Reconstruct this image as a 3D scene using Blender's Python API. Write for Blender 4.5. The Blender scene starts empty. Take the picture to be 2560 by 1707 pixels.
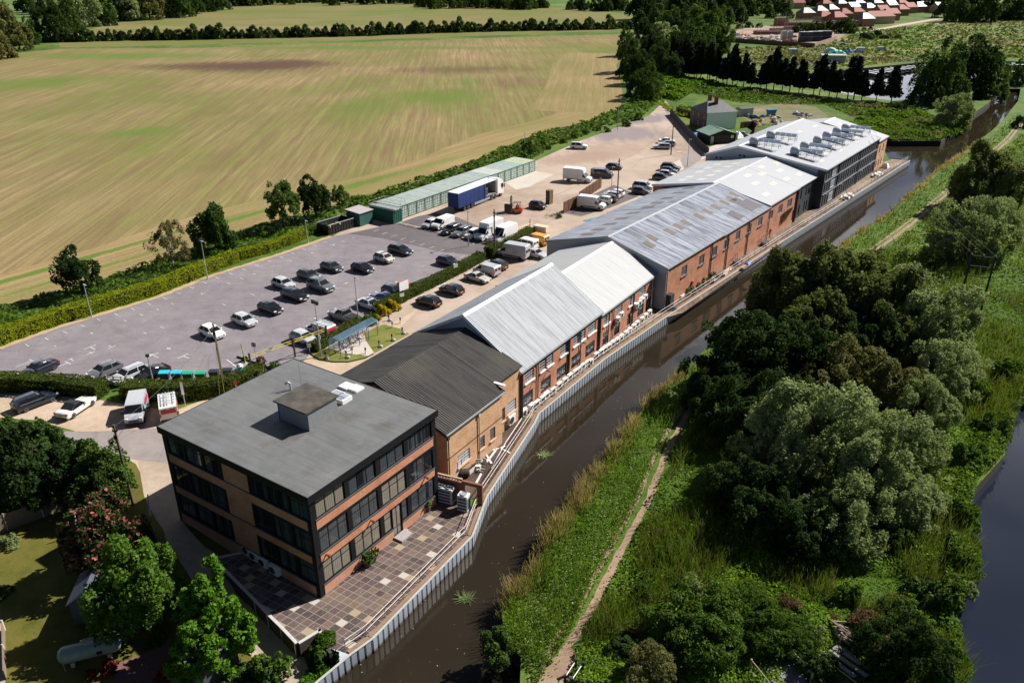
import bpy, math, random
import numpy as np
from mathutils import Vector, Matrix
from mathutils.geometry import delaunay_2d_cdt
random.seed(11); rng = np.random.default_rng(11)
R = math.radians
SC = bpy.context.scene; COL = SC.collection
# ------------------------------------------------------------------ camera model: pixel of a thing seen in the air photo -> point on the ground
FP, TH, HC, K = 2000.0, R(25.5), 45.0, 2560/2352
CT, ST = math.cos(TH), math.sin(TH)
def G(u, v, z=0.0):
    a = (u-1280)/FP; b = (v-853.5)/FP
    d = Vector((a, CT-b*ST, -ST-b*CT)); t = (z-HC)/d.z
    return Vector((d.x*t, d.y*t, z))
def O(x, y, z=0.0): return G(x*K, y*K, z)
def dep(p): return p.y*CT-(p.z-HC)*ST
L0 = Vector((-29.3, 58.1)); DLN = Vector((.813, -.582)); WLN = Vector((-.582, -.813))
def sm(x): x = max(0, min(1, x)); return x*x*(3-2*x)
def gz(x, y):
    s = (Vector((x, y))-L0).dot(DLN)
    return -1.3*sm(s/17.0)
def GG(u, v, dz=0.0):                                     # the same on the sloping garden
    z = 0
    for _ in range(6):
        p = G(u, v, z+dz); z = gz(p.x, p.y)
    return Vector((p.x, p.y, z))
def OG(x, y, dz=0.0): return GG(x*K, y*K, dz)
def dirang(a, b): return math.atan2(b.y-a.y, b.x-a.x)
# ------------------------------------------------------------------ object helpers
def T(name, label, cat, loc=(0, 0, 0), rz=0.0, group=None):
    o = bpy.data.objects.new(name, None); COL.objects.link(o); o.empty_display_size = .2
    o.location = loc; o.rotation_euler = (0, 0, rz); o['label'] = label; o['category'] = cat
    if group: o['group'] = group
    return o
def tag(o, label, cat, group=None, kind=None):
    o['label'] = label; o['category'] = cat
    if group: o['group'] = group
    if kind: o['kind'] = kind
    return o
def kids(o): return CH.get(o.name, [])
CH = {}
def link(name, me, parent=None, loc=None, rz=None):
    o = bpy.data.objects.new(name, me); COL.objects.link(o)
    if parent is not None: o.parent = parent; CH.setdefault(parent.name, []).append(o)
    if loc is not None: o.location = loc
    if rz is not None: o.rotation_euler = (0, 0, rz)
    return o
def dup(o, loc=None, rz=None, scale=None, label=None, group=None, parent=None):
    c = o.copy(); COL.objects.link(c)
    if parent is not None: c.parent = parent; CH.setdefault(parent.name, []).append(c)
    if loc is not None: c.location = loc
    if rz is not None: c.rotation_euler = (0, 0, rz)
    if scale is not None: c.scale = scale if hasattr(scale, '__len__') else (scale,)*3
    if label: c['label'] = label
    if group: c['group'] = group
    for k in list(CH.get(o.name, [])): dup(k, parent=c)
    return c
class MB:
    def __init__(s): s.v = []; s.f = []; s.m = []
    def add(s, vs, fs, m=0):
        n = len(s.v); s.v += [tuple(v) for v in vs]; s.f += [tuple(i+n for i in f) for f in fs]; s.m += [m]*len(fs); return s
    def quad(s, a, b, c, d, m=0): return s.add([a, b, c, d], [(0, 1, 2, 3)], m)
    def poly(s, ps, m=0): return s.add(ps, [tuple(range(len(ps)))], m)
    def box(s, x0, x1, y0, y1, z0, z1, m=0, M=None, bev=0):
        if bev:
            b = min(bev, (x1-x0)/3, (y1-y0)/3)
            ring = lambda z, e: [(x0+e, y0+e+b, z), (x0+e+b, y0+e, z), (x1-e-b, y0+e, z), (x1-e, y0+e+b, z), (x1-e, y1-e-b, z), (x1-e-b, y1-e, z), (x0+e+b, y1-e, z), (x0+e, y1-e-b, z)]
            return s.loft([ring(z0, 0), ring(z1-b, 0), ring(z1, b*.6)], m, M)
        p = [(x, y, z) for z in (z0, z1) for y in (y0, y1) for x in (x0, x1)]
        if M is not None: p = [M @ Vector(q) for q in p]
        return s.add(p, [(0, 2, 3, 1), (4, 5, 7, 6), (0, 1, 5, 4), (2, 6, 7, 3), (0, 4, 6, 2), (1, 3, 7, 5)], m)
    def loft(s, rings, m=0, M=None, caps=True, close=True):
        n = len(rings[0]); vs = [q for r in rings for q in r]
        if M is not None: vs = [M @ Vector(q) for q in vs]
        fs = []
        for i in range(len(rings)-1):
            for j in range(n if close else n-1):
                k = (j+1) % n; fs.append((i*n+j, i*n+k, (i+1)*n+k, (i+1)*n+j))
        if caps: fs += [tuple(range(n-1, -1, -1)), tuple(range((len(rings)-1)*n, len(rings)*n))]
        return s.add(vs, fs, m)
    def tube(s, a, b, r0, r1=None, n=6, m=0):
        r1 = r0 if r1 is None else r1; a = Vector(a); b = Vector(b); d = (b-a)
        if d.length < 1e-6: return s
        d.normalize(); u = d.orthogonal().normalized(); w = d.cross(u)
        rg = lambda c, r: [c+u*r*math.cos(6.28319*i/n)+w*r*math.sin(6.28319*i/n) for i in range(n)]
        return s.loft([rg(a, r0), rg(b, r1)], m)
    def path(s, pts, r, n=5, m=0):
        for a, b in zip(pts, pts[1:]): s.tube(a, b, r, r, n, m)
        return s
    def cyl(s, c, axis, r, h, n=14, m=0):
        c = Vector(c); ax = Vector(axis); return s.tube(c-ax*h/2, c+ax*h/2, r, r, n, m)
    def lathe(s, prof, n=12, m=0, c=(0, 0, 0)):
        return s.loft([[(c[0]+r*math.cos(6.28319*i/n), c[1]+r*math.sin(6.28319*i/n), c[2]+z) for i in range(n)] for r, z in prof], m)
    def mesh(s, name, mats, smooth=False):
        me = bpy.data.meshes.new(name); me.from_pydata(s.v, [], s.f)
        for k in (mats if isinstance(mats, (list, tuple)) else [mats]): me.materials.append(k)
        if any(s.m): me.polygons.foreach_set('material_index', s.m)
        if smooth: me.polygons.foreach_set('use_smooth', [True]*len(s.f))
        me.update(); return me
    def obj(s, name, mats, parent=None, loc=None, rz=None, smooth=False):
        return link(name, s.mesh(name, mats, smooth), parent, loc, rz)
def qmesh(name, V, mats, midx=None, nv=4):                   # fast mesh of separate n-gons from an (N,nv,3) array
    V = np.asarray(V, dtype=np.float32); n = len(V); me = bpy.data.meshes.new(name)
    me.vertices.add(n*nv); me.vertices.foreach_set('co', V.reshape(-1)); me.loops.add(n*nv)
    me.loops.foreach_set('vertex_index', np.arange(n*nv, dtype=np.int32)); me.polygons.add(n)
    me.polygons.foreach_set('loop_start', np.arange(0, n*nv, nv, dtype=np.int32))
    for k in (mats if isinstance(mats, (list, tuple)) else [mats]): me.materials.append(k)
    if midx is not None: me.polygons.foreach_set('material_index', np.asarray(midx, dtype=np.int32))
    me.update(calc_edges=True); return me
# ------------------------------------------------------------------ materials
class NT:
    def __init__(s, name):
        s.mat = bpy.data.materials.new(name); s.mat.use_nodes = True; s.t = s.mat.node_tree
        s.b = s.t.nodes['Principled BSDF']; s.out = s.t.nodes['Material Output']
    def n(s, ty, **kw):
        nd = s.t.nodes.new(ty)
        for k, v in kw.items():
            if k[:2] == 'i_': s.set(nd.inputs[k[2:].replace('_', ' ')], v)
            elif k[0] == 'i' and k[1:].isdigit(): s.set(nd.inputs[int(k[1:])], v)
            else: setattr(nd, k, v)
        return nd
    def set(s, inp, v):
        if isinstance(v, bpy.types.NodeSocket): s.t.links.new(v, inp)
        else: inp.default_value = v
    def coord(s, kind='Object', scale=(1, 1, 1), rot=0, loc=(0, 0, 0)):
        c = s.n('ShaderNodeTexCoord').outputs[kind]
        return s.n('ShaderNodeMapping', i_Vector=c, i_Scale=scale, i_Rotation=(0, 0, rot), i_Location=loc).outputs[0]
    def world(s): return s.n('ShaderNodeNewGeometry').outputs['Position']
    def noise(s, vec, scale, detail=4, rough=.55, dist=0): return s.n('ShaderNodeTexNoise', i_Vector=vec, i_Scale=scale, i_Detail=detail, i_Roughness=rough, i_Distortion=dist).outputs['Fac']
    def ramp(s, fac, stops, interp='LINEAR'):
        r = s.n('ShaderNodeValToRGB', i_Fac=fac); r.color_ramp.interpolation = interp; e = r.color_ramp.elements
        while len(e) < len(stops): e.new(.5)
        for k, (p, c) in zip(e, stops): k.position = p; k.color = (*c, 1) if hasattr(c, '__len__') else (c, c, c, 1)
        return r.outputs['Color']
    def mix(s, fac, a, b, mode='MIX'):
        m = s.n('ShaderNodeMix', data_type='RGBA', blend_type=mode)
        for i, v in ((0, fac), (6, a), (7, b)):
            s.set(m.inputs[i], (*v, 1) if isinstance(v, tuple) and len(v) == 3 else v)
        return m.outputs[2]
    def math(s, op, a, b=0.0, c=0.0): return s.n('ShaderNodeMath', operation=op, i0=a, i1=b, i2=c).outputs[0]
    def sep(s, v): return s.n('ShaderNodeSeparateXYZ', i0=v).outputs
    def comb(s, x, y, z): return s.n('ShaderNodeCombineXYZ', i0=x, i1=y, i2=z).outputs[0]
    def bump(s, h, strength=.5, dist=.05):
        s.set(s.b.inputs['Normal'], s.n('ShaderNodeBump', i_Height=h, i_Strength=strength, i_Distance=dist).outputs[0])
    def fin(s, col, rough=.8, spec=.3, metal=0.0):
        s.set(s.b.inputs['Base Color'], (*col, 1) if isinstance(col, tuple) else col)
        s.set(s.b.inputs['Roughness'], rough); s.b.inputs['Specular IOR Level'].default_value = spec; s.set(s.b.inputs['Metallic'], metal)
        return s.mat
MATS = {}
def plain(name, col, rough=.6, spec=.4, metal=0, var=.12, scale=3.0):
    if name in MATS: return MATS[name]
    t = NT(name); w = t.world(); f = t.noise(w, scale, 5, .6)
    a = tuple(c*(1-var) for c in col); b = tuple(min(1, c*(1+var)) for c in col)
    MATS[name] = t.fin(t.ramp(f, [(.3, a), (.7, b)]), rough, spec, metal); return MATS[name]
def paint(name, col, metal=.0, rough=.28):
    if name in MATS: return MATS[name]
    t = NT(name); f = t.noise(t.world(), 2.5, 3)
    c = t.ramp(f, [(.3, tuple(x*.9 for x in col)), (.7, col)])
    m = t.fin(c, rough, .5, metal); t.b.inputs['Coat Weight'].default_value = .6; t.b.inputs['Coat Roughness'].default_value = .08
    MATS[name] = m; return m
def ground(name, stops, s1=.05, s2=.6, s3=6.0, rough=.95, bump=.4, w=(.45, .35, .2), rot=0, stretch=(1, 1, 1), extra=None):
    t = NT(name); p = t.n('ShaderNodeMapping', i_Vector=t.world(), i_Scale=stretch, i_Rotation=(0, 0, rot)).outputs[0]
    a = t.noise(p, s1, 4, .6, .3); b = t.noise(p, s2, 5, .65); c = t.noise(p, s3, 4, .7)
    f = t.math('ADD', t.math('MULTIPLY', a, w[0]), t.math('ADD', t.math('MULTIPLY', b, w[1]), t.math('MULTIPLY', c, w[2])))
    f = t.n('ShaderNodeMapRange', i0=f, i1=.36, i2=.64).outputs[0]
    col = t.ramp(f, stops)
    if extra: col = extra(t, col)
    t.bump(t.math('ADD', b, c), bump, .08)
    return t.fin(col, rough, .2)
def leafmat(name, dark, light, transl=.3, var=.4):
    if name in MATS: return MATS[name]
    t = NT(name); g = t.n('ShaderNodeNewGeometry'); oi = t.n('ShaderNodeObjectInfo').outputs['Random']
    nz = t.noise(g.outputs['Position'], .7, 4, .7)
    f = t.math('ADD', t.math('MULTIPLY', g.outputs['Random Per Island'], var), t.math('ADD', t.math('MULTIPLY', nz, .95), t.math('MULTIPLY', oi, .25)))
    f = t.math('SUBTRACT', f, .3)
    c = t.ramp(f, [(.1, dark), (.95, light)])
    t.fin(c, .75, .06)
    tr = t.n('ShaderNodeBsdfTranslucent', i_Color=t.mix(.5, c, (light[0]*1.3, light[1]*1.3, light[2]*.6)))
    ms = t.n('ShaderNodeMixShader', i0=transl, i1=t.b.outputs[0], i2=tr.outputs[0]); t.t.links.new(ms.outputs[0], t.out.inputs[0])
    MATS[name] = t.mat; return t.mat
# ------------------------------------------------------------------ render, world, sun, camera
SC.view_settings.view_transform = 'Standard'; SC.view_settings.look = 'None'; SC.view_settings.exposure = .7; SC.view_settings.gamma = 1
SC.cycles.max_bounces = 6; SC.cycles.transparent_max_bounces = 6; SC.cycles.caustics_reflective = False; SC.cycles.caustics_refractive = False
SUND = Vector((.88*math.cos(R(41)), .475*math.cos(R(41)), math.sin(R(41)))).normalized()
w = bpy.data.worlds.new('World'); SC.world = w; w.use_nodes = True; nt = w.node_tree; bg = nt.nodes['Background']
sky = nt.nodes.new('ShaderNodeTexSky'); sky.sky_type = 'NISHITA'; sky.sun_disc = False
sky.sun_elevation = R(41); sky.sun_rotation = math.atan2(SUND.x, SUND.y); sky.dust_density = .3; sky.air_density = .36; sky.altitude = 300
tc = nt.nodes.new('ShaderNodeTexCoord'); mp = nt.nodes.new('ShaderNodeMapping'); mp.inputs['Scale'].default_value = (2.2, 2.2, 5.5)
nt.links.new(tc.outputs['Generated'], mp.inputs[0])
cn = nt.nodes.new('ShaderNodeTexNoise'); cn.inputs['Scale'].default_value = 1.3; cn.inputs['Detail'].default_value = 6; nt.links.new(mp.outputs[0], cn.inputs['Vector'])
cr = nt.nodes.new('ShaderNodeValToRGB'); cr.color_ramp.elements[0].position = .36; cr.color_ramp.elements[1].position = .55; nt.links.new(cn.outputs['Fac'], cr.inputs[0])
mx = nt.nodes.new('ShaderNodeMix'); mx.data_type = 'RGBA'; sx = nt.nodes.new('ShaderNodeSeparateXYZ'); nt.links.new(tc.outputs['Generated'], sx.inputs[0]); mr = nt.nodes.new('ShaderNodeMapRange'); nt.links.new(sx.outputs[2], mr.inputs[0]); mr.inputs[1].default_value = .62; mr.inputs[2].default_value = .4
mm = nt.nodes.new('ShaderNodeMath'); mm.operation = 'MULTIPLY'; nt.links.new(cr.outputs[0], mm.inputs[0]); nt.links.new(mr.outputs[0], mm.inputs[1]); my = nt.nodes.new('ShaderNodeMapRange'); nt.links.new(sx.outputs[1], my.inputs[0]); my.inputs[1].default_value = .05; my.inputs[2].default_value = .5
m2 = nt.nodes.new('ShaderNodeMath'); m2.operation = 'MULTIPLY'; nt.links.new(mm.outputs[0], m2.inputs[0]); nt.links.new(my.outputs[0], m2.inputs[1]); nt.links.new(m2.outputs[0], mx.inputs[0]); nt.links.new(sky.outputs[0], mx.inputs[6]); mx.inputs[7].default_value = (17, 17.6, 19, 1)
nt.links.new(mx.outputs[2], bg.inputs[0]); bg.inputs[1].default_value = .05
sl = bpy.data.lights.new('sun', 'SUN'); sl.energy = 5.0; sl.angle = R(.53); sl.color = (1, .955, .895)
so = bpy.data.objects.new('sun', sl); COL.objects.link(so); so.rotation_euler = SUND.to_track_quat('Z', 'Y').to_euler()
cam = bpy.data.cameras.new('camera'); co = bpy.data.objects.new('camera', cam); COL.objects.link(co); SC.camera = co
co.location = (0, 0, HC); co.rotation_euler = (math.pi/2-TH, 0, 0); cam.sensor_width = 36; cam.lens = FP/2560*36; cam.clip_end = 6000; cam.clip_start = .5
# ================================================================== THE SETTING
def inpoly(x, y, P):
    x = np.asarray(x); y = np.asarray(y); r = np.zeros(x.shape, bool); n = len(P)
    for i in range(n):
        x0, y0 = P[i][0], P[i][1]; x1, y1 = P[(i+1) % n][0], P[(i+1) % n][1]
        c = ((y0 > y) != (y1 > y)) & (x < (x1-x0)*(y-y0)/((y1-y0) or 1e-9)+x0); r ^= c
    return r
def vnoise(x, y, s, seed=0):
    x = np.asarray(x, float)/s+seed*17.3; y = np.asarray(y, float)/s-seed*9.1
    xi = np.floor(x).astype(int); yi = np.floor(y).astype(int); fx = x-xi; fy = y-yi; fx = fx*fx*(3-2*fx); fy = fy*fy*(3-2*fy)
    def h(a, b): v = np.sin(a*127.1+b*311.7+seed*74.7)*43758.5453; return v-np.floor(v)
    return (h(xi, yi)*(1-fx)+h(xi+1, yi)*fx)*(1-fy)+(h(xi, yi+1)*(1-fx)+h(xi+1, yi+1)*fx)*fy
def sheet(name, pts, z, mat, kind='structure', sub=None, zf=None):
    P = [Vector((p.x, p.y)) for p in pts]
    es = [(i, (i+1) % len(P)) for i in range(len(P))]
    if sub:
        xs = [p.x for p in P]; ys = [p.y for p in P]; A = np.array(P)
        gx, gy = np.meshgrid(np.arange(min(xs), max(xs), sub), np.arange(min(ys), max(ys), sub)); gx = gx+rng.uniform(-.3, .3, gx.shape)*sub; gy = gy+rng.uniform(-.3, .3, gy.shape)*sub
        k = inpoly(gx, gy, A); P = P+[Vector(q) for q in zip(gx[k], gy[k])]
    v, e, f, *_ = delaunay_2d_cdt(P, es, [], 1, 1e-5)
    n0 = len(pts)
    vs = [(q.x, q.y, zf(q.x, q.y, i < n0) if zf else z) for i, q in enumerate(v)]
    me = bpy.data.meshes.new(name); me.from_pydata(vs, [], f); me.materials.append(mat); me.update()
    if zf: me.polygons.foreach_set('use_smooth', [True]*len(f))
    o = link(name, me); o['kind'] = kind; return o
S = lambda L: [G(*p) for p in L]
SO = lambda L: [O(*p) for p in L]
PILE = [(690, 1790), (876, 1636), (930, 1597.5), (1179, 1342), (1215.6, 1243), (1334.6, 1059.7), (1345.8, 1035.8), (1508.5, 900.6), (1660.9, 795.7), (1962.8, 600), (2274.3, 402.4)]
PILEW = S(PILE)
BANK = [(2440, 150), (2551, 222), (2551, 226), (2545, 253), (2530, 271.5), (2512, 295), (2487, 320.6), (2410, 382), (2378.5, 402.4), (2345.6, 428), (2290.8, 473.7), (2254, 505), (2215.8, 541), (2145.6, 581.7), (2079.8, 633), (1960, 722), (1857, 796.7), (1776.8, 858.8), (1710, 928), (1672, 964.5), (1615, 1010), (1567, 1085), (1522, 1137), (1490, 1184.5), (1449, 1246.7), (1405, 1301.5), (1368, 1356.4), (1328, 1429.5), (1276, 1502.6), (1254, 1535.5), (1262, 1600), (1302, 1641.5), (1300, 1707), (1295, 1800)]
LEFTB = [(2232, 413), (2196, 352), (2351, 353.5), (2376, 339), (2423.6, 309), (2437, 281), (2468, 260), (2502, 228), (2505, 222)]
CANAL = PILEW+S(LEFTB)+S(BANK[1:])
RIVER = S([(2640, 960), (2560, 995), (2545, 1005), (2534, 1030), (2536, 1050), (2518, 1085), (2512, 1137), (2440, 1217), (2417, 1290), (2428, 1342), (2443, 1445), (2395, 1448), (2388, 1502), (2376, 1513), (2391, 1576), (2387, 1623), (2413, 1685), (2420, 1730), (2430, 1850), (2900, 1850), (2900, 960)])
MARINA = S([(1925, 207), (2010, 214), (2130, 238), (2229, 252), (2313, 245), (2420, 222), (2436, 203), (2600, 198), (2620, 158), (2480, 152), (2330, 154), (2146, 172), (2030, 184), (1925, 194)])
# the garden side below the office slopes to the canal
T0 = L0+DLN*8.6; TEDGE = [G(*p) for p in ((540, 1398), (644.4, 1504), (676.4, 1537), (710, 1570), (745, 1606.7), (801.7, 1572), (818, 1616))]
V3 = lambda q, z=0: Vector((q[0], q[1], z))
GARD = [V3(L0)]+[V3(T0)]+TEDGE+[PILEW[1], PILEW[0], V3((-16, 28)), V3((-90, 28)), V3(L0+WLN*75)]
def land():
    big = 5200; P = []; E = []
    def ring(pts):
        n = len(P); P.extend(Vector((p.x, p.y)) for p in pts); E.extend((n+i, n+(i+1) % len(pts)) for i in range(len(pts)))
    ring([Vector((-big, -200, 0)), Vector((big, -200, 0)), Vector((big, big, 0)), Vector((-big, big, 0))])
    for h in (CANAL, RIVER, MARINA, GARD): ring(h)
    v, e, f, *_ = delaunay_2d_cdt(P, E, [], 1, 1e-5)
    keep = []
    for t in f:
        c = sum((v[i] for i in t), Vector((0, 0)))/len(t)
        if not any(inpoly(np.array([c.x]), np.array([c.y]), h)[0] for h in (CANAL, RIVER, MARINA, GARD)): keep.append(t)
    vs = [(q.x, q.y, 0) for q in v]; nb_ = 0
    for H in (CANAL, RIVER, MARINA):                         # earth banks down to the bed
        for i in range(len(H)):
            if H is CANAL and (i < len(PILEW)-1): continue
            a, b = H[i], H[(i+1) % len(H)]; n = len(vs); vs += [(a.x, a.y, 0), (b.x, b.y, 0), (b.x, b.y, -2.2), (a.x, a.y, -2.2)]; keep.append((n, n+1, n+2, n+3)); nb_ += 1
    me = bpy.data.meshes.new('ground'); me.from_pydata(vs, [], keep); me.materials.append(M_GRASS); me.materials.append(plain('earth_bank', (.03, .026, .016), .95)); me.update(); me.polygons.foreach_set('material_index', [0]*(len(keep)-nb_)+[1]*nb_)
    o = link('ground', me); o['kind'] = 'structure'
def patches(lst, soft=.5):
    """soil of another colour at real places on the ground: (x, y, half length, half width, angle, colour, strength)"""
    def ex(t, col):
        p = t.world()
        wob = t.noise(t.n('ShaderNodeMapping', i_Vector=p, i_Scale=(.5, .06, 1)).outputs[0], 1.0, 4, .6)
        for x, y, a, b, ang, c, st in lst:
            q = t.n('ShaderNodeMapping', vector_type='TEXTURE', i_Vector=p, i_Location=(x, y, 0), i_Rotation=(0, 0, ang), i_Scale=(a, b, 1e5)).outputs[0]
            d = t.n('ShaderNodeVectorMath', operation='LENGTH', i0=q).outputs['Value']
            d = t.math('ADD', d, t.math('MULTIPLY', t.math('SUBTRACT', wob, .5), 1.1))
            f = t.n('ShaderNodeMapRange', i0=d, i1=1.0, i2=1.0-soft).outputs[0]
            col = t.mix(t.math('MULTIPLY', f, st), col, c)
        return col
    return ex
def fieldmat(name, ang, tan, green, brown, pat, rows=.55, gs=.5):
    t = NT(name); p = t.world(); q = t.n('ShaderNodeMapping', i_Vector=p, i_Rotation=(0, 0, -ang)).outputs[0]
    x, y, z = t.sep(q)                                        # x across the rows, y along them
    st = t.comb(t.math('MULTIPLY', x, 1.0), t.math('MULTIPLY', y, .03), 0)
    r1 = t.noise(st, .55, 3, .75); r2 = t.noise(st, 1.8, 2, .6)
    big = t.noise(p, .012, 4, .62, .4); mid = t.noise(t.comb(t.math('MULTIPLY', x, 1), t.math('MULTIPLY', y, .25), 0), .05, 4, .6); fine = t.noise(p, 1.6, 4, .8)
    g = t.math('ADD', t.math('MULTIPLY', big, .75), t.math('ADD', t.math('MULTIPLY', mid, .45), t.math('MULTIPLY', r1, .25)))
    g = t.n('ShaderNodeMapRange', i0=g, i1=.6+(.5-gs)*.4, i2=.88+(.5-gs)*.4).outputs[0]
    col = t.mix(g, tan, green)
    tr = t.math('PINGPONG', t.math('ADD', x, t.math('MULTIPLY', mid, .8)), 2.1); tr = t.n('ShaderNodeMapRange', i0=tr, i1=1.75, i2=2.05).outputs[0]
    rr = t.n('ShaderNodeMapRange', i0=t.math('ADD', t.math('MULTIPLY', r1, .6), t.math('MULTIPLY', r2, .4)), i1=.38, i2=.62).outputs[0]
    col = t.mix(t.math('MULTIPLY', rr, rows), col, brown)
    pale = tuple(min(1, c*1.35) for c in tan)
    col = t.mix(t.math('MULTIPLY', tr, t.math('MULTIPLY', t.math('SUBTRACT', 1.15, g), .22)), col, pale)
    if pat: col = patches(pat, .7)(t, col)
    f2 = t.n('ShaderNodeMapRange', i0=fine, i1=.3, i2=.7, i3=.82, i4=1.18).outputs[0]
    col = t.mix(1.0, col, t.n('ShaderNodeCombineColor', i0=f2, i1=f2, i2=f2).outputs[0], 'MULTIPLY')
    t.bump(t.math('ADD', r1, fine), .5, .12)
    return t.fin(col, .97, .1)
M_GRASS = ground('meadow_grass', [(0, (.028, .06, .009)), (.35, (.055, .105, .014)), (.65, (.1, .15, .024)), (1, (.17, .18, .05))], .035, .25, 3.0)
land()
def watermat(name, col, rough=.035, rip=.08, sc=1.2):
    t = NT(name); p = t.n('ShaderNodeMapping', i_Vector=t.world(), i_Scale=(1, .6, 1), i_Rotation=(0, 0, .6)).outputs[0]
    a = t.noise(p, sc, 4, .6); b = t.noise(t.world(), .05, 3)
    t.bump(a, rip, .05)
    m = t.fin(t.ramp(b, [(.3, col), (.7, tuple(c*1.5 for c in col))]), rough, .5); t.b.inputs['IOR'].default_value = 1.33; return m
M_CAN = watermat('canal_water', (.02, .015, .0095), .03, .09, 2.2); M_RIV = watermat('river_water', (.012, .015, .026), .05, .05)  # river: bluish base colour stands in for the sky's reflection
def pool(name, pts, mat):
    c = sum((Vector((p.x, p.y, 0)) for p in pts), Vector())/len(pts)
    sheet(name, pts, -1.3, mat)
    sheet(name+'_bed', pts, -2.2, plain('river_mud', (.05, .035, .02), .9))
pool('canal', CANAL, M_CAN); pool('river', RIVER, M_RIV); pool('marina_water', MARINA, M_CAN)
# fields
sp = lambda u, v, a, b, ang, c, st: (G(u, v).x, G(u, v).y, a, b, ang, c, st)
DKB = (.095, .056, .036); GRN = (.10, .155, .022); GRN2 = (.085, .16, .022)
FA = math.atan2(-.063, 1.0)*-1
M_FIELD = fieldmat('young_crop_rows', FA*1.0, (.315, .228, .118), (.14, .18, .036), (.17, .105, .06),
    [sp(640, 166, 42, 30, .1, DKB, 1), sp(520, 166, 44, 18, .1, DKB, .85), sp(720, 160, 26, 24, .1, DKB, .9), sp(1150, 175, 45, 18, .1, DKB, .55), sp(1300, 205, 20, 22, .3, DKB, .4), sp(1085, 245, 32, 28, 0, GRN, .7), sp(900, 270, 18, 28, .2, GRN, .55), sp(1170, 205, 8, 20, 0, GRN2, .5),
     sp(350, 330, 14, 9, .3, GRN2, .6), sp(1000, 120, 170, 14, 0, GRN2, .6), sp(330, 140, 90, 22, 0, GRN2, .65), sp(60, 210, 50, 30, .3, GRN, .6), sp(1450, 130, 60, 22, .2, GRN, .5)], .85, .62)
FIELD = S([(-150, 830), (0, 763), (78, 751), (137, 733), (225, 706), (373, 660), (500, 612), (636, 563), (760, 533), (872, 503), (1033, 463), (1179, 413), (1307, 351), (1442, 314), (1544, 278), (1557, 237), (1540, 164), (1575, 120), (1640, 92), (1560, 86), (1215, 96), (860, 108), (500, 120), (150, 123), (95, 128), (0, 139), (-250, 160), (-420, 420)])
sheet('crop_field', FIELD, .012, M_FIELD)
def headland(name, edge, wid, mat, z):
    P = [Vector((p.x, p.y)) for p in edge]; out = []
    for i, p in enumerate(P):
        d = (P[min(i+1, len(P)-1)]-P[max(i-1, 0)]).normalized(); out.append(p+Vector((-d.y, d.x))*wid)
    sheet(name, [V3(p) for p in P]+[V3(p) for p in reversed(out)], z, mat)
he = S([(-150, 830), (0, 763), (78, 751), (137, 733), (225, 706), (373, 660), (500, 612), (636, 563), (760, 533), (872, 503), (1033, 463), (1179, 413), (1307, 351), (1442, 314), (1525, 283)])
a0 = dirang(he[3], he[-4])
headland('field_headland', he, 15, fieldmat('headland_rows', a0-math.pi/2, (.31, .23, .11), (.155, .175, .04), (.17, .11, .058), [sp(60, 690, 20, 1.3, a0, GRN2, .9), sp(330, 612, 30, 1.2, a0, GRN2, .8), sp(600, 545, 14, 1.6, a0, GRN2, .9), sp(920, 455, 16, 2.4, a0, GRN2, .8), sp(1080, 412, 18, 2.2, a0, GRN2, .5), sp(180, 690, 22, 1.0, a0, GRN2, .7)], .5, .42), .018)
hr = S([(1535, 285), (1552, 262), (1557, 237), (1552, 200), (1540, 164), (1560, 135)]); a1 = dirang(hr[1], hr[4])
headland('field_headland_end', hr, 30, fieldmat('headland_end_rows', a1-math.pi/2, (.28, .21, .1), (.15, .165, .04), (.165, .108, .055), [], .45, .45), .022)
FAR = S([(142, 97), (256, 66), (431, 33), (567, 20), (665, 9), (860, 7.5), (978, 5.5), (1215, 9), (1362, 18), (1544, 33), (1589, 46), (1563, 76), (1215, 90), (860, 103), (300, 117), (150, 119)])
M_FAR = fieldmat('far_crop', FA-1.2, (.2, .165, .072), (.115, .15, .03), (.16, .125, .054), [sp(800, 70, 330, 22, 0, (.27, .20, .11), .5), sp(700, 30, 300, 30, 0, GRN, .5)], .2, .52)
sheet('far_field', FAR, .03, M_FAR)
sheet('bright_meadow', S([(0, 15), (140, 8), (150, 40), (40, 60), (0, 55)]), .035, ground('bright_grass', [(0, (.07, .14, .02)), (1, (.13, .2, .03))], .01, .05, .5))
for i, q in enumerate(([(1362, 12), (1500, 4), (1580, 2), (1570, 32), (1450, 22)], [(2490, 0), (2540, 0), (2560, 10), (2500, 14)])):
    sheet('far_meadow', S(q), .035, bpy.data.materials['bright_grass'])
M_ROUGH = ground('rough_meadow', [(0, (.03, .07, .01)), (.3, (.075, .12, .02)), (.6, (.13, .155, .036)), (1, (.2, .17, .075))], .02, .12, 1.0, w=(.42, .38, .2), stretch=(1, 1, 1),
    extra=patches([sp(1990, 120, 30, 4, .2, (.3, .22, .12), .7), sp(2210, 112, 14, 5, .1, (.27, .15, .08), .7), sp(2110, 100, 10, 9, .6, (.3, .22, .12), .6), sp(2330, 92, 60, 14, 0, (.24, .22, .11), .6), sp(1890, 112, 45, 4, 0, (.11, .16, .03), .7), sp(2300, 60, 60, 20, 0, (.24, .21, .08), .5)], .7))
sheet('marina_meadow', S([(1815, 120), (1815, 150), (1900, 170), (2040, 178), (2146, 168), (2330, 150), (2480, 148), (2700, 150), (2700, 42), (2440, 40), (2150, 68), (2080, 86), (2060, 110)]), .02, M_ROUGH)
TRACK = [(2050, 158), (2110, 150), (2190, 137), (2300, 123), (2400, 117), (2480, 116)]
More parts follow.
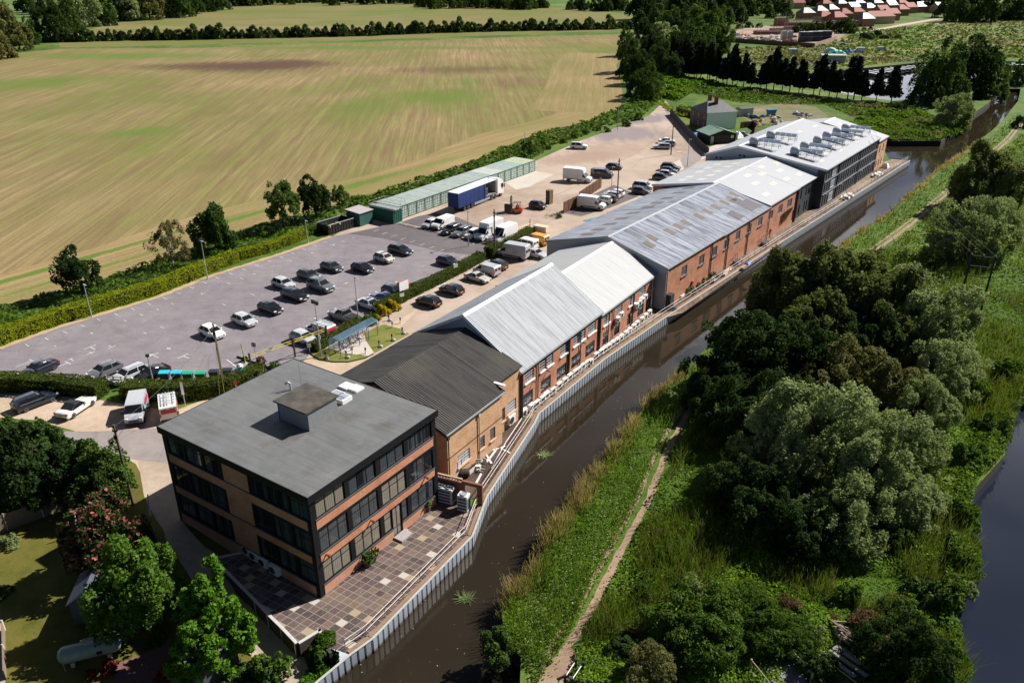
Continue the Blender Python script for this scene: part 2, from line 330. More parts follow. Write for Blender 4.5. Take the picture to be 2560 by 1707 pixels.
def ribbon(name, pts, w, z, mat, jit=.15, sub=None, world=False, kind='structure'):
    P = [Vector((p.x, p.y)) for p in (pts if world else S(pts))]
    if sub:
        Q = []
        for a, b in zip(P, P[1:]):
            n = max(1, int((b-a).length/sub)); Q += [a.lerp(b, i/n) for i in range(n)]
        P = Q+[P[-1]]
        for _ in range(3): P = [P[0]]+[(P[i-1]+P[i]*2+P[i+1])/4 for i in range(1, len(P)-1)]+[P[-1]]
    mb = MB(); A = []; B = []
    for i, p in enumerate(P):
        d = (P[min(i+1, len(P)-1)]-P[max(i-1, 0)]).normalized(); nn = Vector((-d.y, d.x)); A.append(p+nn*w/2*(1+random.uniform(-jit, jit))); B.append(p-nn*w/2*(1+random.uniform(-jit, jit)))
    vs = [(q.x, q.y, z) for q in A]+[(q.x, q.y, z) for q in B]; n = len(P)
    mb.add(vs, [(i, i+1, n+i+1, n+i) for i in range(n-1)]); o = mb.obj(name, mat)
    if kind: o['kind'] = kind
    return o
M_DIRT = ground('trodden_earth', [(0, (.2, .14, .095)), (.5, (.29, .2, .135)), (1, (.36, .26, .18))], .3, 2, 10)
M_TRK = ground('mown_track', [(0, (.16, .18, .05)), (1, (.3, .25, .1))], .1, 1, 6)
ribbon('meadow_track', TRACK, 4, .03, M_TRK, .2, 6)
sheet('wasteland', S([(1850, 290), (1880, 268), (1960, 258), (2040, 268), (2070, 290), (2040, 315), (1960, 310), (1880, 308)]), .014, ground('waste_ground', [(0, (.09, .12, .03)), (.4, (.15, .15, .06)), (.7, (.2, .16, .1)), (1, (.24, .2, .15))], .05, .4, 3, extra=patches([sp(2000, 287, 8, 4, 0, (.15, .12, .12), .9), sp(1990, 262, 7, 3, 0, (.2, .16, .11), .8), sp(1870, 275, 10, 5, 0, (.26, .2, .12), .7)])))
def offs(pts, d):
    out = []
    for i, p in enumerate(pts):
        q = (pts[min(i+1, len(pts)-1)]-pts[max(i-1, 0)]); q.z = 0; q.normalize(); out.append(p+Vector((-q.y, q.x, 0))*d)
    return out
# hard surfaces
def lines(ang):                                              # scuffs, joints and tyre streaks along one direction
    def ex(t, col):
        q = t.n('ShaderNodeMapping', i_Vector=t.world(), i_Rotation=(0, 0, -ang), i_Scale=(.12, 1.6, 1)).outputs[0]
        f = t.n('ShaderNodeMapRange', i0=t.noise(q, .8, 4, .7), i1=.52, i2=.75).outputs[0]
        crk = t.n('ShaderNodeTexVoronoi', feature='DISTANCE_TO_EDGE', i_Vector=t.world(), i_Scale=.16).outputs['Distance']
        cf = t.n('ShaderNodeMapRange', i0=crk, i1=.012, i2=.0).outputs[0]
        col = t.mix(t.math('MULTIPLY', f, .35), col, (.12, .105, .11))
        spk = t.n('ShaderNodeMapRange', i0=t.noise(t.world(), 5, 3, .8), i1=.62, i2=.72).outputs[0]
        col = t.mix(t.math('MULTIPLY', spk, .35), col, (.36, .33, .33))
        return t.mix(t.math('MULTIPLY', cf, .3), col, (.1, .09, .09))
    return ex
AX = R(56.0)
M_PARK = ground('worn_asphalt', [(0, (.135, .118, .13)), (.3, (.19, .168, .182)), (.65, (.23, .206, .218)), (1, (.30, .272, .282))], .05, .45, 4, .9, .3, w=(.34, .36, .3), extra=lines(AX))
M_PARK2 = ground('dark_asphalt', [(0, (.1, .085, .09)), (1, (.16, .14, .145))], .05, .5, 7, .9, .3, extra=lines(AX))
M_YARD = ground('dusty_concrete', [(0, (.28, .205, .155)), (.35, (.37, .285, .225)), (.7, (.43, .345, .28)), (1, (.5, .42, .35))], .035, .3, 5, .9, .2, w=(.55, .3, .15), extra=patches([sp(1560, 335, 16, 12, .5, (.2, .17, .18), .8), sp(1590, 300, 20, 9, .6, (.19, .165, .175), .8), sp(1450, 395, 14, 8, .4, (.3, .2, .15), .7), sp(1520, 380, 14, 8, .6, (.31, .22, .165), .6), sp(1050, 690, 7, 3.5, AX, (.4, .3, .17), .8), sp(1100, 645, 14, 2, AX, (.29, .22, .15), .7), sp(1460, 500, 8, 6, 0, (.22, .16, .13), .6)]))
M_CONC = ground('pale_concrete', [(0, (.42, .37, .31)), (1, (.56, .51, .45))], .1, .8, 6, .85, .15)
M_GRAV = ground('pale_gravel', [(0, (.38, .28, .19)), (.5, (.47, .36, .26)), (1, (.54, .43, .33))], .12, 1.2, 12, .95, .6)
M_ROAD = ground('grey_road', [(0, (.22, .19, .18)), (1, (.33, .29, .27))], .1, .9, 8, .9, .3, extra=lines(R(20)))
sheet('yard', SO([(763, 544), (800, 520), (860, 492), (1040, 430), (1225, 372), (1330, 325), (1420, 292), (1490, 266), (1522, 236), (1560, 300), (1600, 350), (1680, 345), (1590, 400), (1520, 450), (1440, 500), (1330, 570), (1230, 660), (1080, 720), (960, 790), (820, 860), (690, 880), (600, 880)]), .008, M_YARD)
PARK = SO([(-90, 838), (0, 802), (119, 759), (208, 730), (369, 682), (477, 638), (615, 594), (763, 544), (800, 536), (918, 512), (1130, 563), (1116, 587), (1000, 652), (918, 682), (866, 708), (845, 740), (790, 765), (722, 803), (690, 838), (610, 880), (560, 880), (230, 884), (0, 876), (-90, 874)])
sheet('car_park', PARK, .02, M_PARK)
sheet('car_park_bays', SO([(800, 537), (918, 512), (1130, 563), (1114, 588), (1010, 578), (880, 548)]), .026, M_PARK2)
sheet('asphalt_apron', SO([(1000, 489), (1050, 500), (1150, 540), (1130, 560), (920, 511), (960, 497)]), .016, M_PARK2)
sheet('asphalt_apron', SO([(1296, 490), (1335, 497), (1400, 478), (1470, 450), (1410, 425), (1345, 455)]), .016, M_PARK2)
sheet('concrete_apron', SO([(1159, 418), (1227, 393), (1272, 401), (1217, 429), (1185, 436)]), .014, M_CONC)
sheet('concrete_apron', SO([(1500, 400), (1610, 340), (1640, 352), (1545, 402), (1470, 452)]), .014, M_CONC)
sheet('forecourt', S([(-60, 978), (100, 985), (250, 1000), (430, 1028), (620, 960), (700, 905), (900, 850), (1050, 770), (920, 900), (700, 1000), (420, 1110), (430, 1290), (380, 1240), (340, 1160), (215, 1085), (90, 1050), (-60, 1040)]), .012, M_GRAV)
sheet('approach_road', S([(120, 1078), (250, 1078), (420, 1068), (432, 1145), (430, 1160), (340, 1150), (240, 1120)]), .018, M_ROAD)
sheet('lane', S([(1645, 250), (1664, 252), (1762, 372), (1752, 400), (1712, 425), (1700, 400), (1725, 375), (1690, 320)]), .016, M_ROAD)
sheet('house_drive', S([(1762, 372), (1840, 345), (1830, 365), (1752, 398)]), .013, M_CONC)
kp = S([(0, 873), (128, 826), (226.7, 795), (402, 742), (519, 694), (669, 647), (830, 592)])
ribbon('kerb_verge', offs(kp, .2), .95, .05, ground('dry_bark', [(0, (.35, .25, .14)), (1, (.48, .36, .22))], .5, 3, 12), .35, .8, True)
kb = ribbon('kerb', S([(996.5, 561), (1110, 588), (1230, 613)]), .2, .1, plain('kerb_stone', (.12, .1, .1), .9), 0, None, True)
# bay markings: short worn ticks, Ts and corners on the asphalt
def marks():
    mb = MB(); wd = .075; pa = Vector((math.cos(AX), math.sin(AX))); pb = Vector((math.cos(R(-36)), math.sin(R(-36))))
    def tick(p, d, L, z=.034):
        n = Vector((-d.y, d.x))*wd/2; a = p-d*L/2; b = p+d*L/2
        mb.quad((*(a+n), z), (*(b+n), z), (*(b-n), z), (*(a-n), z))
    P = [Vector((p.x, p.y)) for p in S([(64, 861), (134, 838), (226, 803), (402, 747), (519, 700), (669, 652), (830, 597)])]
    d = 0
    for a, b in zip(P, P[1:]):
        L = (b-a).length; u = (b-a).normalized(); n = Vector((u.y, -u.x))
        while d < L: tick(a+u*d+n*.5, n, .95); d += 2.45
        d -= L
    rows = [((138, 866), (900, 590)), ((180, 900), (980, 610)), ((330, 905), (1010, 655))]
    for (a, b) in rows:
        A = G(*a); B = G(*b); A = Vector((A.x, A.y)); B = Vector((B.x, B.y)); u = (B-A).normalized(); L = (B-A).length; k = 0; n = Vector((u.y, -u.x))
        while k < L:
            if random.random() < .45:
                p = A+u*k+n*random.uniform(-.1, .1); tick(p, n, random.uniform(.4, .9)); 
                if random.random() < .6: tick(p+n*random.choice((-.4, .4, 0)), u, random.uniform(.5, 1.1), .038)
            k += 2.45
    for (a, b) in (((935, 575), (1180, 650)), ((1010, 553+8), (1225, 618))):
        A = G(*a); B = G(*b); A = Vector((A.x, A.y)); B = Vector((B.x, B.y)); u = (B-A).normalized(); L = (B-A).length; k = .6; n = Vector((u.y, -u.x))
        while k < L: tick(A+u*k, n, 1.3); k += 2.45
    for (x, y) in ((225, 868), (458, 890), (382, 888)): q = O(x/K, y/K); tick(Vector((q.x, q.y)), pa, 1.6); tick(Vector((q.x, q.y))+pb*.7, pb, 1.2, .038)
    for (x, y) in ((455, 962), (505, 962), (60, 910), (150, 915), (240, 920)): q = G(x, y); tick(Vector((q.x, q.y)), pa, 2.0); tick(Vector((q.x, q.y))+pa*1.0, pb, 1.4, .038)
    o = mb.obj('bay_markings', ground('worn_line_paint', [(0, (.4, .38, .38)), (.5, (.75, .74, .72)), (1, (.85, .84, .82))], .2, 2, 8)); o['kind'] = 'structure'
marks()
# garden ground
def gard_mat():
    return ground('lawn', [(0, (.055, .058, .01)), (.45, (.10, .098, .016)), (1, (.155, .125, .03))], .12, .9, 6)
M_LAWN = gard_mat(); sheet('garden_lawn', GARD, 0, M_LAWN, sub=1.6, zf=lambda x, y, e: gz(x, y))
sheet('garden_lawn', S([(-80, 1352), (20, 1325), (110, 1292), (200, 1248), (300, 1170), (345, 1152)])+[V3(L0), V3(L0+WLN*70)], .006, M_LAWN)
def gsheet(name, pts, dz, mat):                               # a sheet laid on the slope
    o = sheet(name, [GG(*p) for p in pts], 0, mat, sub=1.0, zf=lambda x, y, e: gz(x, y)+dz); return o
gsheet('garden_path', [(345, 1150), (432, 1160), (452, 1300), (560, 1400), (640, 1500), (760, 1640), (800, 1760), (700, 1760), (610, 1610), (500, 1480), (420, 1360), (360, 1240)], .02, ground('path_gravel', [(0, (.3, .23, .17)), (1, (.46, .37, .29))], .2, 1.5, 9))
gsheet('garden_side_path', [(-40, 1300), (100, 1230), (190, 1195), (196, 1212), (100, 1252), (-40, 1340)], .02, bpy.data.materials['path_gravel'])
gsheet('garden_side_path', [(-30, 1560), (10, 1555), (14, 1720), (-30, 1720)], .02, bpy.data.materials['path_gravel'])
gsheet('flower_bed', [(290, 1660), (420, 1610), (560, 1640), (600, 1760), (280, 1760)], .02, plain('red_mulch', (.16, .085, .07), .95))
# towpath: two ruts
TW = [(1373, 1707+60), (1375, 1700), (1420, 1612), (1479, 1521), (1526, 1429.5), (1566.6, 1349), (1618, 1257.6), (1650, 1170), (1668, 1125), (1720, 1030), (1800, 950), (1900, 850), (2020, 750), (2149.7, 657.7), (2212, 610), (2267, 570), (2300, 543), (2345.6, 503), (2382, 473.7), (2420, 440), (2470, 395), (2522.6, 351), (2548, 318), (2600, 290)]
tw = S(TW)
ribbon('towpath', tw, .62, .02, M_DIRT, .3, .6, True)
ribbon('towpath_rut', offs(tw, .95), .42, .02, M_DIRT, .5, .6, True)
sheet('towpath_landing', S([(1330, 1760), (1352, 1690), (1375, 1650), (1420, 1620), (1440, 1625), (1440, 1690), (1430, 1760)]), .016, M_DIRT)
# quayside paving
TERR = [V3(T0)]+TEDGE+PILEW[1:5]+[G(1207, 1266), V3((-6.7, 60.1)), V3((-14.9, 47.8))]
M_SLAB = NT('random_slabs')
def slabs():
    t = M_SLAB; q = t.n('ShaderNodeMapping', i_Vector=t.world(), i_Rotation=(0, 0, -R(56)), i_Scale=(1/.72, 1/.62, 1)).outputs[0]
    x, y, z = t.sep(q); fx = t.math('FLOOR', x); fy = t.math('FLOOR', y)
    rn = t.n('ShaderNodeTexWhiteNoise', noise_dimensions='2D', i_Vector=t.comb(fx, fy, 0)).outputs['Value']
    c = t.ramp(rn, [(0, (0.068, 0.050, 0.048)), (.16, (0.092, 0.064, 0.062)), (.34, (0.120, 0.080, 0.072)), (.5, (0.104, 0.080, 0.068)), (.66, (0.152, 0.108, 0.080)), (.8, (0.128, 0.096, 0.088)), (.91, (0.330, 0.260, 0.170)), (.96, (0.450, 0.420, 0.370))], 'CONSTANT')
    n = t.noise(t.world(), 5, 5, .7); c = t.mix(t.n('ShaderNodeMapRange', i0=n, i1=.55, i2=.8).outputs[0], c, (.3, .25, .23))
    ex = t.math('PINGPONG', x, .5); ey = t.math('PINGPONG', y, .5); j = t.math('MINIMUM', ex, ey); j = t.n('ShaderNodeMapRange', i0=j, i1=.045, i2=.02).outputs[0]
    t.fin(t.mix(j, c, (.3, .24, .2)), .8, .3); return t.mat
slabs()
sheet('terrace_paving', TERR, .02, M_SLAB.mat)
QIN = [G(1206, 1290), G(1092, 1268)]
M_QUAY = ground('stained_quay', [(0, (.07, .05, .04)), (.4, (.17, .125, .09)), (.7, (.26, .2, .145)), (1, (.34, .28, .21))], .12, .8, 6)
M_QDIRT = ground('dark_soil', [(0, (.04, .028, .022)), (1, (.13, .09, .07))], .3, 1.5, 9)
quay_in = [(1117-30, 1178), (1297, 1046)]
sheet('quay_soil', [PILEW[4]]+PILEW[5:6]+[G(1334, 1046), G(1290, 1046), G(1117, 1175), G(1105, 1250)], .014, M_QDIRT)
def frameC(s, t_, z=0): return Vector((.9+.537*s-.843*t_, 75+.843*s+.537*t_, z))
def frameE(s, t_, z=0): return Vector((21.5+.6*s-.8*t_, 104.6+.8*s+.6*t_, z))
sheet('quay', [G(1334, 1046)]+PILEW[6:9]+[frameE(1, -2.6), frameE(0, .5), frameC(35.5, .5), frameC(0, .5)], .016, M_QUAY)
sheet('quay_boards', [frameE(1, -2.6)]+[frameE(20, -2.75), frameE(46, -2.9)]+[frameE(46, .3), frameE(0, .3)], .014, ground('broken_boards', [(0, (.05, .035, .03)), (.5, (.16, .11, .08)), (1, (.32, .26, .21))], .1, .9, 3, rot=R(-53), stretch=(3, .3, 1)))
sheet('quay_far', [frameE(46, -2.9)]+PILEW[9:]+[G(2232, 398), frameE(112, .5), frameE(46, .3)], .016, M_QUAY)
lawn = ground('small_lawn', [(0, (.11, .125, .025)), (.6, (.17, .175, .04)), (1, (.25, .2, .08))], .3, 1.5, 8)
sheet('island_lawn', S([(768, 880), (800, 872), (830, 872), (852, 882), (921, 890), (905, 898), (850, 906), (795, 900)]), .02, lawn)
sheet('island_lawn', S([(914, 850), (936, 883), (1024, 835), (1001, 822), (960, 811), (940, 817), (912, 833)]), .02, lawn)
sheet('island_path', S([(826, 868), (852, 881), (921, 889), (936, 883), (913, 850), (900, 836), (845, 856)]), .016, M_CONC)
# ================================================================== BUILDINGS
def brick(name, a, b, mortar, tone=.0):
    t = NT(name); p = t.coord('Object'); x, y, z = t.sep(p)
    u = t.comb(t.math('ADD', x, y), z, 0)
    bk = t.n('ShaderNodeTexBrick', i_Vector=u, i_Color1=(*a, 1), i_Color2=(*b, 1), i_Mortar=(*mortar, 1), i_Scale=1.0, i_Mortar_Size=.012, i_Brick_Width=.225*1.6, i_Row_Height=.075*1.6).outputs['Color']
    n = t.noise(u, .5, 5, .65); n2 = t.noise(u, 4, 3, .8)
    c = t.mix(t.n('ShaderNodeMapRange', i0=n, i1=.45, i2=.75).outputs[0], bk, tuple(v*.72 for v in a))
    c = t.mix(t.n('ShaderNodeMapRange', i0=n2, i1=.5, i2=.72, i4=.6).outputs[0], c, tuple(min(1, v*1.5) for v in b))
    lo = t.n('ShaderNodeMapRange', i0=t.math('ADD', z, t.math('MULTIPLY', n, 3)), i1=3.0, i2=1.4, i4=.4).outputs[0]
    c = t.mix(lo, c, (.45, .32, .26))
    t.bump(n2, .3, .02); return t.fin(c, .9, .2)
BR_RED = brick('red_brick', (.40, .145, .075), (.50, .21, .11), (.42, .33, .26))
BR_BUFF = brick('buff_brick', (.50, .27, .13), (.62, .37, .2), (.5, .4, .3))
BR_OFF = brick('orange_brick', (.50, .19, .09), (.58, .25, .13), (.4, .3, .22))
def roofmat(name, base, dirt, pitch, rib, streak, blotch=None, bl=.5, rough=.6, metal=0):
    t = NT(name); p = t.coord('Object'); x, y, z = t.sep(p)
    s = t.comb(t.math('MULTIPLY', x, 2.2), t.math('MULTIPLY', y, .16), 0)
    f = t.n('ShaderNodeMapRange', i0=t.noise(s, 1.0, 5, .72), i1=.44, i2=.6).outputs[0]
    c = t.mix(t.math('MULTIPLY', f, streak), base, dirt)
    wv = t.math('SINE', t.math('MULTIPLY', x, 6.28318/pitch))
    lapf = t.math('PINGPONG', y, 1.1); lap = t.n('ShaderNodeMapRange', i0=lapf, i1=.07, i2=.0).outputs[0]
    c = t.mix(t.math('MULTIPLY', lap, .18*streak), c, dirt)
    if blotch:
        b = t.n('ShaderNodeMapRange', i0=t.noise(p, .16, 5, .65), i1=.48, i2=.66).outputs[0]; c = t.mix(t.math('MULTIPLY', b, bl), c, blotch)
        b2 = t.n('ShaderNodeMapRange', i0=t.noise(p, 3.0, 4, .75), i1=.6, i2=.7).outputs[0]; c = t.mix(t.math('MULTIPLY', b2, bl), c, tuple(min(1, v*2.6+.04) for v in dirt))
    t.bump(wv, rib, pitch*.25); return t.fin(c, rough, .4, metal)
RF_C = roofmat('pale_corrugated', (.285, .305, .33), (.14, .15, .16), .33, .25, .8)
RF_D = roofmat('white_sheet_roof', (.385, .39, .395), (.28, .285, .28), .5, .12, .5)
RF_B = roofmat('black_corrugated', (.048, .045, .043), (.015, .014, .014), .28, .7, .75, (.072, .066, .05), .7, .85)
RF_E = roofmat('lichen_sheet_roof', (.34, .37, .435), (.055, .055, .07), .4, .2, .95, (.13, .13, .15), .6, .34)  # blue of the base colour is reflected sky painted in
RF_F = roofmat('pale_metal_roof', (.385, .395, .42), (.31, .32, .345), .6, .12, .3)
M_CLAD = roofmat('grey_cladding', (.36, .38, .42), (.28, .3, .33), .5, .5, .2)
M_DCLAD = plain('dark_cladding', (.045, .05, .06), .5, .4)
M_BLACK = plain('black_frame', (.008, .008, .01), .6, .25)
M_FELT = NT('roof_felt')
def felt():
    t = M_FELT; p = t.coord('Object'); x, y, z = t.sep(p)
    st = t.noise(t.comb(t.math('MULTIPLY', x, 2.2), t.math('MULTIPLY', y, .2), 0), 1, 4, .7); big = t.noise(p, .22, 5, .65, .5)
    c = t.ramp(t.math('ADD', t.math('MULTIPLY', st, .45), t.math('MULTIPLY', big, .55)), [(.3, (.085, .086, .084)), (.5, (.13, .134, .136)), (.68, (.165, .168, .168))])
    s = t.math('PINGPONG', x, .5); s = t.n('ShaderNodeMapRange', i0=s, i1=.04, i2=.0).outputs[0]
    bl = t.n('ShaderNodeMapRange', i0=t.noise(p, .35, 4, .6), i1=.58, i2=.72).outputs[0]
    c = t.mix(t.math('MULTIPLY', bl, .75), c, (.085, .072, .056)); pd = t.n('ShaderNodeMapRange', i0=t.noise(p, .9, 4, .7), i1=.6, i2=.68).outputs[0]; c = t.mix(t.math('MULTIPLY', pd, .35), c, (.2, .2, .195)); c = t.mix(t.math('MULTIPLY', s, .35), c, (.07, .07, .07)); t.bump(st, .2, .03); t.fin(c, .75, .4); return t.mat
felt()
def glassmat(name, dark, pale, amt):
    t = NT(name); p = t.coord('Object'); x, y, z = t.sep(p); oi = t.n('ShaderNodeObjectInfo').outputs['Random']
    pl = t.math('SINE', t.math('MULTIPLY', x, 32)); n = t.noise(t.comb(t.math('ADD', x, t.math('MULTIPLY', oi, 40)), oi, 0), .9, 2)
    k = t.n('ShaderNodeMapRange', i0=n, i1=.5-amt*.3, i2=.56-amt*.3).outputs[0]
    c = t.mix(k, dark, t.mix(t.n('ShaderNodeMapRange', i0=pl, i1=-1, i2=1).outputs[0], tuple(v*.62 for v in pale), pale))
    m = t.fin(c, .06, .6); return m
GL_DARK = glassmat('dark_glass', (.012, .014, .017), (.07, .08, .09), .35); GL_BLIND = glassmat('curtained_glass', (.02, .02, .022), (.27, .24, .19), .85); GL_PALE = glassmat('pale_glass', (.06, .075, .09), (.4, .45, .5), .6)
WH_FR = plain('white_frame', (.62, .63, .64), .5); GY_FR = plain('grey_frame', (.2, .21, .22), .5); BRN = plain('brown_frame', (.1, .06, .045), .6)
M_WHITE = plain('white_paint', (.74, .74, .73), .5); M_STEEL = plain('galvanised', (.45, .47, .49), .45, .5, .5); M_PIPE = plain('brown_pipe', (.07, .045, .04), .5); M_LEAD = plain('grey_gutter', (.3, .32, .34), .5)
def wall(mb, M, L, z0, z1, ops, rev=.12, m=0, x0=0):
    xs = sorted({x0, L, *[o[0] for o in ops], *[o[0]+o[2] for o in ops]}); zs = sorted({z0, z1, *[o[1] for o in ops], *[o[1]+o[3] for o in ops]})
    xs = [x for x in xs if x0 <= x <= L]; zs = [z for z in zs if z0 <= z <= z1]
    for a, b in zip(xs, xs[1:]):
        for c, d in zip(zs, zs[1:]):
            cx, cz = (a+b)/2, (c+d)/2
            if any(o[0] < cx < o[0]+o[2] and o[1] < cz < o[1]+o[3] for o in ops): continue
            mb.quad(*[M @ Vector(q) for q in ((a, 0, c), (b, 0, c), (b, 0, d), (a, 0, d))], m)
    for x, z, w, h, *_ in ops:
        c = [(x, z), (x+w, z), (x+w, z+h), (x, z+h)]
        for (ax, az), (bx, bz) in zip(c, c[1:]+c[:1]): mb.quad(*[M @ Vector(q) for q in ((ax, 0, az), (bx, 0, bz), (bx, rev, bz), (ax, rev, az))], m)
WC = {}
def winmesh(w, h, nx, ny, fr, gl, t=.05, transom=None):
    k = (round(w, 2), round(h, 2), nx, ny, fr.name, gl.name, t, transom)
    if k in WC: return WC[k]
    mb = MB(); e = t
    mb.box(0, w, .03, .09, 0, e); mb.box(0, w, .03, .09, h-e, h); mb.box(0, e, .032, .088, e, h-e); mb.box(w-e, w, .032, .088, e, h-e)
    for i in range(1, nx): x = w*i/nx; mb.box(x-t*.4, x+t*.4, .035, .085, e, h-e)
    zs = [h*transom] if transom else [h*j/ny for j in range(1, ny)]
    for z in zs: mb.box(e, w-e, .038, .08, z-t*.35, z+t*.35)
    p = MB(); p.box(e*.5, w-e*.5, .06, .075, e*.5, h-e*.5)
    WC[k] = (mb.mesh('window', fr), p.mesh('pane', gl)); return WC[k]
def win(par, M, x, z, w, h, nx=3, ny=3, fr=None, gl=None, t=.05, transom=None, sill=None, name='window', off=.03):
    f, p = winmesh(w, h, nx, ny, fr or GY_FR, gl or GL_DARK, t, transom)
    o = link(name, f, par); o.matrix_basis = M @ Matrix.Translation((x, off, z)); q = link('pane', p, o)
    if sill:
        key = ('sill', round(w, 2), sill.name)
        if key not in WC: b = MB(); b.box(-.1, w+.1, -.18, .0, -.16, -.01); WC[key] = b.mesh('sill', sill)
        link('sill', WC[key], o)
    return o
I4 = Matrix.Identity(4)
def face(L, D):                                              # canal face, end at x=L, back, end at x=0
    Rz = lambda a: Matrix.Rotation(a, 4, 'Z'); Tr = Matrix.Translation
    return [I4, Tr((L, 0, 0)) @ Rz(math.pi/2), Tr((L, D, 0)) @ Rz(math.pi), Tr((0, D, 0)) @ Rz(-math.pi/2)]
# ---------- three-storey office
def office():
    Nw = Vector((-14.9, 47.8, 0)); ang = R(56.4); L, D, H = 14.8, 17.6, 9.6
    o = T('office_building', 'three storey flat roofed office block with black window frames and orange brick bands', 'building', Nw, ang)
    F = face(L, D); d = Vector((math.cos(ang), math.sin(ang), 0)); inv = Matrix.Rotation(-ang, 4, 'Z')
    loc = lambda p: inv @ (p-Nw)
    body = MB(); bandsm = MB(); beams = MB(); wins = []
    zw = [(1.1, 2.0), (4.0, 2.05), (7.25, 1.95)]
    dx = loc(G(994, 1337)).x
    bays = [(.55+i*3.5, 3.05) for i in range(4)]; bays[3] = (11.05, 3.2)
    for fi, (M, LL, bb) in enumerate(((F[0], L, bays), (F[3], D, [(.6+i*2.35, 2.0) for i in range(3)]+[(10.9+i*2.25, 1.95) for i in range(3)]), (F[1], D, [(.6+i*3.4, 3.0) for i in range(5)]), (F[2], L, bays))):
        ops = []
        for zi, (z, h) in enumerate(zw):
            for (x, w) in bb:
                if fi == 0 and zi == 0 and x < dx < x+w: 
                    ops += [(x, z, dx-.5-x-.05, h), (dx-.5, .05, 1.15, 3.0), (dx+.75, z, x+w-dx-.75, h)]
                else: ops.append((x, z, w, h))
        wall(body, M, LL, -1.6, H-.05, ops, .14)
        for (x, z, w, h) in ops:
            if w < .3: continue
            door = h > 2.5
            wins.append((M, x, z, w, h, 3 if w > 2.5 else (2 if w > 1 else 1), 'door' if door else 'window', fi, z))
        # brick bands stand 3 cm proud of the black frame
        segs = [(-1.6, 1.0), (3.2, 3.95), (6.35, 7.2)]
        for (a, b) in segs:
            xs = [(.45, LL-.45)]
            if fi == 0 and a < 0: xs = [(.45, dx-.52), (dx+.68, LL-.45)]
            for (xa, xb) in xs: p = [M @ Vector(q) for q in ((xa, -.03, a), (xb, -.03, a), (xb, -.03, b), (xa, -.03, b))]; q2 = [M @ Vector(q) for q in ((xa, 0.01, a), (xb, 0.01, a), (xb, 0.01, b), (xa, 0.01, b))]; bandsm.loft([p, q2])
        if fi == 1:
            for (a, b) in ((1.003, 3.197), (3.953, 6.347), (7.203, 9.1)):
                p = [M @ Vector(q) for q in ((7.75, -.03, a), (10.75, -.03, a), (10.75, -.03, b), (7.75, -.03, b))]; q2 = [M @ Vector(q) for q in ((7.75, .01, a), (10.75, .01, a), (10.75, .01, b), (7.75, .01, b))]; bandsm.loft([p, q2])
        for z in (1.0, 3.95, 7.2): 
            for (xa, xb) in ([(.4, dx-.52), (dx+.68, LL-.4)] if (fi == 0 and z == 1.0) else [(.4, LL-.4)]): beams.add([M @ Vector(q) for q in [(x, y, zz) for zz in (z+.004, z+.07) for y in (-.1, .02) for x in (xa, xb)]], [(0, 2, 3, 1), (4, 5, 7, 6), (0, 1, 5, 4), (2, 6, 7, 3), (0, 4, 6, 2), (1, 3, 7, 5)])
    body.obj('wall', M_BLACK, o); bandsm.obj('brick_band', BR_OFF, o); beams.obj('sill', plain('slate_sill', (.07, .075, .085), .5), o)
    for (M, x, z, w, h, nx, nm, fi, zz) in wins:
        gl = GL_BLIND if (random.random() < (.75 if zz < 2 else .35) and fi == 0) else GL_DARK
        win(o, M, x+.02, z+.02, w-.04, h-.04, nx, 2, M_BLACK, gl, .07, .68 if nm == 'window' else .3, name=nm)
    rf = MB(); rf.box(-.14, L+.14, -.14, D+.14, H-.05, H+.1); roof = rf.obj('roof', [M_FELT.mat], o)
    ed = MB()
    for a in ((-.2, L+.2, -.2, -.14), (-.2, L+.2, D+.14, D+.2), (-.2, -.14, -.14, D+.14), (L+.14, L+.2, -.14, D+.14)): ed.box(*a, H-.5, H+.13)
    ed.obj('fascia', M_BLACK, o)
    p1 = loc(G(771.5, 1080, H+.1)); p2 = loc(G(701.6, 1045.4, H+.1)); w = abs(p2.y-p1.y)
    hut = MB(); hx = (p1.x+p2.x)/2; hy = min(p1.y, p2.y)
    hut.box(hx, hx+3.3, hy, hy+w, H+.1, H+1.85); h = hut.obj('roof_hut', plain('grey_render', (.2, .205, .21), .7), o)
    hr = MB(); hr.box(hx-.3, hx+3.45, hy-.15, hy+w+.15, H+1.852, H+2.0); hr.obj('hut_roof', plain('mossy_felt', (.08, .072, .062), .85, .2, 0, .35, 1.2), h)
    hd = MB(); hd.box(hx-.02, hx-.002, hy+w-.12, hy+w+.01, H+.12, H+1.8); hd.obj('corner_post', plain('blue_post', (.03, .05, .3), .5), h)
    for (u, v, big) in ((866, 966, 0), (890, 972, 0), (841, 992, 1), (858, 1000, 1)):
        q = loc(G(u, v, H+.15)); m = MB()
        if big: m.box(q.x-.6, q.x+.6, q.y-.55, q.y+.55, H+.1, H+.5); m.box(q.x-.45, q.x+.45, q.y-.4, q.y+.4, H+.5, H+.56, 1)
        else: m.box(q.x-.55, q.x+.55, q.y-.55, q.y+.55, H+.1, H+.3, 0, None, .05)
        m.obj('skylight', [M_WHITE, GL_PALE], o)
    q = loc(G(727, 975, H+.1)); m = MB(); m.path([(q.x, q.y, H+.1), (q.x, q.y, H+.8), (q.x-.2, q.y+.1, H+1.0), (q.x-.4, q.y+.2, H+.8)], .1, 8); m.obj('vent_pipe', M_STEEL, o)
    q = loc(G(753, 961, H+.3)); m = MB(); m.tube((q.x, q.y, H+.1), (q.x, q.y, H+2.6), .03); m.tube((q.x, q.y, H+.5), (q.x+1.2, q.y-1.2, H+.6), .015); m.obj('aerial', M_STEEL, o)
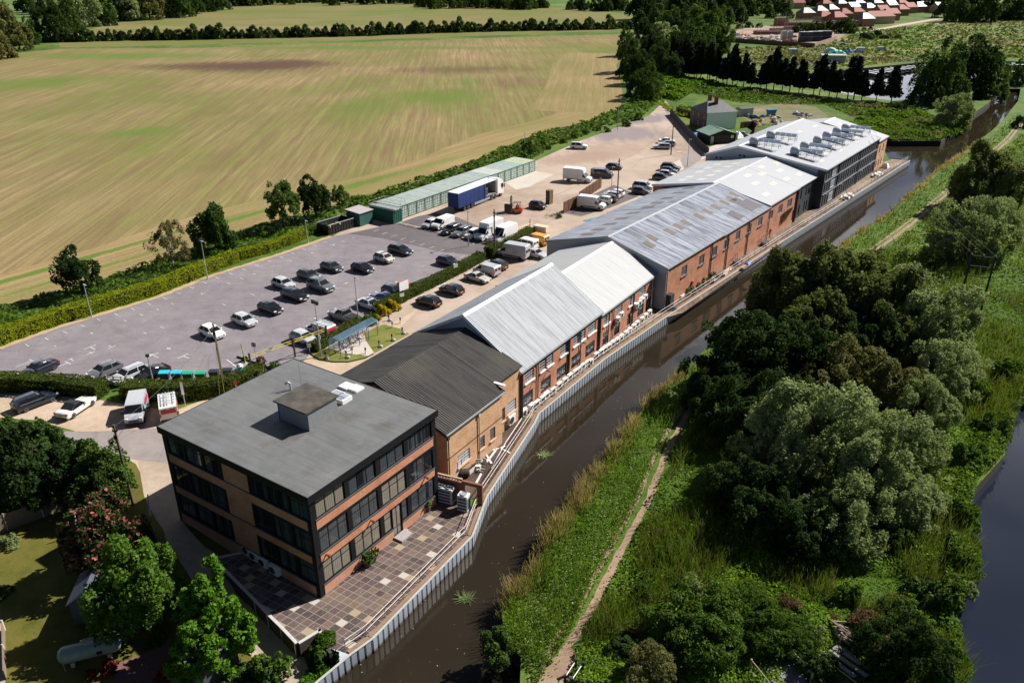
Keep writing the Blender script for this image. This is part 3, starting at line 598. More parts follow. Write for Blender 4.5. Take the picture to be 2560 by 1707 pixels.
    q = loc(G(687, 1056, H+.1)); m = MB(); m.tube((q.x, q.y, H+.1), (q.x, q.y, H+.9), .05); m.obj('vent_pipe', M_STEEL, o)
    m = MB()
    for i in range(8):
        m.cyl((-.06, 10.45-i*.37 - .2, 9.28), (1, 0, 0), .06, .05, 8)
    m.obj('soffit_lamp', M_WHITE, o)
    for (x, z) in ((1.0, 3.6), (13.0, 3.75), (6.0, 3.6)):
        m = MB(); m.box(x-.05, x+.05, -.3, -.03, z, z+.12); m.lathe([(.04, 0), (.14, .05), (.1, .2), (0, .22)], 8, c=(x, -.35, z-.05)); m.obj('wall_lamp', plain('rust_lamp', (.2, .07, .03), .6), o)
    m = MB(); m.box(dx-.6, dx+.8, -1.0, -.05, .02, .2); m.obj('door_step', plain('pale_step', (.33, .31, .3), .8), o)
    # air-con boxes standing on the shaded side strip
    return o, loc, ang, Nw
OFF = office()
# ---------- gabled ranges
def gabled(name, label, Ov, ang, L, eR, tR, hR, D, eL, wm, rm, gm, ops, trim=None, oh=.22, gz0=None, extra=None, back=True, x0=0):
    o = T(name, label, 'building', Ov, ang); m = MB(); F = face(L, D)
    wall(m, I4, L, -.4, eR, [q[:4] for q in ops], .12)
    m.obj('wall', wm, o)
    m = MB(); wall(m, F[2], L, -.4, eL, [], .1); m.obj('wall', wm, o)
    for x in (0.0, L): g = MB(); g.poly([(x, 0, -.4), (x, D, -.4), (x, D, eL), (x, tR, hR), (x, 0, eR)]); g.obj('gable', gm, o)
    r = MB(); th = .14; kR = (hR-eR)/tR; kL = (hR-eL)/(D-tR); a, b = -.18, L+.18
    prof = [(-oh, eR-oh*kR), (tR, hR), (D+oh, eL-oh*kL)]
    up = [(y, z+th) for y, z in prof]; ring = lambda x: [(x, y, z) for y, z in prof]+[(x, y, z) for y, z in reversed(up)]
    r.loft([ring(a), ring(b)]); r.obj('roof', rm, o)
    c = MB(); c.loft([[(x, tR-.3, hR+th-.3*kR+.02), (x, tR, hR+th+.07), (x, tR+.3, hR+th-.3*kL+.02)] for x in (a, b)]); c.obj('ridge_cap', trim or rm, o)
    gt = MB(); gt.box(a, b, -oh-.12, -oh+.0, eR-oh*kR-.04, eR-oh*kR+.09); gt.obj('gutter', M_LEAD, o)
    for x in (a-.03, b): v = MB(); v.loft([[(x, y, z-.22), (x+.03, y, z-.22), (x+.03, y, z+th+.03), (x, y, z+th+.03)] for y, z in prof]); v.obj('verge', trim or M_WHITE, o)
    o['_k'] = kR
    return o
def pipe(o, x, top, y=-.1, mat=None, r=.06, bottom=0):
    m = MB(); m.tube((x, y, bottom), (x, y, top), r, r, 8); m.box(x-.14, x+.14, y-.1, y+.08, top-.3, top); m.obj('downpipe', mat or M_PIPE, o)
def slope_patch(o, name, x, f, w, l, eR, tR, hR, mat, D=None, eL=None, lift=.02):
    """a sheet let into the roof: x along, f up the slope from the eave (negative: far slope)"""
    th = .14
    m = MB()
    if f >= 0: a, b = (f*tR, eR+(hR-eR)*f), ((f*tR+l), eR+(hR-eR)*(f+l/tR))
    else:
        f = -f; w2 = D-tR; a, b = (D-f*w2, eL+(hR-eL)*f), (D-f*w2-l, eL+(hR-eL)*(f+l/w2))
    m.loft([[(x, a[0], a[1]+th), (x, b[0], b[1]+th), (x, b[0], b[1]+th+lift), (x, a[0], a[1]+th+lift)], [(x+w, a[0], a[1]+th), (x+w, b[0], b[1]+th), (x+w, b[0], b[1]+th+lift), (x+w, a[0], a[1]+th+lift)]])
    return m.obj(name, mat, o)
AC_, AE_ = math.atan2(.843, .537), math.atan2(.8, .6)
def wallS(px, Ov, ang, z):                                   # distance along a wall of the pixel of a point at height z on it
    p = G(*px, z); return (p.x-Ov.x)*math.cos(ang)+(p.y-Ov.y)*math.sin(ang)
OC = Vector((.9, 75, 0)); OE = Vector((21.5, 104.6, 0))
def Zc(x, y): return (1280+x*.18282, 800+y*.18282)
def Z6(x, y): return (1500+x*.18282, 580+y*.18282)
def Z7(x, y): return (1780+x*.18282, 430+y*.18282)
def Z4(x, y): return (1000+x*.18282, 950+y*.18282)
# B: black-roofed buff brick range, front part one metre proud
OB1 = frameC(-14.6, -1.05); LB1 = 9.4
opsB = []
for (x0, y0, x1, y1, z, h, nx) in ((785, 1120, 995, 1000, 1.35, 1.25, 8), (1090, 880, 1185, 830, 1.35, 1.35, 4), (1255, 770, 1345, 720, 1.35, 1.35, 4)):
    a = wallS(Z4(x0, y0), OB1, AC_, 2); b = wallS(Z4(x1, y1), OB1, AC_, 2); opsB.append((a, z, b-a, h, nx))
a = wallS(Z4(640, 1230), OB1, AC_, .8); opsB.append((a, .02, .9, 2.0, 1))
B = gabled('brick_range', 'buff brick range with black corrugated roof, next to the flat roofed office', OB1, AC_, LB1, 6.05, 8.1, 9.0, 14.6, 6.9, BR_BUFF, RF_B, BR_BUFF, opsB, RF_B)
for (x, z, w, h, nx) in opsB:
    if z > .5: win(B, I4, x, z, w, h, nx, 4, GY_FR if nx < 8 else WH_FR, GL_PALE if nx == 8 else GL_DARK, .04, sill=BR_BUFF)
    else:
        m = MB(); m.box(x+.02, x+.88, .05, .1, .02, 1.98); dd = m.obj('door', plain('pale_blue_door', (.45, .5, .58), .5), B); m = MB(); m.box(x+.72, x+.78, .0, .05, .95, 1.1); m.obj('handle', M_BLACK, dd)
m = MB(); m.box(.02, LB1-.02, -.03, -.002, 3.1, 3.2); m.obj('string_course', BRN, B)
pipe(B, .25, 5.6); pipe(B, 5.2, 5.6, mat=plain('pale_pipe', (.5, .42, .36), .6))
# second bay of it, set back
m = MB(); OB2 = (LB1, 1.05)
ops2 = []
for (x0, y0, x1, y1, z, h, nx) in ((1400, 560, 1422, 440, 1.4, 1.5, 1), (1505, 430, 1612, 330, 1.6, 1.4, 5)):
    a = wallS(Z4(x0, y0), frameC(0, 0), AC_, 2.2); b = wallS(Z4(x1, y1), frameC(0, 0), AC_, 2.2); ops2.append((a+5.2, z, b-a, h, nx))
Mr = Matrix.Translation((LB1, 1.05, 0))
wall(m, Mr, 5.2, -.4, 6.3, [q[:4] for q in ops2], .12); m.quad((LB1, 0, -.4), (LB1, 1.05, -.4), (LB1, 1.05, 6.3), (LB1, 0, 6.05)); m.obj('wall', BR_BUFF, B)
for (x, z, w, h, nx) in ops2: win(B, Mr, x, z, w, h, nx, 4, BRN if nx == 1 else WH_FR, GL_PALE if nx > 1 else GL_DARK, .04, sill=BR_BUFF)
r = MB(); k = 2.95/8.1
prof = [(1.05-.22, 6.05+k*.83), (8.1, 9.0), (14.82, 6.87)]; up = [(y, z+.14) for y, z in prof]
r.loft([[(x, y, z) for y, z in prof]+[(x, y, z) for y, z in reversed(up)] for x in (LB1+.19, LB1+5.2)]); r.obj('roof', RF_B, B)
m = MB(); m.box(LB1+.2, LB1+.55, -.1, 2.0, 6.5, 6.62); m.obj('flashing', M_WHITE, B)
# C: pale roof, two storeys
def rng2(o, Ov, ang, ops): pass
LC = 18.8
up_, lo_ = [], []
for (x0, x1, y) in ((170, 330, 740), (400, 440, 590), (470, 560, 530), (632, 770, 370), (832, 920, 240), (948, 980, 190), (1045, 1160, 90)):
    a = wallS(Zc(x0, y+60), OC, AC_, 4.4); b = wallS(Zc(x1, y-20), OC, AC_, 4.4); up_.append((a, 3.75, b-a, 1.35, max(1, round((b-a)/.5))))
for (x0, x1, y) in ((160, 325, 1070), (395, 560, 870), (620, 765, 700), (825, 970, 540), (1030, 1155, 390)):
    a = wallS(Zc(x0, y+60), OC, AC_, 1.7); b = wallS(Zc(x1, y-40), OC, AC_, 1.7); lo_.append((a, .85, b-a, 1.65, max(1, round((b-a)/.42))))
lim = lambda q, L: [(max(.15, x), z, min(w, L-.15-max(.15, x)), h, n) for (x, z, w, h, n) in q if x < L-.5]
up_, lo_ = lim(up_, LC), lim(lo_, LC)
Cb = gabled('brick_range', 'two storey red brick range with pale grey corrugated roof, beyond the black roof', OC+Vector((.843*.0, 0, 0)), AC_, LC, 5.75, 7.24, 10.5, 14.2, 6.6, BR_RED, RF_C, M_CLAD, up_+lo_, M_WHITE)
for q in up_: win(Cb, I4, *q[:4], q[4], 4, WH_FR if q[4] > 1 else BRN, GL_DARK, .045, sill=M_WHITE)
for q in lo_: win(Cb, I4, *q[:4], q[4], 2, M_BLACK, GL_DARK, .05, .7)
for (x, r_, mt) in ((.12, .16, M_PIPE), (3.5, .06, M_PIPE), (10.6, .13, M_PIPE), (13.4, .06, M_PIPE), (18.5, .16, M_PIPE)): pipe(Cb, x, 5.5, -.12, mt, r_)
for x in (2.6, 5.6, 14.2):
    m = MB(); m.box(x-.04, x+.04, -.45, -.01, 3.3, 3.4); m.obj('bracket', BRN, Cb)
# D: white roof
OD = frameC(LC, 0); LD = 16.7
upD, loD = [], []
for (x0, x1, y) in ((8, 130, 1180), (205, 290, 1050), (360, 465, 920), (517, 620, 810), (680, 780, 690)):
    a = wallS(Z6(x0, y+30), OD, AC_, 4.1); b = wallS(Z6(x1, y-30), OD, AC_, 4.1); upD.append((a, 3.4, b-a, 1.4, max(2, round((b-a)/.5))))
for (x0, x1, y) in ((0, 112, 1440), (192, 272, 1320), (340, 442, 1170), (490, 602, 1060), (650, 745, 980)):
    a = wallS(Z6(x0, y+30), OD, AC_, 1.5); b = wallS(Z6(x1, y-30), OD, AC_, 1.5); loD.append((a, .6, b-a, 1.75, max(2, round((b-a)/.42))))
upD, loD = lim(upD, LD), lim(loD, LD)
Db = gabled('brick_range', 'two storey red brick range with white sheet roof and air conditioners on its wall', OD, AC_, LD, 5.35, 6.9, 8.7, 15.3, 5.9, BR_RED, RF_D, BR_RED, upD+loD, M_WHITE)
for q in upD: win(Db, I4, *q[:4], q[4], 4, WH_FR, GL_DARK, .045, sill=M_WHITE)
for q in loD: win(Db, I4, *q[:4], q[4], 2, M_BLACK, GL_DARK, .05, .7)
for (x, r_) in ((2.2, .06), (3.6, .05), (9.6, .1), (15.9, .07)): pipe(Db, x, 5.1, -.12, M_PIPE if x != 15.9 else M_STEEL, r_)
# E: long warehouse in two steps
WE = [(1035, 1145, 520, 6), (1235, 1330, 360, 6), (1410, 1505, 250, 6), (1590, 1685, 150, 6), (1780, 1830, 50, 6)]
WE7 = [(247, 300, 860), (402, 456, 765), (552, 605, 670), (702, 750, 580), (846, 886, 500), (957, 1027, 420), (1078, 1145, 350)]
opsE = []
for (x0, x1, y, _) in WE[:4]:
    a = wallS(Z6(x0, y+20), OE, AE_, 4.2); b = wallS(Z6(x1, y-20), OE, AE_, 4.2); opsE.append((a, 3.5, b-a, 1.5, max(2, round((b-a)/.45))))
for (x0, x1, y) in WE7:
    a = wallS(Z7(x0, y+20), OE, AE_, 4.4); b = wallS(Z7(x1, y-20), OE, AE_, 4.4); opsE.append((a, 3.7, b-a, 1.5, max(2, round((b-a)/.6))))
LE1, LE2, LF1 = 19.0, 19.8, 14.7
sel = lambda a, b: [(x-a, z, w, h, n) for (x, z, w, h, n) in opsE if a <= x < b-1]
def skyl(o, rows, mat, eR, tR, hR, D, eL, w=1.3, l=1.7, wl=None):
    for (x, f) in rows: slope_patch(o, 'skylight', x, f, w, l if f > 0 else (wl or l), eR, tR, hR, mat, D, eL)
SKD = plain('stained_rooflight', (.13, .1, .075), .5); SKP = plain('ivory_rooflight', (.55, .54, .47), .4)
E1 = gabled('warehouse', 'red brick warehouse with weathered blue grey roof, nearer half of the pair', OE, AE_, LE1, 6.35, 9.6, 9.0, 20.2, 6.3, BR_RED, RF_E, M_CLAD, sel(0, LE1), M_LEAD)
E2 = gabled('warehouse', 'red brick warehouse with weathered blue grey roof, farther half below the white roof', frameE(LE1, 0), AE_, LE2, 6.2, 10.0, 8.75, 20.6, 6.15, BR_RED, RF_E, M_CLAD, sel(LE1, LE1+LE2), M_LEAD)
skyl(E1, [(3.2, .42), (5.6, .5), (10.2, .45), (13.2, .45), (15.8, .45)]+[(x, -.45) for x in (1.5, 4.5, 8.0, 11.5, 15.5)], SKD, 6.35, 9.6, 9.0, 20.2, 6.3, wl=2.2)
skyl(E2, [(2, .45), (5.2, .45), (8.6, .45), (12.0, .45), (15.0, .45), (17.4, .5)]+[(x, -.5) for x in (1.2, 4.4, 8.2, 12.5, 16.5)], SKD, 6.2, 10.0, 8.75, 20.6, 6.15, wl=2.2)
for x, f, w, l in ((8.5, .08, 2.2, 2.4), (14.2, .1, 2.8, 4.2), (17.0, .08, 1.6, 3)): slope_patch(E2, 'dark_sheet', x, f, w, l, 6.2, 10, 8.75, plain('lichen_sheet', (.11, .1, .115), .7, .3, 0, .3, 4))
for o_, q_ in ((E1, sel(0, LE1)), (E2, sel(LE1, LE1+LE2))):
    for q in q_: win(o_, I4, *q[:4], q[4], 4, GY_FR, GL_DARK, .05, sill=plain('slate_sill', (.07, .075, .085)))
for o_, x in ((E1, .12), (E1, 15.2), (E2, 2.3), (E2, 10.8)): pipe(o_, x, 6.0, -.12, M_PIPE if x > 1 else M_STEEL, .09)
# F: pale roof, brick then dark cladding
OF_ = frameE(LE1+LE2, 0); LF = 26.3
opF = sel(LE1+LE2, LE1+LE2+LF1)+[(13.2, .5, .8, 2.0, 2)]
Fb = gabled('warehouse', 'warehouse with pale metal roof and ivory rooflights, dry climber on its brick wall', OF_, AE_, LF1, 6.45, 10.7, 8.75, 22.6, 6.6, BR_RED, RF_F, BR_RED, opF, M_WHITE)
for q in opF: win(Fb, I4, *q[:4], q[4], 4, GY_FR if q[1] > 1 else BRN, GL_DARK, .05)
m = MB(); opK = [(x, z, .75, h, 1) for x in (1.0, 2.6, 5.6, 7.0, 9.2) for z, h in ((.5, 2.0), (3.6, 1.7))]
Mk = Matrix.Translation((LF1, .25, 0)); wall(m, Mk, LF-LF1, -.4, 6.6, [q[:4] for q in opK], .15); m.obj('dark_cladding', M_DCLAD, Fb)
for q in opK: win(Fb, Mk, *q[:4], 1, 2, M_BLACK, GL_DARK, .06, .75, off=.06)
r = MB(); k = (8.75-6.45)/10.7; k2 = (8.75-6.6)/11.9
prof = [(-.22, 6.45-.22*k), (10.7, 8.75), (22.82, 6.6-.22*k2)]; up = [(y, z+.14) for y, z in prof]
r.loft([[(x, y, z) for y, z in prof]+[(x, y, z) for y, z in reversed(up)] for x in (LF1+.19, LF)]); r.obj('roof', RF_F, Fb)
m = MB(); m.quad((LF1, 22.6, -.4), (LF, 22.6, -.4), (LF, 22.6, 6.6), (LF1, 22.6, 6.6)); m.obj('wall', M_CLAD, Fb)
m = MB(); m.loft([[(x, 10.4, 8.83), (x, 10.7, 8.97), (x, 11.0, 8.84)] for x in (LF1+.19, LF)]); m.obj('ridge_cap', RF_F, Fb)
for x, f in ((3, .18), (6.5, .5), (10, .3), (13, .62), (15.5, .25), (19, .5), (21, .2), (23, .7), (9, .75), (17, .78)): slope_patch(Fb, 'rooflight', x, f, 2.6, 1.0, 6.45, 10.7, 8.75, SKP)
for x, f in ((2, -.3), (5, -.3), (2, -.62), (6, -.62), (10, -.28), (14, -.28), (10, -.6), (14.5, -.6), (18, -.3), (21.5, -.3), (18, -.62), (22, -.62)): slope_patch(Fb, 'rooflight', x, f, 2.2, 1.5, 6.45, 10.7, 8.75, SKP, 22.6, 6.6)
pipe(Fb, LF1-.3, 6.2, -.15, M_PIPE, .16); pipe(Fb, .5, 6.2, -.12)
# G: tall dark-clad block
OG_ = frameE(65.1, -1.2); LG = 39.2
opG = []
for i in range(24):
    x = .7+i*1.6
    if 5.0 < x < 8.6: continue
    for z, h in ((.3, 2.0), (3.05, 1.65), (5.55, 1.7)): opG.append((x, z, .72, h, 1))
for z, h in ((.3, 2.1), (3.0, 1.9), (5.5, 1.9)): opG.append((5.0, z, 3.2, h, 5))
Gb = gabled('clad_building', 'three storey dark grey clad building with tall narrow windows and wide pale metal roof', OG_, AE_, LG, 7.8, 18.2, 10.1, 25.2, 7.6, M_DCLAD, RF_F, M_CLAD, opG, M_WHITE, .3)
for q in opG: win(Gb, I4, *q[:4], q[4], 2, M_BLACK if q[4] == 1 else WH_FR, GL_DARK if q[4] == 1 else GL_PALE, .06, .75)
m = MB(); m.quad((-.02, -.01, -.4), (-.02, 1.5, -.4), (-.02, 1.5, 8.0), (-.02, -.01, 7.85)); m.obj('corner_panel', M_DCLAD, Gb)
for z in (2.65, 5.2):
    m = MB(); m.box(.3, LG-.3, -.18, -.02, z, z+.1); m.obj('ledge', plain('mid_grey_ledge', (.2, .22, .25), .5), Gb)
for x in (9.2, 24.4, 38.8): pipe(Gb, x, 7.5, -.12, M_BLACK, .07)
for x in (2, 12, 19, 27, 34):
    m = MB(); m.box(x-.1, x+.1, -.5, -.19, 2.5, 2.64); m.obj('wall_lamp', M_STEEL, Gb)
for (y, z) in ((22.6, 7.0), (21.6, 7.0), (17.5, 8.1), (16.6, 8.1), (4.5, 6.7)):
    m = MB(); m.box(-.06, -.005, y, y+.4, z, z+.4); m.obj('wall_vent', M_BLACK, Gb)
for x, f in ((4, .12), (10, .2), (16, .12), (22, .18), (28, .12), (33, .2), (8, .42), (20, .4), (30, .45), (14, .72), (24, .75), (33, .72)): slope_patch(Gb, 'rooflight', x, f, 2.6, .9, 7.8, 18.2, 10.1, SKP)
# H: last brick bay
OH_ = frameE(65.1+LG, -1.2); LH = 8.0
opH = [(1.0, .6, .7, 1.6, 1), (3.2, .6, .8, 1.6, 1), (5.4, .6, .8, 1.6, 1), (2.0, 3.9, .8, 1.7, 1), (5.0, 3.9, .8, 1.7, 1)]
Hb = gabled('brick_range', 'short orange brick range with pale ridged roof at the canal corner', OH_, AE_, LH, 6.9, 13.0, 9.8, 25.2, 7.4, BR_BUFF, RF_F, M_CLAD, opH, M_WHITE)
for q in opH: win(Hb, I4, *q[:4], 1, 3, BRN, GL_DARK, .06)
for x, f in ((2, .3), (4.5, .6), (2, .75)): slope_patch(Hb, 'rooflight', x, f, 2.4, 1.0, 6.9, 13.0, 9.8, SKP)
# roof rigs
def rig():
    o = T('roof_unit', '', 'roof unit'); f = MB()
    for x in (0, 1.5, 3.0, 4.4):
        for y in (0, 1.5): f.tube((x, y, 0), (x, y, 1.15), .05, .05, 4)
    for y in (0, 1.5):
        for z in (.45, 1.1): f.tube((0, y, z), (4.4, y, z), .045, .045, 4)
    for x in (0, 1.5, 3.0, 4.4): f.tube((x, 0, 1.1), (x, 1.5, 1.1), .045, .045, 4); f.tube((x, 0, .45), (x, 1.5, .45), .04, .04, 4)
    f.obj('frame', plain('rig_steel', (.16, .18, .22), .5, .4, .3), o)
    for i in range(4):
        m = MB(); x = i*1.15; m.loft([[(x, -.1, 1.2), (x+1.05, -.1, 1.2), (x+1.05, -.1, 1.3), (x, -.1, 1.3)], [(x, .7, 1.55), (x+1.05, .7, 1.55), (x+1.05, .7, 1.65), (x, .7, 1.65)], [(x, 1.6, 1.45), (x+1.05, 1.6, 1.45), (x+1.05, 1.6, 1.55), (x, 1.6, 1.55)]]); m.obj('panel', plain('blue_panel', (.15, .2, .29), .35, .5), o)
    m = MB(); m.loft([[(x, .75+1.0*math.cos(a)*k, .95+.9*math.sin(a)*k) for a in [6.283*i/12 for i in range(12)]] for x, k in ((-1.9, .55), (-1.7, .9), (-1.0, 1.0), (-.3, .9), (-.2, .8))]); m.obj('cowl', plain('cowl_grey', (.42, .44, .46), .5), o, smooth=True)
    m = MB(); m.box(-2.0, -.1, -.2, 1.7, 0, .12); m.obj('base', M_LEAD, o)
    return o
rg = rig(); RG = 'roof units on the clad building'
spots = [((1893, 367), 'roof unit alone nearest the ridge end of the clad roof, front of the upper pair'), ((1935, 351), 'rear unit of the upper pair by the ridge of the clad roof'), ((1996, 392), 'nearest unit of the row of six on the clad roof'), ((2020, 379), 'second unit from the near end of the row of six on the clad roof'), ((2052, 364), 'third unit from the near end of the row of six on the clad roof'), ((2075, 352), 'fourth unit from the near end of the row of six, before the far gable valley'), ((2100, 341), 'fifth unit of the row of six, next to the far end one'), ((2122, 332), 'far end unit of the row of six on the clad roof')]
for i, ((u, v), lb) in enumerate(spots):
    z = 9.2
    for _ in range(5):
        p = G(u, v, z); q = p-OG_; s_ = q.x*.6+q.y*.8; t_ = -q.x*.8+q.y*.6; z = 7.8+(10.1-7.8)*min(1, t_/18.2)+.14
    ph = AE_-R(90)+R(4)
    if i == 0: rg.location = (p.x, p.y, z); rg.rotation_euler = (0, 0, ph); rg['label'] = lb; rg['group'] = RG
    else: dup(rg, (p.x, p.y, z), ph, None, lb, RG)
    
# dry climbing plant on the brick wall of F
def climber():
    mb = MB(); o_ = OF_
    for i in range(420):
        s_ = random.uniform(6.8, 12.4); f = (s_-6.8)/5.6; top = 3.5-.25*abs(f-.5); bot = 1.2+1.6*f**1.5+random.uniform(0, .8)
        z = random.uniform(bot, top); l = random.uniform(.2, .6); a = random.uniform(-1.2, 1.2)+1.57
        p = frameE(LE1+LE2+s_, -.06-random.uniform(0, .18), z); q = frameE(LE1+LE2+s_+math.cos(a)*l, -.06-random.uniform(0, .15), z-abs(math.sin(a))*l)
        mb.tube(p, q, .035, .02, 3)
    o = mb.obj('climbing_plant', plain('dry_vine', (.17, .085, .045), .9)); tag(o, 'dry brown leafless climber spread over the brick wall of the pale roofed warehouse', 'climbing plant')
climber()
# ================================================================== VEHICLES
TYRE = plain('tyre', (.012, .012, .013), .85); RIM = plain('alloy', (.42, .43, .45), .3, .5, .8); CARGL = NT('car_glass').fin((.01, .012, .015), .04, .7)
LAMPW = plain('headlamp', (.75, .77, .8), .12, .7); LAMPR = plain('tail_lamp', (.42, .012, .01), .2, .6); TRIM = plain('black_trim', (.018, .018, .02), .6)
PLW = plain('white_plate', (.75, .75, .72), .5); PLY = plain('yellow_plate', (.75, .5, .04), .5)
CAR = {}
def wheel_meshes(r, w):
    k = ('wheel', round(r, 2), round(w, 2))
    if k not in CAR:
        t = MB(); t.loft([[(rr*math.cos(6.283*i/18), y, rr*math.sin(6.283*i/18)) for i in range(18)] for rr, y in ((r*.6, -w/2), (r*.94, -w/2), (r, -w*.3), (r, w*.3), (r*.94, w/2), (r*.6, w/2))])
        m = MB(); m.loft([[(rr*math.cos(6.283*i/10), y, rr*math.sin(6.283*i/10)) for i in range(10)] for rr, y in ((r*.62, -w*.48), (r*.66, -w*.52), (r*.2, -w*.44), (r*.12, -w*.5))]); m.loft([[(rr*math.cos(6.283*i/10), y, rr*math.sin(6.283*i/10)) for i in range(10)] for rr, y in ((r*.62, w*.48), (r*.66, w*.52), (r*.2, w*.44), (r*.12, w*.5))])
        CAR[k] = (t.mesh('wheel', TYRE), m.mesh('rim', RIM))
    return CAR[k]
# kind: L, W, H, hood z, belt z, tail z, x of windscreen base, roof front, roof rear, rear glass base (fractions of L from the middle), wheel r
KIND = {'hatch': (4.0, 1.74, 1.47, .88, .95, .98, .24, .06, -.36, -.47, .31), 'small': (3.6, 1.66, 1.52, .9, .97, 1.0, .29, .12, -.38, -.48, .29),
 'saloon': (4.6, 1.8, 1.42, .86, .92, .96, .2, .04, -.2, -.35, .32), 'estate': (4.65, 1.8, 1.47, .88, .95, 1.0, .22, .06, -.4, -.48, .32), 'suv': (4.65, 1.9, 1.75, 1.04, 1.12, 1.12, .23, .08, -.41, -.48, .37),
 'mpv': (4.5, 1.82, 1.68, .95, 1.02, 1.05, .31, .14, -.41, -.48, .32), 'coupe': (4.4, 1.78, 1.34, .8, .88, .94, .17, .0, -.17, -.4, .33), 'convertible': (4.6, 1.8, 1.38, .82, .88, .94, .15, .02, -.14, -.29, .33), 'pickup': (5.2, 1.86, 1.8, 1.06, 1.12, 1.1, .2, .08, -.1, -.14, .39)}
def car_kind(k):
    if k in CAR: return CAR[k]
    L, W, H, hz, bz, tz, a, b, c, d, wr = KIND[k]; h2 = W/2; P = {}
    st = [(-.5, .80, .42, tz*.72), (-.485, .9, .3, tz*.93), (-.45, .97, .22, tz), (d-.005, 1, .2, bz if d > -.44 else tz), (-.2, 1, .19, bz), (0, 1, .19, bz-.01), (a-.03, 1, .19, bz-.02), (a+.02, 1, .19, hz+.06), (.36, .98, .2, hz-.03), (.45, .92, .22, hz-.13), (.485, .84, .28, hz-.22), (.5, .72, .36, hz-.36)]
    if k == 'pickup': st = [(-.5, .96, .5, tz*.98), (-.49, .98, .42, tz), (-.2, 1, .3, tz), (-.14, 1, .3, bz), (0, 1, .3, bz), (a-.02, 1, .3, bz), (a+.02, 1, .3, hz+.05), (.4, .97, .32, hz-.03), (.47, .9, .36, hz-.14), (.5, .8, .45, hz-.3)]
    m = MB(); rings = []
    for x, w, lo, top in st:
        y = h2*w; mid = lo+(top-lo)*.55; rings.append([(x*L, -y*.9, lo), (x*L, -y, lo+.12), (x*L, -y, mid), (x*L, -y*.95, top-.05), (x*L, -y*.86, top), (x*L, 0, top+.03), (x*L, y*.86, top), (x*L, y*.95, top-.05), (x*L, y, mid), (x*L, y, lo+.12), (x*L, y*.9, lo)])
    m.loft(rings)
    wb, wt = h2*.93, h2*.72
    A, B_, C_, D_ = a*L, b*L, c*L, d*L
    if k != 'convertible':                                    # roof skin and pillars
        e = .03; rb = lambda x, w, z: [(x, -w, z-.05), (x, -w*.93, z), (x, 0, z+.03), (x, w*.93, z), (x, w, z-.05)]
        m.loft([rb(B_+.12, wt*.95, H-.09), rb(B_-.1, wt*1.03, H-.02), rb((B_+C_)/2, wt*1.05, H), rb(C_+.15, wt*1.03, H-.03), rb(C_-.06, wt*.95, H-.1)])
        for s in (-1, 1):
            for (x0, z0, x1, z1, w_) in ((A, bz-.02, B_, H-.07, .07), ((A+D_)/2-.1*L*.3, bz-.02, (B_+C_)/2-.05, H-.06, .09), (D_+.12, bz, C_+.1, H-.08, .16 if k != 'saloon' else .1)):
                y0, y1 = s*(wb+.012), s*(wt+.02)
                m.add([(x0-w_/2, y0, z0), (x0+w_/2, y0, z0), (x1+w_/2, y1, z1), (x1-w_/2, y1, z1), (x0-w_/2, y0*.94, z0), (x0+w_/2, y0*.94, z0), (x1+w_/2, y1*.93, z1), (x1-w_/2, y1*.93, z1)], [(0, 1, 2, 3), (4, 5, 1, 0), (6, 7, 3, 2), (0, 3, 7, 4), (1, 5, 6, 2)])
    P['body'] = m
    g = MB(); g.loft([[(D_, -wb, bz-.05), (D_, wb, bz-.05), (A, wb*.96, bz-.05), (A, -wb*.96, bz-.05)], [(C_, -wt, H-.05), (C_, wt, H-.05), (B_, wt*.97, H-.05), (B_, -wt*.97, H-.05)]]); P['glass'] = g
    tr = MB(); tr.box(L*.47, L*.503, -h2*.6, h2*.6, hz-.42, hz-.28); tr.box(-L*.503, -L*.48, -h2*.8, h2*.8, .3, .45)
    for s in (-1, 1): tr.box(-L*.3, L*.28, s*h2-.02 if s > 0 else -h2-.0, s*h2+.0 if s > 0 else -h2+.02, .2, .3)
    if k in ('suv', 'estate'):
        for s in (-1, 1): tr.tube((B_-.2, s*wt*.85, H+.05), (C_+.2, s*wt*.85, H+.05), .025, n=4)
    if k == 'pickup': tr.box(-.47*L, -.17*L, -h2*.82, h2*.82, tz+.025, tz+.045)
    if k == 'convertible': tr.loft([[(D_-.05, -wb*.97, bz-.02), (D_-.05, wb*.97, bz-.02), (D_-.05, wb*.9, bz+.03), (D_-.05, -wb*.9, bz+.03)], [(C_, -wt*1.06, H-.14), (C_, wt*1.06, H-.14), (C_, wt, H-.02), (C_, -wt, H-.02)], [(B_, -wt*1.06, H-.13), (B_, wt*1.06, H-.13), (B_, wt, H-.03), (B_, -wt, H-.03)]])
    P['trim'] = tr
    for s, nm in ((-1, 'a'), (1, 'b')):
        q = MB(); q.box(L*.43, L*.487, s*h2*.7-.17, s*h2*.7+.17, hz-.26, hz-.12); P['headlight'+nm] = q
        q = MB(); q.box(-L*.494, -L*.45, s*h2*.8-.13, s*h2*.8+.13, tz*.74, tz*.95); P['tail_light'+nm] = q
        q = MB(); q.box(A-.32, A-.14, s*h2*1.0+(0 if s > 0 else -.2), s*h2*1.0+(.2 if s > 0 else 0), bz, bz+.13, 0, None, .03); P['wing_mirror'+nm] = q
    q = MB(); q.box(L*.497, L*.508, -.27, .27, .42, .53); P['number_plate'] = q
    q = MB(); q.box(-L*.508, -L*.497, -.27, .27, .55, .66); P['rear_plate'] = q
    M = {'body': (P['body'], None), 'glass': (P['glass'], CARGL), 'trim': (P['trim'], TRIM), 'number_plate': (P['number_plate'], PLW), 'rear_plate': (P['rear_plate'], PLY)}
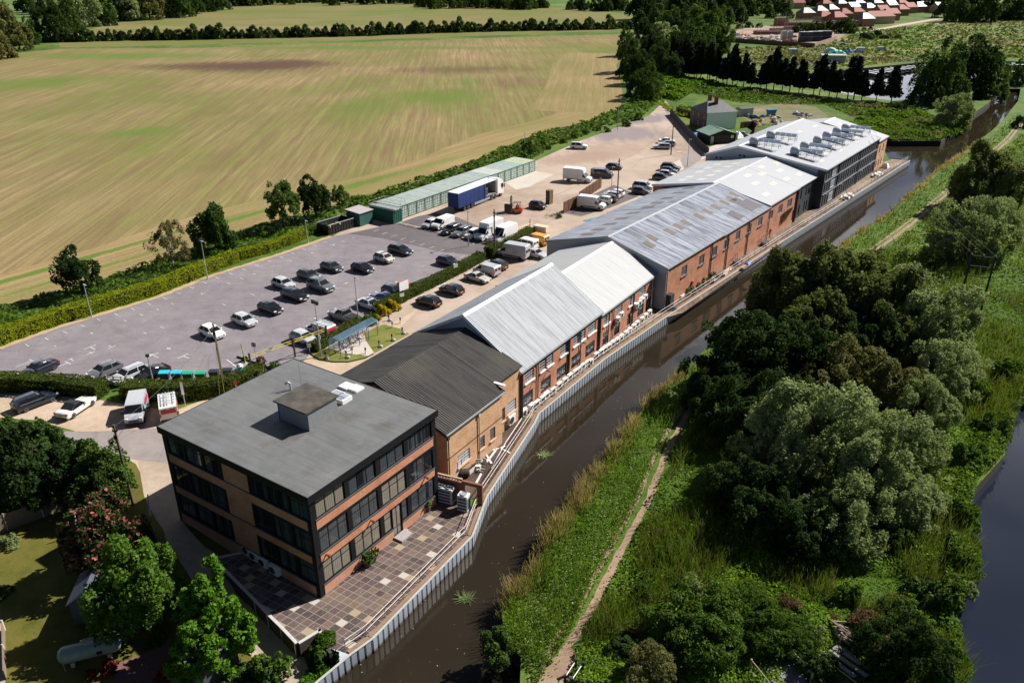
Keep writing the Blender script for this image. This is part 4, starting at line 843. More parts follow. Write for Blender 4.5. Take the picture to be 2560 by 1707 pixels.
    for s in 'ab': M['headlight'+s] = (P['headlight'+s], LAMPW); M['tail_light'+s] = (P['tail_light'+s], LAMPR); M['wing_mirror'+s] = (P['wing_mirror'+s], None)
    out = [(n.rstrip('ab') if n[:-1] in ('headlight', 'tail_light', 'wing_mirror') else n, mb.mesh(n, mt or TRIM, n == 'body' and False), mt) for n, (mb, mt) in M.items()]
    CAR[k] = (out, L, W, wr, ((.31, -.30) if k != 'pickup' else (.33, -.29))); return CAR[k]
VAN = {'smallvan': (4.4, 1.8, 1.83, 1.02, .31, .17), 'van': (5.0, 1.95, 1.97, 1.15, .33, .19), 'bigvan': (5.6, 2.0, 2.55, 1.2, .34, .22), 'highvan': (5.9, 2.05, 2.75, 1.2, .34, .2), 'luton': (6.4, 1.98, 2.2, 1.2, .36, .25), 'minivan': (4.1, 1.7, 1.85, 1.05, .36, .22)}
def van_kind(k, glazed=False):
    kk = (k, glazed)
    if kk in CAR: return CAR[kk]
    L, W, H, hz, a, b = VAN[k]; h2 = W/2; x1 = L/2; A, B_ = a*L, b*L
    back = -L/2 if k != 'luton' else .02*L
    prof = [(back, .35), (x1-.08, .35), (x1, .5), (x1-.03, hz-.25), (x1-.35, hz-.03), (A, hz+.05), (B_, H-.06), (B_-.35, H), (back+.15, H), (back, H-.12)]
    m = MB(); wy = lambda z: h2*(1-.13*max(0, (z-1.0))/(H-.8))
    n = len(prof); Lp = [(x, -wy(z)*(1 if x < x1-.4 else .9), z) for x, z in prof]; Rp = [(x, wy(z)*(1 if x < x1-.4 else .9), z) for x, z in prof]
    m.add(Lp+Rp, [tuple(range(n)), tuple(range(2*n-1, n-1, -1))]+[(i, n+i, n+(i+1) % n, (i+1) % n) for i in range(n)])
    if k == 'luton':
        m.box(-L/2, back, -.45, .45, .5, .62)
    g = MB()
    e = .012; ya, yb = wy(hz)*.92, wy(H)*.9
    dx = B_-A; dz = H-hz; f = lambda u: (A+dx*u+e+.02, hz+.07+(dz-.13)*u+.02)
    (xa, za), (xb, zb) = f(.06), f(.94); g.add([(xa, -ya, za), (xa, ya, za), (xb, yb, zb), (xb, -yb, zb)], [(0, 1, 2, 3)])
    for s in (-1, 1):
        q = [(A-.05, hz+.06), (A-.95, hz+.06), (A-.95, min(H-.25, hz+.68)), (B_-.06, min(H-.25, hz+.68))]
        g.poly([(x, s*(wy(z)+.01), z) for x, z in q])
        if glazed:
            for x0, x2 in ((A-1.1, A-2.2), (A-2.35, A-3.3)): g.poly([(x, s*(wy(z)+.01), z) for x, z in ((x0, hz+.06), (x2, hz+.06), (x2, hz+.6), (x0, hz+.6))])
    if k not in ('luton',): 
        for s in (-1, 1): g.poly([(back-.01, s*.1, hz+.1), (back-.01, s*h2*.78, hz+.1), (back-.01, s*h2*.74, min(H-.3, hz+.62)), (back-.01, s*.1, min(H-.3, hz+.62))])
    t = MB(); t.box(x1-.12, x1+.03, -h2*.88, h2*.88, .32, .55); t.box(x1-.05, x1+.012, -h2*.5, h2*.5, .62, .76); t.box(-L/2-.02, -L/2+.08, -h2*.9, h2*.9, .35, .5)
    for s in (-1, 1): t.box(-L*.28, L*.2, s*h2-.01 if s > 0 else -h2-.015, s*h2+.015 if s > 0 else -h2+.01, .55, .68)
    out = [('body', m.mesh('body', TRIM), None), ('glass', g.mesh('glass', CARGL), CARGL), ('trim', t.mesh('trim', TRIM), TRIM)]
    for s in (-1, 1):
        q = MB(); q.box(x1-.3, x1-.02, s*h2*.72-.14, s*h2*.72+.14, hz-.42, hz-.12); out.append(('headlight', q.mesh('headlight', LAMPW), LAMPW))
        q = MB(); q.box(-L/2-.015, -L/2+.03, s*h2*.9-.08, s*h2*.9+.08, .8, 1.25); out.append(('tail_light', q.mesh('tail_light', LAMPR), LAMPR))
        q = MB(); q.box(A-.35, A-.15, s*h2-(0 if s > 0 else .28), s*h2+(.28 if s > 0 else 0), hz+.05, hz+.32); out.append(('wing_mirror', q.mesh('wing_mirror', TRIM), TRIM))
    q = MB(); q.box(x1+.012, x1+.03, -.27, .27, .4, .51); out.append(('number_plate', q.mesh('number_plate', PLW), PLW))
    if k == 'luton':
        q = MB(); q.loft([[(-L/2, -1.05, .75), (-L/2, 1.05, .75), (-L/2, 1.05, 3.05), (-L/2, -1.05, 3.05)], [(.03*L, -1.05, .75), (.03*L, 1.05, .75), (.03*L, 1.05, 3.05), (.03*L, -1.05, 3.05)]])
        q.loft([[(.031*L, -1.05, 2.22), (.031*L, 1.05, 2.22), (.031*L, 1.05, 3.048), (.031*L, -1.05, 3.048)], [(.2*L, -1.03, 2.24), (.2*L, 1.03, 2.24), (.2*L, 1.03, 2.98), (.2*L, -1.03, 2.98)], [(.26*L, -.9, 2.3), (.26*L, .9, 2.3), (.24*L, .9, 2.75), (.24*L, -.9, 2.75)]])
        out.append(('box_body', q.mesh('box_body', TRIM), None))
    CAR[kk] = (out, L, W, .34, (.33, -.31)); return CAR[kk]
COLS = {'white': (.80, .80, .79), 'silver': (.46, .48, .50), 'grey': (.13, .14, .15), 'darkgrey': (.045, .048, .052), 'black': (.009, .009, .011), 'navy': (.011, .016, .03), 'blue': (.012, .018, .11), 'red': (.45, .012, .02), 'champagne': (.5, .47, .42), 'yellow': (.72, .34, .005), 'lightblue': (.25, .4, .6), 'pearl': (.68, .66, .62)}
def pmat(c): return paint('paint_'+c, COLS[c], 0, .25)
def vehicle(kind, colour, pos, head, label, cat='car', glazed=False, name=None, group=None, extra=None):
    parts, L, W, wr, ax = car_kind(kind) if kind in KIND else van_kind(kind, glazed)
    nm = name or ('parked_van' if kind in VAN else ('pickup_truck' if kind == 'pickup' else 'parked_car'))
    o = T(nm, label, 'van' if kind in VAN and cat == 'car' else cat, pos, head, group)
    pm = pmat(colour)
    for n, me, mt in parts:
        c = link(n, me, o)
        if mt is None: c.material_slots[0].link = 'OBJECT'; c.material_slots[0].material = pm
    t, r = wheel_meshes(wr, .22)
    for fx in ax:
        for s in (-1, 1):
            w_ = link('wheel', t, o, (fx*L, s*(W/2-.1), wr)); link('rim', r, w_)
    if extra: extra(o, L, W)
    return o
HA, HB, HC2, HD = R(-37), R(143), R(236), R(56)
def at(x, y, z=.7): p = O(x, y, z); return Vector((p.x, p.y, .022))
def sunroof(o, L, W):
    q = MB(); z = 1.45 if L < 4 else 1.45; H = {3.6: 1.52, 4.6: 1.42, 4.65: 1.75}.get(L, 1.47); q.box(-.1*L, .02*L, -.42, .42, H+.03, H+.05); q.obj('sunroof', CARGL, o)
def chrome(o, L, W): 
    q = MB()
    for s in (-1, 1): q.tube((-.4*L, s*W*.468, .97), (.17*L, s*W*.468, .94), .03, n=4)
    q.obj('window_trim', RIM, o)
def roofbars(o, L, W):
    q = MB()
    for s in (-.72, .72): q.tube((-.42*L, s, 2.0 if L < 4.6 else 2.15), (.12*L, s, 2.0 if L < 4.6 else 2.15), .045, n=5)
    H = 1.9 if L < 4.6 else 2.02
    for x in (-.4, -.25, -.1, .08):
        q.tube((x*L, -.72, H+.1), (x*L, .72, H+.1), .035, n=5)
        for s in (-.7, .7): q.tube((x*L, s, H-.1), (x*L, s, H+.14), .03, n=4)
    q.obj('roof_rack', M_STEEL, o)
    if L > 4.6:
        q = MB()
        for s in (-.28, .0, .05, .33): q.tube((-.45*L, s, H+.22), (.1*L, s, H+.22), .03, n=4)
        for i in range(11):
            x = -.44*L+i*.24
            for a, b in ((-.28, 0), (.05, .33)): q.tube((x, a, H+.22), (x, b, H+.22), .02, n=4)
        q.obj('ladder', plain('ladder_alloy', (.6, .62, .64), .35, .5, .6), o)
REDP = plain('red_panel', (.62, .03, .07), .4)
def livery(o, L, W):
    q = MB()
    for s in (-1, 1): q.poly([(x, s*(W/2*(1-.13*max(0, z-1)/1.05)+.014), z) for x, z in ((-.42*L, 1.1), (-.05*L, 1.1), (-.05*L, 1.55), (-.42*L, 1.55))])
    q.poly([(-L/2-.014, -.75, 1.15), (-L/2-.014, .75, 1.15), (-L/2-.014, .72, 1.6), (-L/2-.014, -.72, 1.6)]); q.obj('red_panel', REDP, o)
def bonnet(o, L, W):
    livery(o, L, W); q = MB(); q.poly([(.42*L, -.3, 1.04), (.42*L, .3, 1.04), (.375*L, .3, 1.15), (.375*L, -.3, 1.15)]); q.obj('bonnet_mark', REDP, o)
def both(o, L, W): livery(o, L, W); roofbars(o, L, W)
V = vehicle
# by the hedge at the lower left
V('saloon', 'navy', at(88, 845), HC2+R(6), 'navy saloon with chrome window trim, nose in the hedge at the far left', extra=chrome)
V('hatch', 'grey', at(240, 849), HC2, 'grey hatchback nose in to the lower hedge by the gap with the small gate')
V('estate', 'silver', at(296, 858), HC2, 'silver blue estate nose in to the hedge, between grey hatchback and black coupe')
V('coupe', 'black', at(347, 855), HC2, 'black coupe nose in to the hedge beside the turquoise bins')
p = O(40, 935, .6); q = O(118, 905, .6)
V('estate', 'navy', at(80, 917), dirang(p, q), 'navy estate parked on the gravel forecourt behind the tree at the left edge', extra=chrome)
V('convertible', 'pearl', at(174, 931), dirang(O(148, 952, .6), O(215, 908, .6)), 'white convertible with black soft top on the gravel forecourt')
V('van', 'silver', at(313, 938, .9), dirang(O(322, 905, .9), O(306, 965, .9)), 'white van with small red bonnet mark facing the camera on the gravel forecourt', extra=bonnet)
V('van', 'white', at(386, 930, .9), dirang(O(391, 968, .9), O(384, 905, .9)), 'white van with ladder roof rack and red rear panel beside the office roof', extra=both)
# main rows
for x, y, k, c, lb, ex in ((487, 761, 'hatch', 'white', 'bright white hatchback alone nearest the camera in the open car park', None), (561, 734, 'hatch', 'silver', 'silver hatchback between the bright white and the black cars in the open row', None),
 (621, 706, 'hatch', 'black', 'black hatchback in the row between silver hatchback and black estate', None), (677, 676, 'estate', 'black', 'black estate with roof rails just in front of the white hatchback', chrome), (651, 650, 'hatch', 'silver', 'pale silver hatchback behind the black estate with roof rails', None),
 (737, 656, 'suv', 'grey', 'tall grey off-roader with glass roof panel in the middle of the car park', sunroof), (709, 631, 'hatch', 'darkgrey', 'dark grey hatchback just behind the tall grey off-roader', None), (762, 612, 'hatch', 'darkgrey', 'dark grey hatchback alone in the rear line, left of the black hatchback', None),
 (833, 614, 'hatch', 'black', 'black hatchback in front of the small champagne car', None), (882, 592, 'small', 'champagne', 'small champagne coloured car with dark sunroof', sunroof), (920, 573, 'estate', 'navy', 'dark navy estate farthest back in the open car park', None), (1029, 599, 'hatch', 'navy', 'dark navy hatchback parked apart beside the clipped hedge', None),
 (697, 774, 'hatch', 'silver', 'silver hatchback behind the yellow height barrier', None), (850, 697, 'saloon', 'silver', 'silver saloon with dark sunroof behind the yellow flowering shrub', sunroof), (905, 666, 'hatch', 'darkgrey', 'dark grey hatchback half hidden behind the blank white board', None)):
    V(k, c, at(x, y), HA, lb, extra=ex)
for x, y, k, c, lb, ex in ((737, 758, 'smallvan', 'silver', 'small silver van with red windows and roof bars behind the round hedge', both), (880, 682, 'saloon', 'blue', 'deep blue saloon with its tail to the hedge, left of the blank board', None), (924, 658, 'hatch', 'red', 'red hatchback with black tailgate beside the blank white board', None),
 (984, 690, 'hatch', 'black', 'black hatchback on the building side of the hedge, nearest the lawn', None), (1037, 663, 'hatch', 'navy', 'dark blue hatchback on the building side of the hedge behind the black one', None), (1118, 621, 'smallvan', 'silver', 'small silver panel van between silver coupe and dark car beside the hedge', None), (1139, 607, 'hatch', 'darkgrey', 'dark hatchback mostly hidden behind the small silver panel van', None)):
    V(k, c, at(x, y), HB, lb, extra=ex)
V('pickup', 'grey', at(790, 724, .8), HB, 'grey pickup truck with covered bed, tail to the bike shelter', 'pickup')
V('coupe', 'champagne', at(1097, 635), HA, 'silver coupe with dark roof on the building side of the hedge')
V('bigvan', 'silver', at(1178, 577, 1.1), HB+R(10), 'long silver panel van beside the end of the clipped hedge')
V('saloon', 'silver', at(1230, 581), HA, 'pale silver saloon in front of the long silver panel van')
V('minivan', 'white', at(1209, 559, .9), HB, 'small old white van between the long silver van and the yellow van', glazed=True)
V('minivan', 'yellow', at(1234, 549, .9), HB, 'bright yellow van beside the brick warehouse corner')
for x, y, k, c, lb, z in ((989, 513, 'small', 'silver', 'white hatchback at the left end of the row backing on to the loading yard', .7), (1017, 512, 'van', 'white', 'white van with dark windscreen, second from the left in the yard row', .9), (1037, 526, 'estate', 'black', 'black estate in the yard row next to the white van', .7), (1062, 531, 'estate', 'grey', 'grey estate in the yard row beside the white lamp post', .7), (1087, 537, 'small', 'white', 'low white car squeezed beside the white box van', .7),
  (1122, 527, 'luton', 'white', 'white box van with tall rear body in the yard row', 1.5), (1158, 538, 'highvan', 'white', 'white high roofed van at the right end of the yard row', 1.2)):
    V(k, c, at(x, y, z), HC2, lb)
# loading yard and far yard
V('small', 'navy', at(1236, 471), dirang(O(1210, 468), O(1262, 478)), 'dark blue small car between the forklift and the stack of pallets')
V('bigvan', 'white', at(1359, 467, 1.1), R(-24), 'white panel van parked inside the brown timber screen')
for x, y, k, c, lb in ((1386, 459, 'small', 'white', 'small white car mostly hidden behind the white panel van'), (1393, 455, 'estate', 'darkgrey', 'dark grey estate with its tail showing behind the white panel van'), (1404, 448, 'hatch', 'silver', 'silver hatchback second from the end of the row by the timber screen'), (1413, 443, 'hatch', 'white', 'white hatchback at the far end of the row by the timber screen')): V(k, c, at(x, y), HB+R(8), lb)
V('luton', 'white', at(1327, 402, 1.5), R(-22), 'white box van standing alone on the brown yard')
V('van', 'black', at(1383, 398, .9), R(-20), 'black van on the brown yard beside the white box van', glazed=True)
V('hatch', 'darkgrey', at(1411, 382), R(-18), 'dark grey hatchback behind the black van, by the tall wooden pole')
V('hatch', 'navy', at(1473, 438), R(-26), 'dark blue hatchback in front of the silver people carrier beside the blue grey roof')
V('mpv', 'silver', at(1477, 427), R(-26), 'silver people carrier behind the dark blue hatchback')
for x, y, k, c, lb in ((1519, 406, 'hatch', 'black', 'black hatchback nearest in the short row by the pale warehouse roof'), (1532, 399, 'hatch', 'silver', 'silver hatchback in the short row by the pale warehouse roof'), (1537, 391, 'hatch', 'darkgrey', 'dark grey hatchback between silver hatchback and black off-roader'), (1540, 385, 'suv', 'black', 'black off-roader at the back of the short row by the pale roof')): V(k, c, at(x, y), R(-22), lb)
V('suv', 'white', at(1330, 335, .8), R(-12), 'white off-roader alone at the field edge of the far yard')
V('estate', 'silver', at(1520, 336), R(172), 'silver estate nearest of three pale cars by the lane fence')
V('estate', 'silver', at(1531, 330), R(178), 'silver car in the middle of three pale cars by the lane fence')
V('saloon', 'white', at(1532, 323), R(-10), 'white saloon farthest of three pale cars by the lane fence')
# ---------- lorry
def lorry():
    a = G(1145, 531); bq = G(1118.8, 478.7, 4.0); c = G(1145, 484.6, 4.0); d = G(1239.5, 449, 4.0)
    h = dirang(c, d); o = T('articulated_lorry', 'articulated lorry with blue curtain sides partly drawn back and white cab, beside the containers', 'lorry', (c.x, c.y, .01), h)
    BL = plain('blue_curtain', (.018, .04, .16), .55, .3, 0, .2, 1.0); L = 13.4; W = 2.5
    m = MB(); m.box(0, L, 0, W, 3.92, 4.02); m.obj('trailer_roof', M_WHITE, o)
    m = MB(); m.box(.0, L, .02, W-.02, 1.1, 1.28); m.obj('trailer_bed', plain('steel_grey', (.2, .2, .21), .6), o)
    m = MB(); ys = [(.0 if i % 2 else -.07) for i in range(41)]
    for i in range(40):
        x0, x1 = .05+i*.23, .05+(i+1)*.23; m.quad((x0, ys[i], 1.0), (x1, ys[i+1], 1.0), (x1, ys[i+1]*.3, 3.92), (x0, ys[i]*.3, 3.92))
    for i in range(40): pass
    m.box(9.0, 9.5, -.12, .02, 1.0, 3.9); m.obj('curtain', BL, o)
    m = MB(); m.box(.05, L, W-.02, W+.02, 1.0, 3.92); m.obj('curtain', BL, o)
    m = MB(); m.box(-.04, .02, .0, W, 1.1, 3.92); m.obj('rear_door', BL, o)
    m = MB(); m.box(L-.1, L, .05, W-.05, 1.28, 3.92); m.obj('bulkhead', M_LEAD, o)
    m = MB(); m.box(9.6, 11.0, .4, 1.9, 1.28, 2.7, 0, None, .1); m.obj('wrapped_load', plain('dark_wrap', (.06, .05, .05), .5), o)
    for x in (2.2, 3.5, 4.8, 11.8, 13.1, 15.2):
        for s in (.18, W-.18):
            t, r = wheel_meshes(.5, .32); w_ = link('wheel', t, o, (x, s, .5)); link('rim', r, w_)
    m = MB(); m.box(1, L, .6, W-.6, .85, 1.09); m.box(11, 15.6, .5, W-.5, .7, .95); m.obj('chassis', TRIM, o)
    m = MB(); m.box(5.5, 11, -.02, .03, .45, .9); m.obj('side_guard', M_LEAD, o)
    m = MB(); m.box(12.2, 13.9, .1, .45, .5, .95, 0, None, .1); m.obj('fuel_tank', RIM, o)
    m = MB(); x0 = L+.5; x1 = L+2.75
    prof = [(x0, .9), (x1, .5), (x1+.05, 1.6), (x1-.05, 2.9), (x1-.35, 3.3), (x1-.9, 3.85), (x0, 4.0)]
    n = len(prof); m.add([(x, .0, z) for x, z in prof]+[(x, W, z) for x, z in prof], [tuple(range(n)), tuple(range(2*n-1, n-1, -1))]+[(i, n+i, n+(i+1) % n, (i+1) % n) for i in range(n)]); m.obj('cab', pmat('white'), o)
    m = MB(); m.poly([(x1+.07, .12, 1.75), (x1+.07, W-.12, 1.75), (x1-.03, W-.15, 2.8), (x1-.03, .15, 2.8)])
    for y in (-.012, W+.012): m.poly([(x1-.1, y, 1.9), (x1-1.0, y, 1.9), (x1-1.0, y, 2.75), (x1-.2, y, 2.75)])
    m.obj('cab_glass', CARGL, o)
    m = MB(); m.box(x1-.1, x1+.1, .05, W-.05, .45, 1.0); m.obj('bumper', M_LEAD, o)
    for y in (.3, W-.3):
        m = MB(); m.box(x1+.05, x1+.12, y-.2, y+.2, .75, .95); m.obj('headlight', LAMPW, o)
    for y in (-.3, W+.1):
        m = MB(); m.box(x1-.15, x1, y, y+.2, 1.9, 2.6); m.obj('wing_mirror', TRIM, o)
lorry()
# ---------- forklift with driver
def forklift():
    p = O(1186, 489); o = T('forklift', 'orange forklift truck with raised dark mast holding a dark crate', 'forklift', p, R(163))
    ORG = paint('orange_paint', (.75, .1, .01)); m = MB(); m.box(-1.2, .9, -.55, .55, .25, .95, 0, None, .12); m.box(-1.35, -.5, -.58, .58, .4, 1.25, 0, None, .15); m.obj('body', ORG, o)
    m = MB()
    for x, s in ((.75, -.5), (.75, .5), (-.75, -.48), (-.75, .48)): m.tube((x, s, .9), (x*.75 if x > 0 else x, s, 2.15), .045, n=5)
    for s in (-.5, .5): m.tube((.56, s, 2.15), (-.75, s, 2.15), .04, n=5)
    for x in (.5, .1, -.3, -.75): m.tube((x, -.5, 2.15), (x, .5, 2.15), .035, n=5)
    m.obj('overhead_guard', TRIM, o)
    m = MB()
    for s in (-.42, .42): m.box(1.0, 1.14, s-.09, s+.09, .1, 3.3)
    for z in (.6, 1.6, 2.6, 3.2): m.box(1.0, 1.1, -.4, .4, z, z+.14)
    m.obj('mast', TRIM, o)
    m = MB()
    for s in (-.3, .3): m.box(1.15, 2.3, s-.06, s+.06, .15, .2)
    m.obj('fork', TRIM, o)
    for x, s in ((.6, -.5), (.6, .5), (-.8, -.48), (-.8, .48)):
        t, r = wheel_meshes(.32, .22); w_ = link('wheel', t, o, (x, s, .32)); link('rim', r, w_)
    m = MB(); m.box(-.45, .0, -.26, .26, .95, 1.1, 0, None, .04); m.box(-.5, -.38, -.25, .25, 1.1, 1.55); m.obj('seat', TRIM, o)
    c = T('stacked_crate', 'dark crate carried on the forks of the orange forklift', 'crate', p+Vector((math.cos(R(163))*1.75, math.sin(R(163))*1.75, .21)), R(163))
    m = MB(); m.box(-.55, .55, -.6, .6, .1, 1.55); m.obj('box', plain('dark_crate', (.05, .04, .035), .8), c); m = MB(); m.box(-.56, .56, -.61, .61, 1.552, 1.6); m.obj('lid', plain('crate_top', (.4, .36, .32), .8), c)
    m = MB(); 
    for y in (-.55, 0, .55): m.box(-.55, .55, y-.05, y+.05, 0, .098)
    m.obj('pallet', plain('pallet_wood', (.28, .19, .11), .9), c)
    return o, p
FK, FKP = forklift()
def skin_person(name, label, loc, rz, joints, edges, mats_):
    me = bpy.data.meshes.new('person'); me.from_pydata([j[0] for j in joints], edges, [])
    o = bpy.data.objects.new(name, me); COL.objects.link(o); o.location = loc; o.rotation_euler = (0, 0, rz)
    s = o.modifiers.new('skin', 'SKIN'); s.use_smooth_shade = True
    for v, j in zip(me.skin_vertices[0].data, joints): v.radius = (j[1], j[1]*j[2] if len(j) > 2 else j[1])
    me.skin_vertices[0].data[0].use_root = True
    b = o.modifiers.new('sub', 'SUBSURF'); b.levels = 1; b.render_levels = 1
    me.materials.append(mats_[0]); tag(o, label, 'person'); return o
DR = [((-.2, 0, 1.18), .16), ((-.22, 0, 1.45), .15), ((-.2, 0, 1.66), .13), ((-.19, 0, 1.78), .06), ((-.16, 0, 1.93), .105), ((.12, -.13, 1.17), .085), ((.32, -.14, .85), .055), ((.44, -.14, .82), .045), ((.12, .13, 1.17), .085), ((.32, .14, .85), .055), ((.44, .14, .82), .045), ((-.19, -.2, 1.62), .065), ((-.05, -.27, 1.4), .05), ((.22, -.16, 1.42), .035), ((-.19, .2, 1.62), .065), ((-.05, .27, 1.4), .05), ((.22, .16, 1.42), .035)]
DE = [(0, 1), (1, 2), (2, 3), (3, 4), (0, 5), (5, 6), (6, 7), (0, 8), (8, 9), (9, 10), (2, 11), (11, 12), (12, 13), (2, 14), (14, 15), (15, 16)]
dp = skin_person('person', 'driver in dark clothes seated on the orange forklift with both hands forward', FKP, R(163), DR, DE, [plain('dark_clothes', (.03, .032, .04), .9)])
m = MB(); m.lathe([(.0, 1.985-.13), (.112, 1.93), (.114, 1.97), (.09, 2.03), (.0, 2.055)], 10, c=(-.17, 0, 0)); m.obj('cap', plain('dark_hair', (.02, .015, .012), .9), dp)
m = MB(); m.lathe([(0, -.09), (.07, -.06), (.085, 0), (.06, .07), (0, .085)], 10, c=(-.1, 0, 1.93)); m.obj('face', plain('skin', (.45, .27, .2), .6), dp)
# ---------- storage containers
def containers():
    a = G(1000, 550); b = G(1338, 428); h = dirang(a, b); n = int(round((b-a).length/2.5)); st = (b-a).length/n
    GRN_ = [(.035, .11, .085), (.045, .125, .095), (.03, .095, .075), (.06, .14, .115)]
    D = plain('container_dark', (.025, .085, .065), .6)
    def mk(i, wall_c, roof_c, ln, pos, hd, nm, lb, grp, face_bright=True):
        o = T(nm, lb, 'container', pos, hd, grp); w = st-.05
        m = MB(); m.box(.0, w, .12, ln, .02, 2.52)
        nr = 18
        for s in (0, w):
            for k in range(nr):
                y = .3+k*(ln-.5)/nr; m.box(s-.02, s+.02, y, y+.16, .15, 2.42)
        m.obj('shell', wall_c, o)
        r = MB(); r.box(-.01, w+.01, .1, ln+.02, 2.522, 2.6)
        for k in range(14): y = .35+k*(ln-.6)/14; r.box(.12, w-.12, y, y+.18, 2.602, 2.62)
        r.obj('roof', roof_c, o)
        f = MB()
        for x in (0, w-.1): f.box(x, x+.1, .0, .12, .02, 2.52)
        for z in (.02, 2.4): f.box(.1, w-.1, .0, .12, z, z+.12)
        f.obj('door_frame', D, o)
        for j in (0, 1):
            d = MB(); x0 = .11+j*(w-.2)/2; x1 = x0+(w-.24)/2; d.box(x0, x1, .04, .1, .15, 2.39); dd = d.obj('door', plain('door_face', (.47, .56, .50), .5, .4, 0, .35, 2.2) if face_bright else wall_c, o)
            q = MB()
            for fx in (.25, .72): x = x0+(x1-x0)*fx; q.tube((x, .02, .16), (x, .02, 2.38), .025, n=5)
            for z in (.5, 1.0, 1.55, 2.1): q.box(x0, x1, .025, .039, z, z+.06)
            q.obj('lock_bar', D, dd)
    wm = [plain('container_green%s' % 'abcd'[i], c, .6, .3, 0, .2, 1.5) for i, c in enumerate(GRN_)]
    rm = [plain('container_roof%s' % 'abcdef'[i], c, .7, .3, 0, .14, .8) for i, c in enumerate(((.31, .36, .33), (.29, .34, .32), (.42, .46, .41), (.25, .37, .33), (.40, .43, .31), (.24, .3, .33)))]
    order = [0, 0, 1, 0, 0, 1, 0, 0, 1, 0, 0, 1, 2, 2, 0, 0, 3, 4, 4, 5, 5, 5]
    nm = {0: 'pale grey green', 1: 'grey green', 2: 'near white', 3: 'turquoise', 4: 'yellowish', 5: 'blue grey'}
    for i in range(n):
        p = a+(b-a)*(i/n); k = order[min(i, len(order)-1)]
        sp_ = 'at the far end of the row' if i == n-1 else ('next to the dark green one' if i == 0 else 'within the joined row by the field')
        mk(i, wm[i % 4], rm[k], 6.06, (p.x, p.y, .01), h, 'storage_container', 'green storage container with %s roof %s' % (nm[k], sp_), 'storage containers in a row by the field')
    p = a+(a-b).normalized()*2.75; q = Vector((math.sin(h), -math.cos(h), 0))*.9
    mk(99, plain('container_deep', (.012, .1, .07), .5), plain('container_deep_roof', (.2, .28, .24), .7), 6.06, (p.x+q.x, p.y+q.y, .01), h, 'storage_container', 'dark green storage container proud of the row at its near end', 'storage containers in a row by the field', False)
    rl = T('roof_railing', 'low steel railing and pale pipes on the nearest container roof', 'railing', (p.x+q.x, p.y+q.y, 2.62), h); m = MB()
    for z in (.5, 1.0): m.tube((-.3, 5.8, z), (4.6, 5.8, z), .03, n=4); m.tube((2.5, .3, z), (2.5, 5.8, z), .03, n=4); m.tube((4.6, 1, z), (4.6, 5.8, z), .03, n=4)
    for x, y in ((-.3, 5.8), (2.5, 5.8), (4.6, 5.8), (2.5, .3), (2.5, 3), (4.6, 1)): m.tube((x, y, 0), (x, y, 1.0), .03, n=4)
    m.obj('rail', M_LEAD, rl); m = MB()
    for x in (.3, .7, 1.1): m.tube((x, -.4, .12), (x, 6.3, .12), .1, n=8)
    m.obj('stored_pipe', M_WHITE, rl)
    # shed and open skip beside them
    s = G(937, 565); o = T('site_shed', 'dark green metal shed with grey flat roof between the skip and the containers', 'shed', (s.x-2.6, s.y-.6, .02), h)
    m = MB(); m.box(0, 3.4, 0, 3.4, 0, 2.45); m.obj('wall', plain('shed_green', (.03, .10, .085), .6), o); m = MB(); m.loft([[(-.15, -.2, 2.45), (3.6, -.2, 2.45), (3.6, -.2, 2.55), (-.15, -.2, 2.55)], [(-.15, 3.6, 2.7), (3.6, 3.6, 2.7), (3.6, 3.6, 2.8), (-.15, 3.6, 2.8)]]); m.obj('roof', plain('shed_roof', (.36, .33, .33), .8), o)
    m = MB(); m.box(3.402, 3.44, .9, 2.0, .05, 2.0); m.obj('door', plain('shed_door', (.05, .14, .12), .6), o)
    s = G(866, 590); o = T('skip', 'open black waste skip with yellow markers and pale rubbish inside', 'skip', (s.x-3.2, s.y+.3, .02), h-R(4)); L, W, Hh = 6.0, 3.2, 1.75
    m = MB(); e = .08
    for bx in ((0, L, 0, e), (0, L, W-e, W), (0, e, e, W-e), (L-e, L, e, W-e)): m.box(*bx, .1, Hh)
    m.box(e, L-e, e, W-e, .1, .18)
    for i in range(9): m.box(.3+i*.65, .42+i*.65, -.06, -.002, .15, Hh-.1)
    m.obj('body', plain('skip_black', (.015, .016, .018), .6), o); m = MB(); m.box(-.05, L+.05, -.06, .02+e, Hh, Hh+.1); m.box(-.05, L+.05, W-e, W+.05, Hh, Hh+.1); m.obj('rim', plain('skip_rim', (.32, .32, .33), .6), o)
    m = MB()
    for x in (.3, 2.6): m.box(x, x+.18, -.1, -.062, Hh-.35, Hh+.1)
    m.obj('marker', plain('yellow_marker', (.7, .65, .1), .5), o)
    for i in range(9):
        m = MB(); x = random.uniform(.5, 4.6); y = random.uniform(.5, 2); M = Matrix.Translation((x, y, .5+random.random()*.5)) @ Matrix.Rotation(random.uniform(-.6, .6), 4, 'X') @ Matrix.Rotation(random.random()*3, 4, 'Z')
        m.box(-.5, .6, -.3, .35, -.1, .15, 0, M); c = m.obj('rubbish', [plain('rubbish_pale', (.55, .55, .56)), plain('rubbish_brown', (.2, .15, .11)), plain('rubbish_dark', (.08, .07, .07))][i % 3])
        c.location = Matrix.Rotation(h-R(4), 4, 'Z') @ Vector((0, 0, .1)) + o.location; c.rotation_euler = (0, 0, h-R(4))
        tag(c, '%s board of rubbish lying in the open black skip' % ('pale', 'brown', 'dark')[i % 3], 'rubbish', 'rubbish in the skip')
containers()
